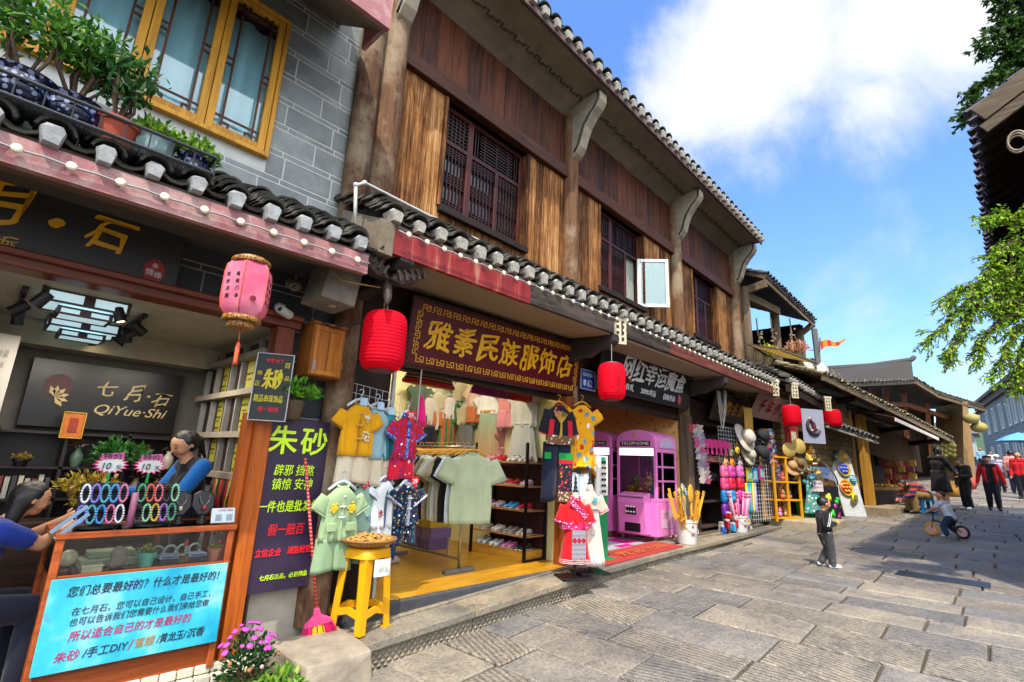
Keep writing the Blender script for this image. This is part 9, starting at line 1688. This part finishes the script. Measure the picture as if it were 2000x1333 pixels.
th, c, u, v = board_thing('poster', 'pale poster of a curled figure in a ring on the brick shop front', 'poster', dep(1589, 833, 11.9), (.84, -.54, 0), EZv, .62, .80, plain('#8f93a8', .5, .08), .02); n_ = u.cross(v); b = M(); b.tube([c+u*.19*math.cos(i*.2)+v*.19*math.sin(i*.2)+n_*.012 for i in range(9, 30)], [.015+.03*math.sin(i*.15) for i in range(21)], 8); b.build('ring', plain('#30232c', .6, .4, 12), th); b = M(); b.tube([c+u*-.1+v*.14+n_*.012, c+u*-.02+v*.05+n_*.012, c+u*.0+v*-.08+n_*.012], [.035, .05, .06], 8); b.build('dark_shape', plain('#4a1420', .6), th); b = M(); b.tube([c+u*-.12+v*-.12+n_*.02, c+u*.02+v*-.07+n_*.02, c+u*.1+v*-.03+n_*.02], .022, 8); b.ball(c+u*-.1+v*.17+n_*.012, .035, 8, 6); b.build('pale_shape', plain('#b89a8a', .6), th)
th, c, u, v = board_thing('red_notice', 'red and white shop notice below the faded board', 'notice', dep(1545, 850, 11.7), (.9, -.4, 0), EZv, .42, .4, plain('#8a1c1c', .5, .3), .01); b = M(); b.obox(c+u*.08+v*-.03+n_*.004, u*.08, v*.11, n_*.003); b.build('white_field', plain('#b0b09a', .5), th)
b = M(); p = dep(1462, 823, 10.6); b.obox(p, (.14, -.03, 0), (0, .01, 0), (0, 0, .28)); tag(b.build('wooden_plaque', plain('#b08a3a', .6, .2)), 'tan wooden plaque hanging right of the orange lettered board', 'plaque')
for px, py, t_, lab in ((1213, 645, 6.55, 'pierced white plate on the eave above the second lantern'), (1412, 725, 9.4, 'pierced white plate on the eave above the trinket shop'), (1515, 757, 11.0, 'pierced white plate at the end of the timber house eave'), (1553, 762, 11.4, 'pierced white plate at the start of the next eave'), (1618, 788, 12.6, 'last pierced white plate along the street, above the last red lantern')):
 p = dep(px, py, t_); t = T('pierced_plate', lab, 'eave ornament', 'pierced white eave plates', p, -.6); b = M();
 for x in (-.1, -.03, .04): b.box(x, x+.03, -.01, .01, -.19, .16)
 for z in (-.19, -.10, -.02, .06, .13): b.box(-.1, .07, -.009, .009, z, z+.035)
 b.box(-.12, .10, -.011, .011, .12, .17); b.build('plate', plain('#b8b098', .7, .25, 14), t); b = M(); b.box(-.09, .06, .02, .05, -.16, .14); b.build('back', plain('#7a6a3a', .8), t)
def rackpan(px, py, t_, w, d, lab, rz):
 p = dep(px, py, t_); t = T('drying_rack', lab, 'rack', None, p, rz); b = M()
 for i in range(13): x = -w+2*w*i/12; b.bar((x, -d, 0), (x, d, .25), .018, .018)
 for i in range(6): q = i/5; b.bar((-w, -d+2*d*q, .25*q+.012), (w, -d+2*d*q, .25*q+.012), .02, .02)
 b.build('slats', plain('#a8863a', .7, .2), t); b = M()
 for x in (-w, w): b.bar((x, -d, .01), (x, d, .26), .04, .04)
 for y, z in ((-d, .01), (d, .26)): b.bar((-w, y, z), (w, y, z), .04, .04)
 b.build('frame', WD_GREY, t)
rackpan(1530, 702, 12.2, .95, .38, 'slatted drying rack tilted over the tiles by the balcony', -.15); rackpan(1598, 738, 13.2, .6, .3, 'smaller slatted rack farther along the tiled eave', -.2)
for px, py, t_, c3, lab in ((1558, 690, 14.5, ('#8a9a1a', '#c9787a', '#d8a08a'), 'basket of pink flowers hanging at the balcony'), (1497, 700, 13.4, ('#6a8a1a', '#b8b83a', '#c9c06a'), 'pot of yellow-green flowers at the balcony post')):
 p = dep(px, py, t_); t = T('balcony_flowers', lab, 'potted plant', None, p); b = M(); b.lathe([(.1, -.2), (.16, 0), (.15, 0)], (0, 0, 0), 14); b.build('pot', plain('#6a5a3a', .8), t); plant(t, (0, 0, .05), .34, .36, 220, .1, leafmat(*c3), 4, 8)
for px, t_ in ((1508, 14.0), (1545, 14.8), (1480, 13.4)):
 b = M(); b.tube([dep(px-3, 622, t_), dep(px, 650, t_), dep(px+8, 692, t_)], .02, 5); random.seed(px)
 for i in range(14): b.ball(dep(px+random.uniform(-2, 8), random.uniform(640, 690), t_), .035, 6, 4)
 tag(b.build('shell_string', plain('#8a7a62', .8, .4, 20), None, True), {1508: 'hanging string of shells in the middle of the balcony', 1545: 'hanging string of shells at the far balcony side', 1480: 'hanging string of shells by the near balcony post'}[px], 'shell string', 'shell strings on the balcony')
p = dep(1597, 690, 15.2); b = M(); L = []
for i in range(7): z = .75-1.5*i/6; L.append([p+Vector((-.35+.1*j+.08*i/6, .06*math.sin(j*1.3), z+.03*j*(i == 6))) for j in range(7)])
b.loops(L, 0, False, False); tag(b.build('hanging_cloth', cloth('#55585c'), None, True), 'grey cloth hanging off the far end of the balcony', 'cloth')
b = M(); a, e = dep(1603, 676, 15.3), dep(1650, 666, 15.3); L = [[a.lerp(e, q)+Vector((0, 0, .05*math.sin(q*7)+.13*w*(1-q*.75))) for q in [i/10 for i in range(11)]] for w in (-1, 0, 1)]; b.loops(L, 0, False, False); t = T('pennant', 'tattered orange pennant flying from the balcony roof end', 'pennant'); b.build('flag', cloth('#c87a1c', pat='stripe', c2='#a82a1a', psc=2), t, True); b = M(); b.tube([a+Vector((-.2, 0, -.2)), a+Vector((0, 0, .25))], .02, 6); b.build('staff', WD_GREY, t)
p = dep(1590, 720, 15); t = T('dish_antenna', 'white satellite dish behind the second drying rack', 'satellite dish', None, p); b = M(); b.lathe([(.01, 0), (.2, .03), (.36, .1), (.37, .11), (.2, .045), (.01, .015)], (0, 0, 0), 20, 0, (-.5, -.6, .6)); b.build('dish', plain('#a8aca8', .5), t, True); b = M(); b.tube([(0, 0, 0), (-.2, -.24, .2)], .015, 6); b.tube([(0, 0, 0), (.1, .1, -.3)], .03, 6); b.build('arm', GREYM, t)
random.seed(41)
for k in range(22):
 px, py = 1800+random.uniform(0, 50), 880+random.uniform(0, 90); p = dep(1738+(k % 6)*10+random.uniform(-4, 4), 905+(k//6)*13+random.uniform(-2, 2), 17.2+random.uniform(-.2, .3)); ci = k % 4; b = M(); b.box(-.12, .12, -.1, .1, -.1, .1); o = b.build('goods_box', plain(['#9a2420', '#a8842a', '#a86a3a', '#7a2a3a'][ci], .5, .3, 20), bevel=.02); o.location = p+Vector((1.0, .2, 0)); tag(o, f"{['red', 'yellow', 'orange', 'maroon'][ci]} packaged goods on the shelves under the maroon awning", 'goods box', f'packaged goods under the awning {ci}')
for k in range(18):
 p = dep(1822+(k % 6)*8, 868+(k//6)*9+(k % 2)*3, 19.0); b = M(); b.lathe([(.01, 0), (.09, .015), (.1, .03), (.01, .04)], (0, 0, 0), 12, 0, (-.7, -.6, 0)); o = b.build('yellow_plate', plain('#7a742a', .5, .3), None, True); o.location = p; tag(o, 'round yellow-green hanging disc in the dark shop under the awning end', 'hanging disc', 'yellow discs under the awning end')
for px, py, t_, c, lab in ((1785, 990, 16.2, '#5a4a34', 'dark sack beside the bending man'), (1867, 985, 19.0, '#a87a2a', 'yellow bin at the foot of the end house'), (1895, 960, 22.0, '#b03a30', 'red goods stand at the bend')):
 p = dep(px, py, t_); p.z = zg(p.x); b = M(); b.lathe([(.2, 0), (.28, .2), (.26, .45), (.12, .55), (.01, .56)], (0, 0, 0), 14); b.jit(.03, 4); o = b.build('sack', plain(c, .7, .3), None, True); o.location = p; tag(o, lab, 'sack')
m2, _ = frame((17.3, 2.9), (22.4, 2.35), zg(19)-.15)
t = T('stall_table', 'long dark stall table under the maroon awning', 'table'); b = M(); b.box(1.7, 5.4, .1, .75, .62, .68); b.move(m2); b.build('table_top', WD_DKX, t); b = M(); b.box(1.75, 5.35, .14, .2, .1, .62); b.move(m2); b.build('front_panel', WD_DARK, t)
random.seed(8)
for k in range(12):
 ci = k % 4; x = 1.95+.3*k; cr = T('fruit_crate', f"{['orange', 'yellow', 'red', 'lime'][ci]} fruit crate on the stall table under the awning", 'crate', f'fruit crates on the stall table {ci}', m2 @ Vector((x, .38, .682)), random.uniform(-.15, .0)); b = M(); b.box(-.13, .13, -.2, .2, 0, .1); b.build('crate', wood('#6a4a2a', '#a8845a', .8, 'X'), cr); b = M()
 for q in range(14): b.ball((random.uniform(-.1, .1), random.uniform(-.17, .17), .11+random.uniform(0, .05)), .045, 7, 5)
 b.build('fruit', plain(['#c8701a', '#c8b01a', '#a8201a', '#8aa02a'][ci], .4), cr, True)
# ================================================================== put each Empty at its thing's base
bpy.context.view_layer.update()
for r in WORLD_ROOTS:
 pts = []
 def walk(o):
  for c in o.children:
   if c.type == 'MESH': pts.extend(c.matrix_world @ Vector(k) for k in c.bound_box)
   walk(c)
 walk(r)
 if not pts: continue
 lo = Vector((sum(p.x for p in pts)/len(pts), sum(p.y for p in pts)/len(pts), min(p.z for p in pts)))
 r.location = lo
 for c in r.children: c.matrix_parent_inverse = Matrix.Translation(-lo)
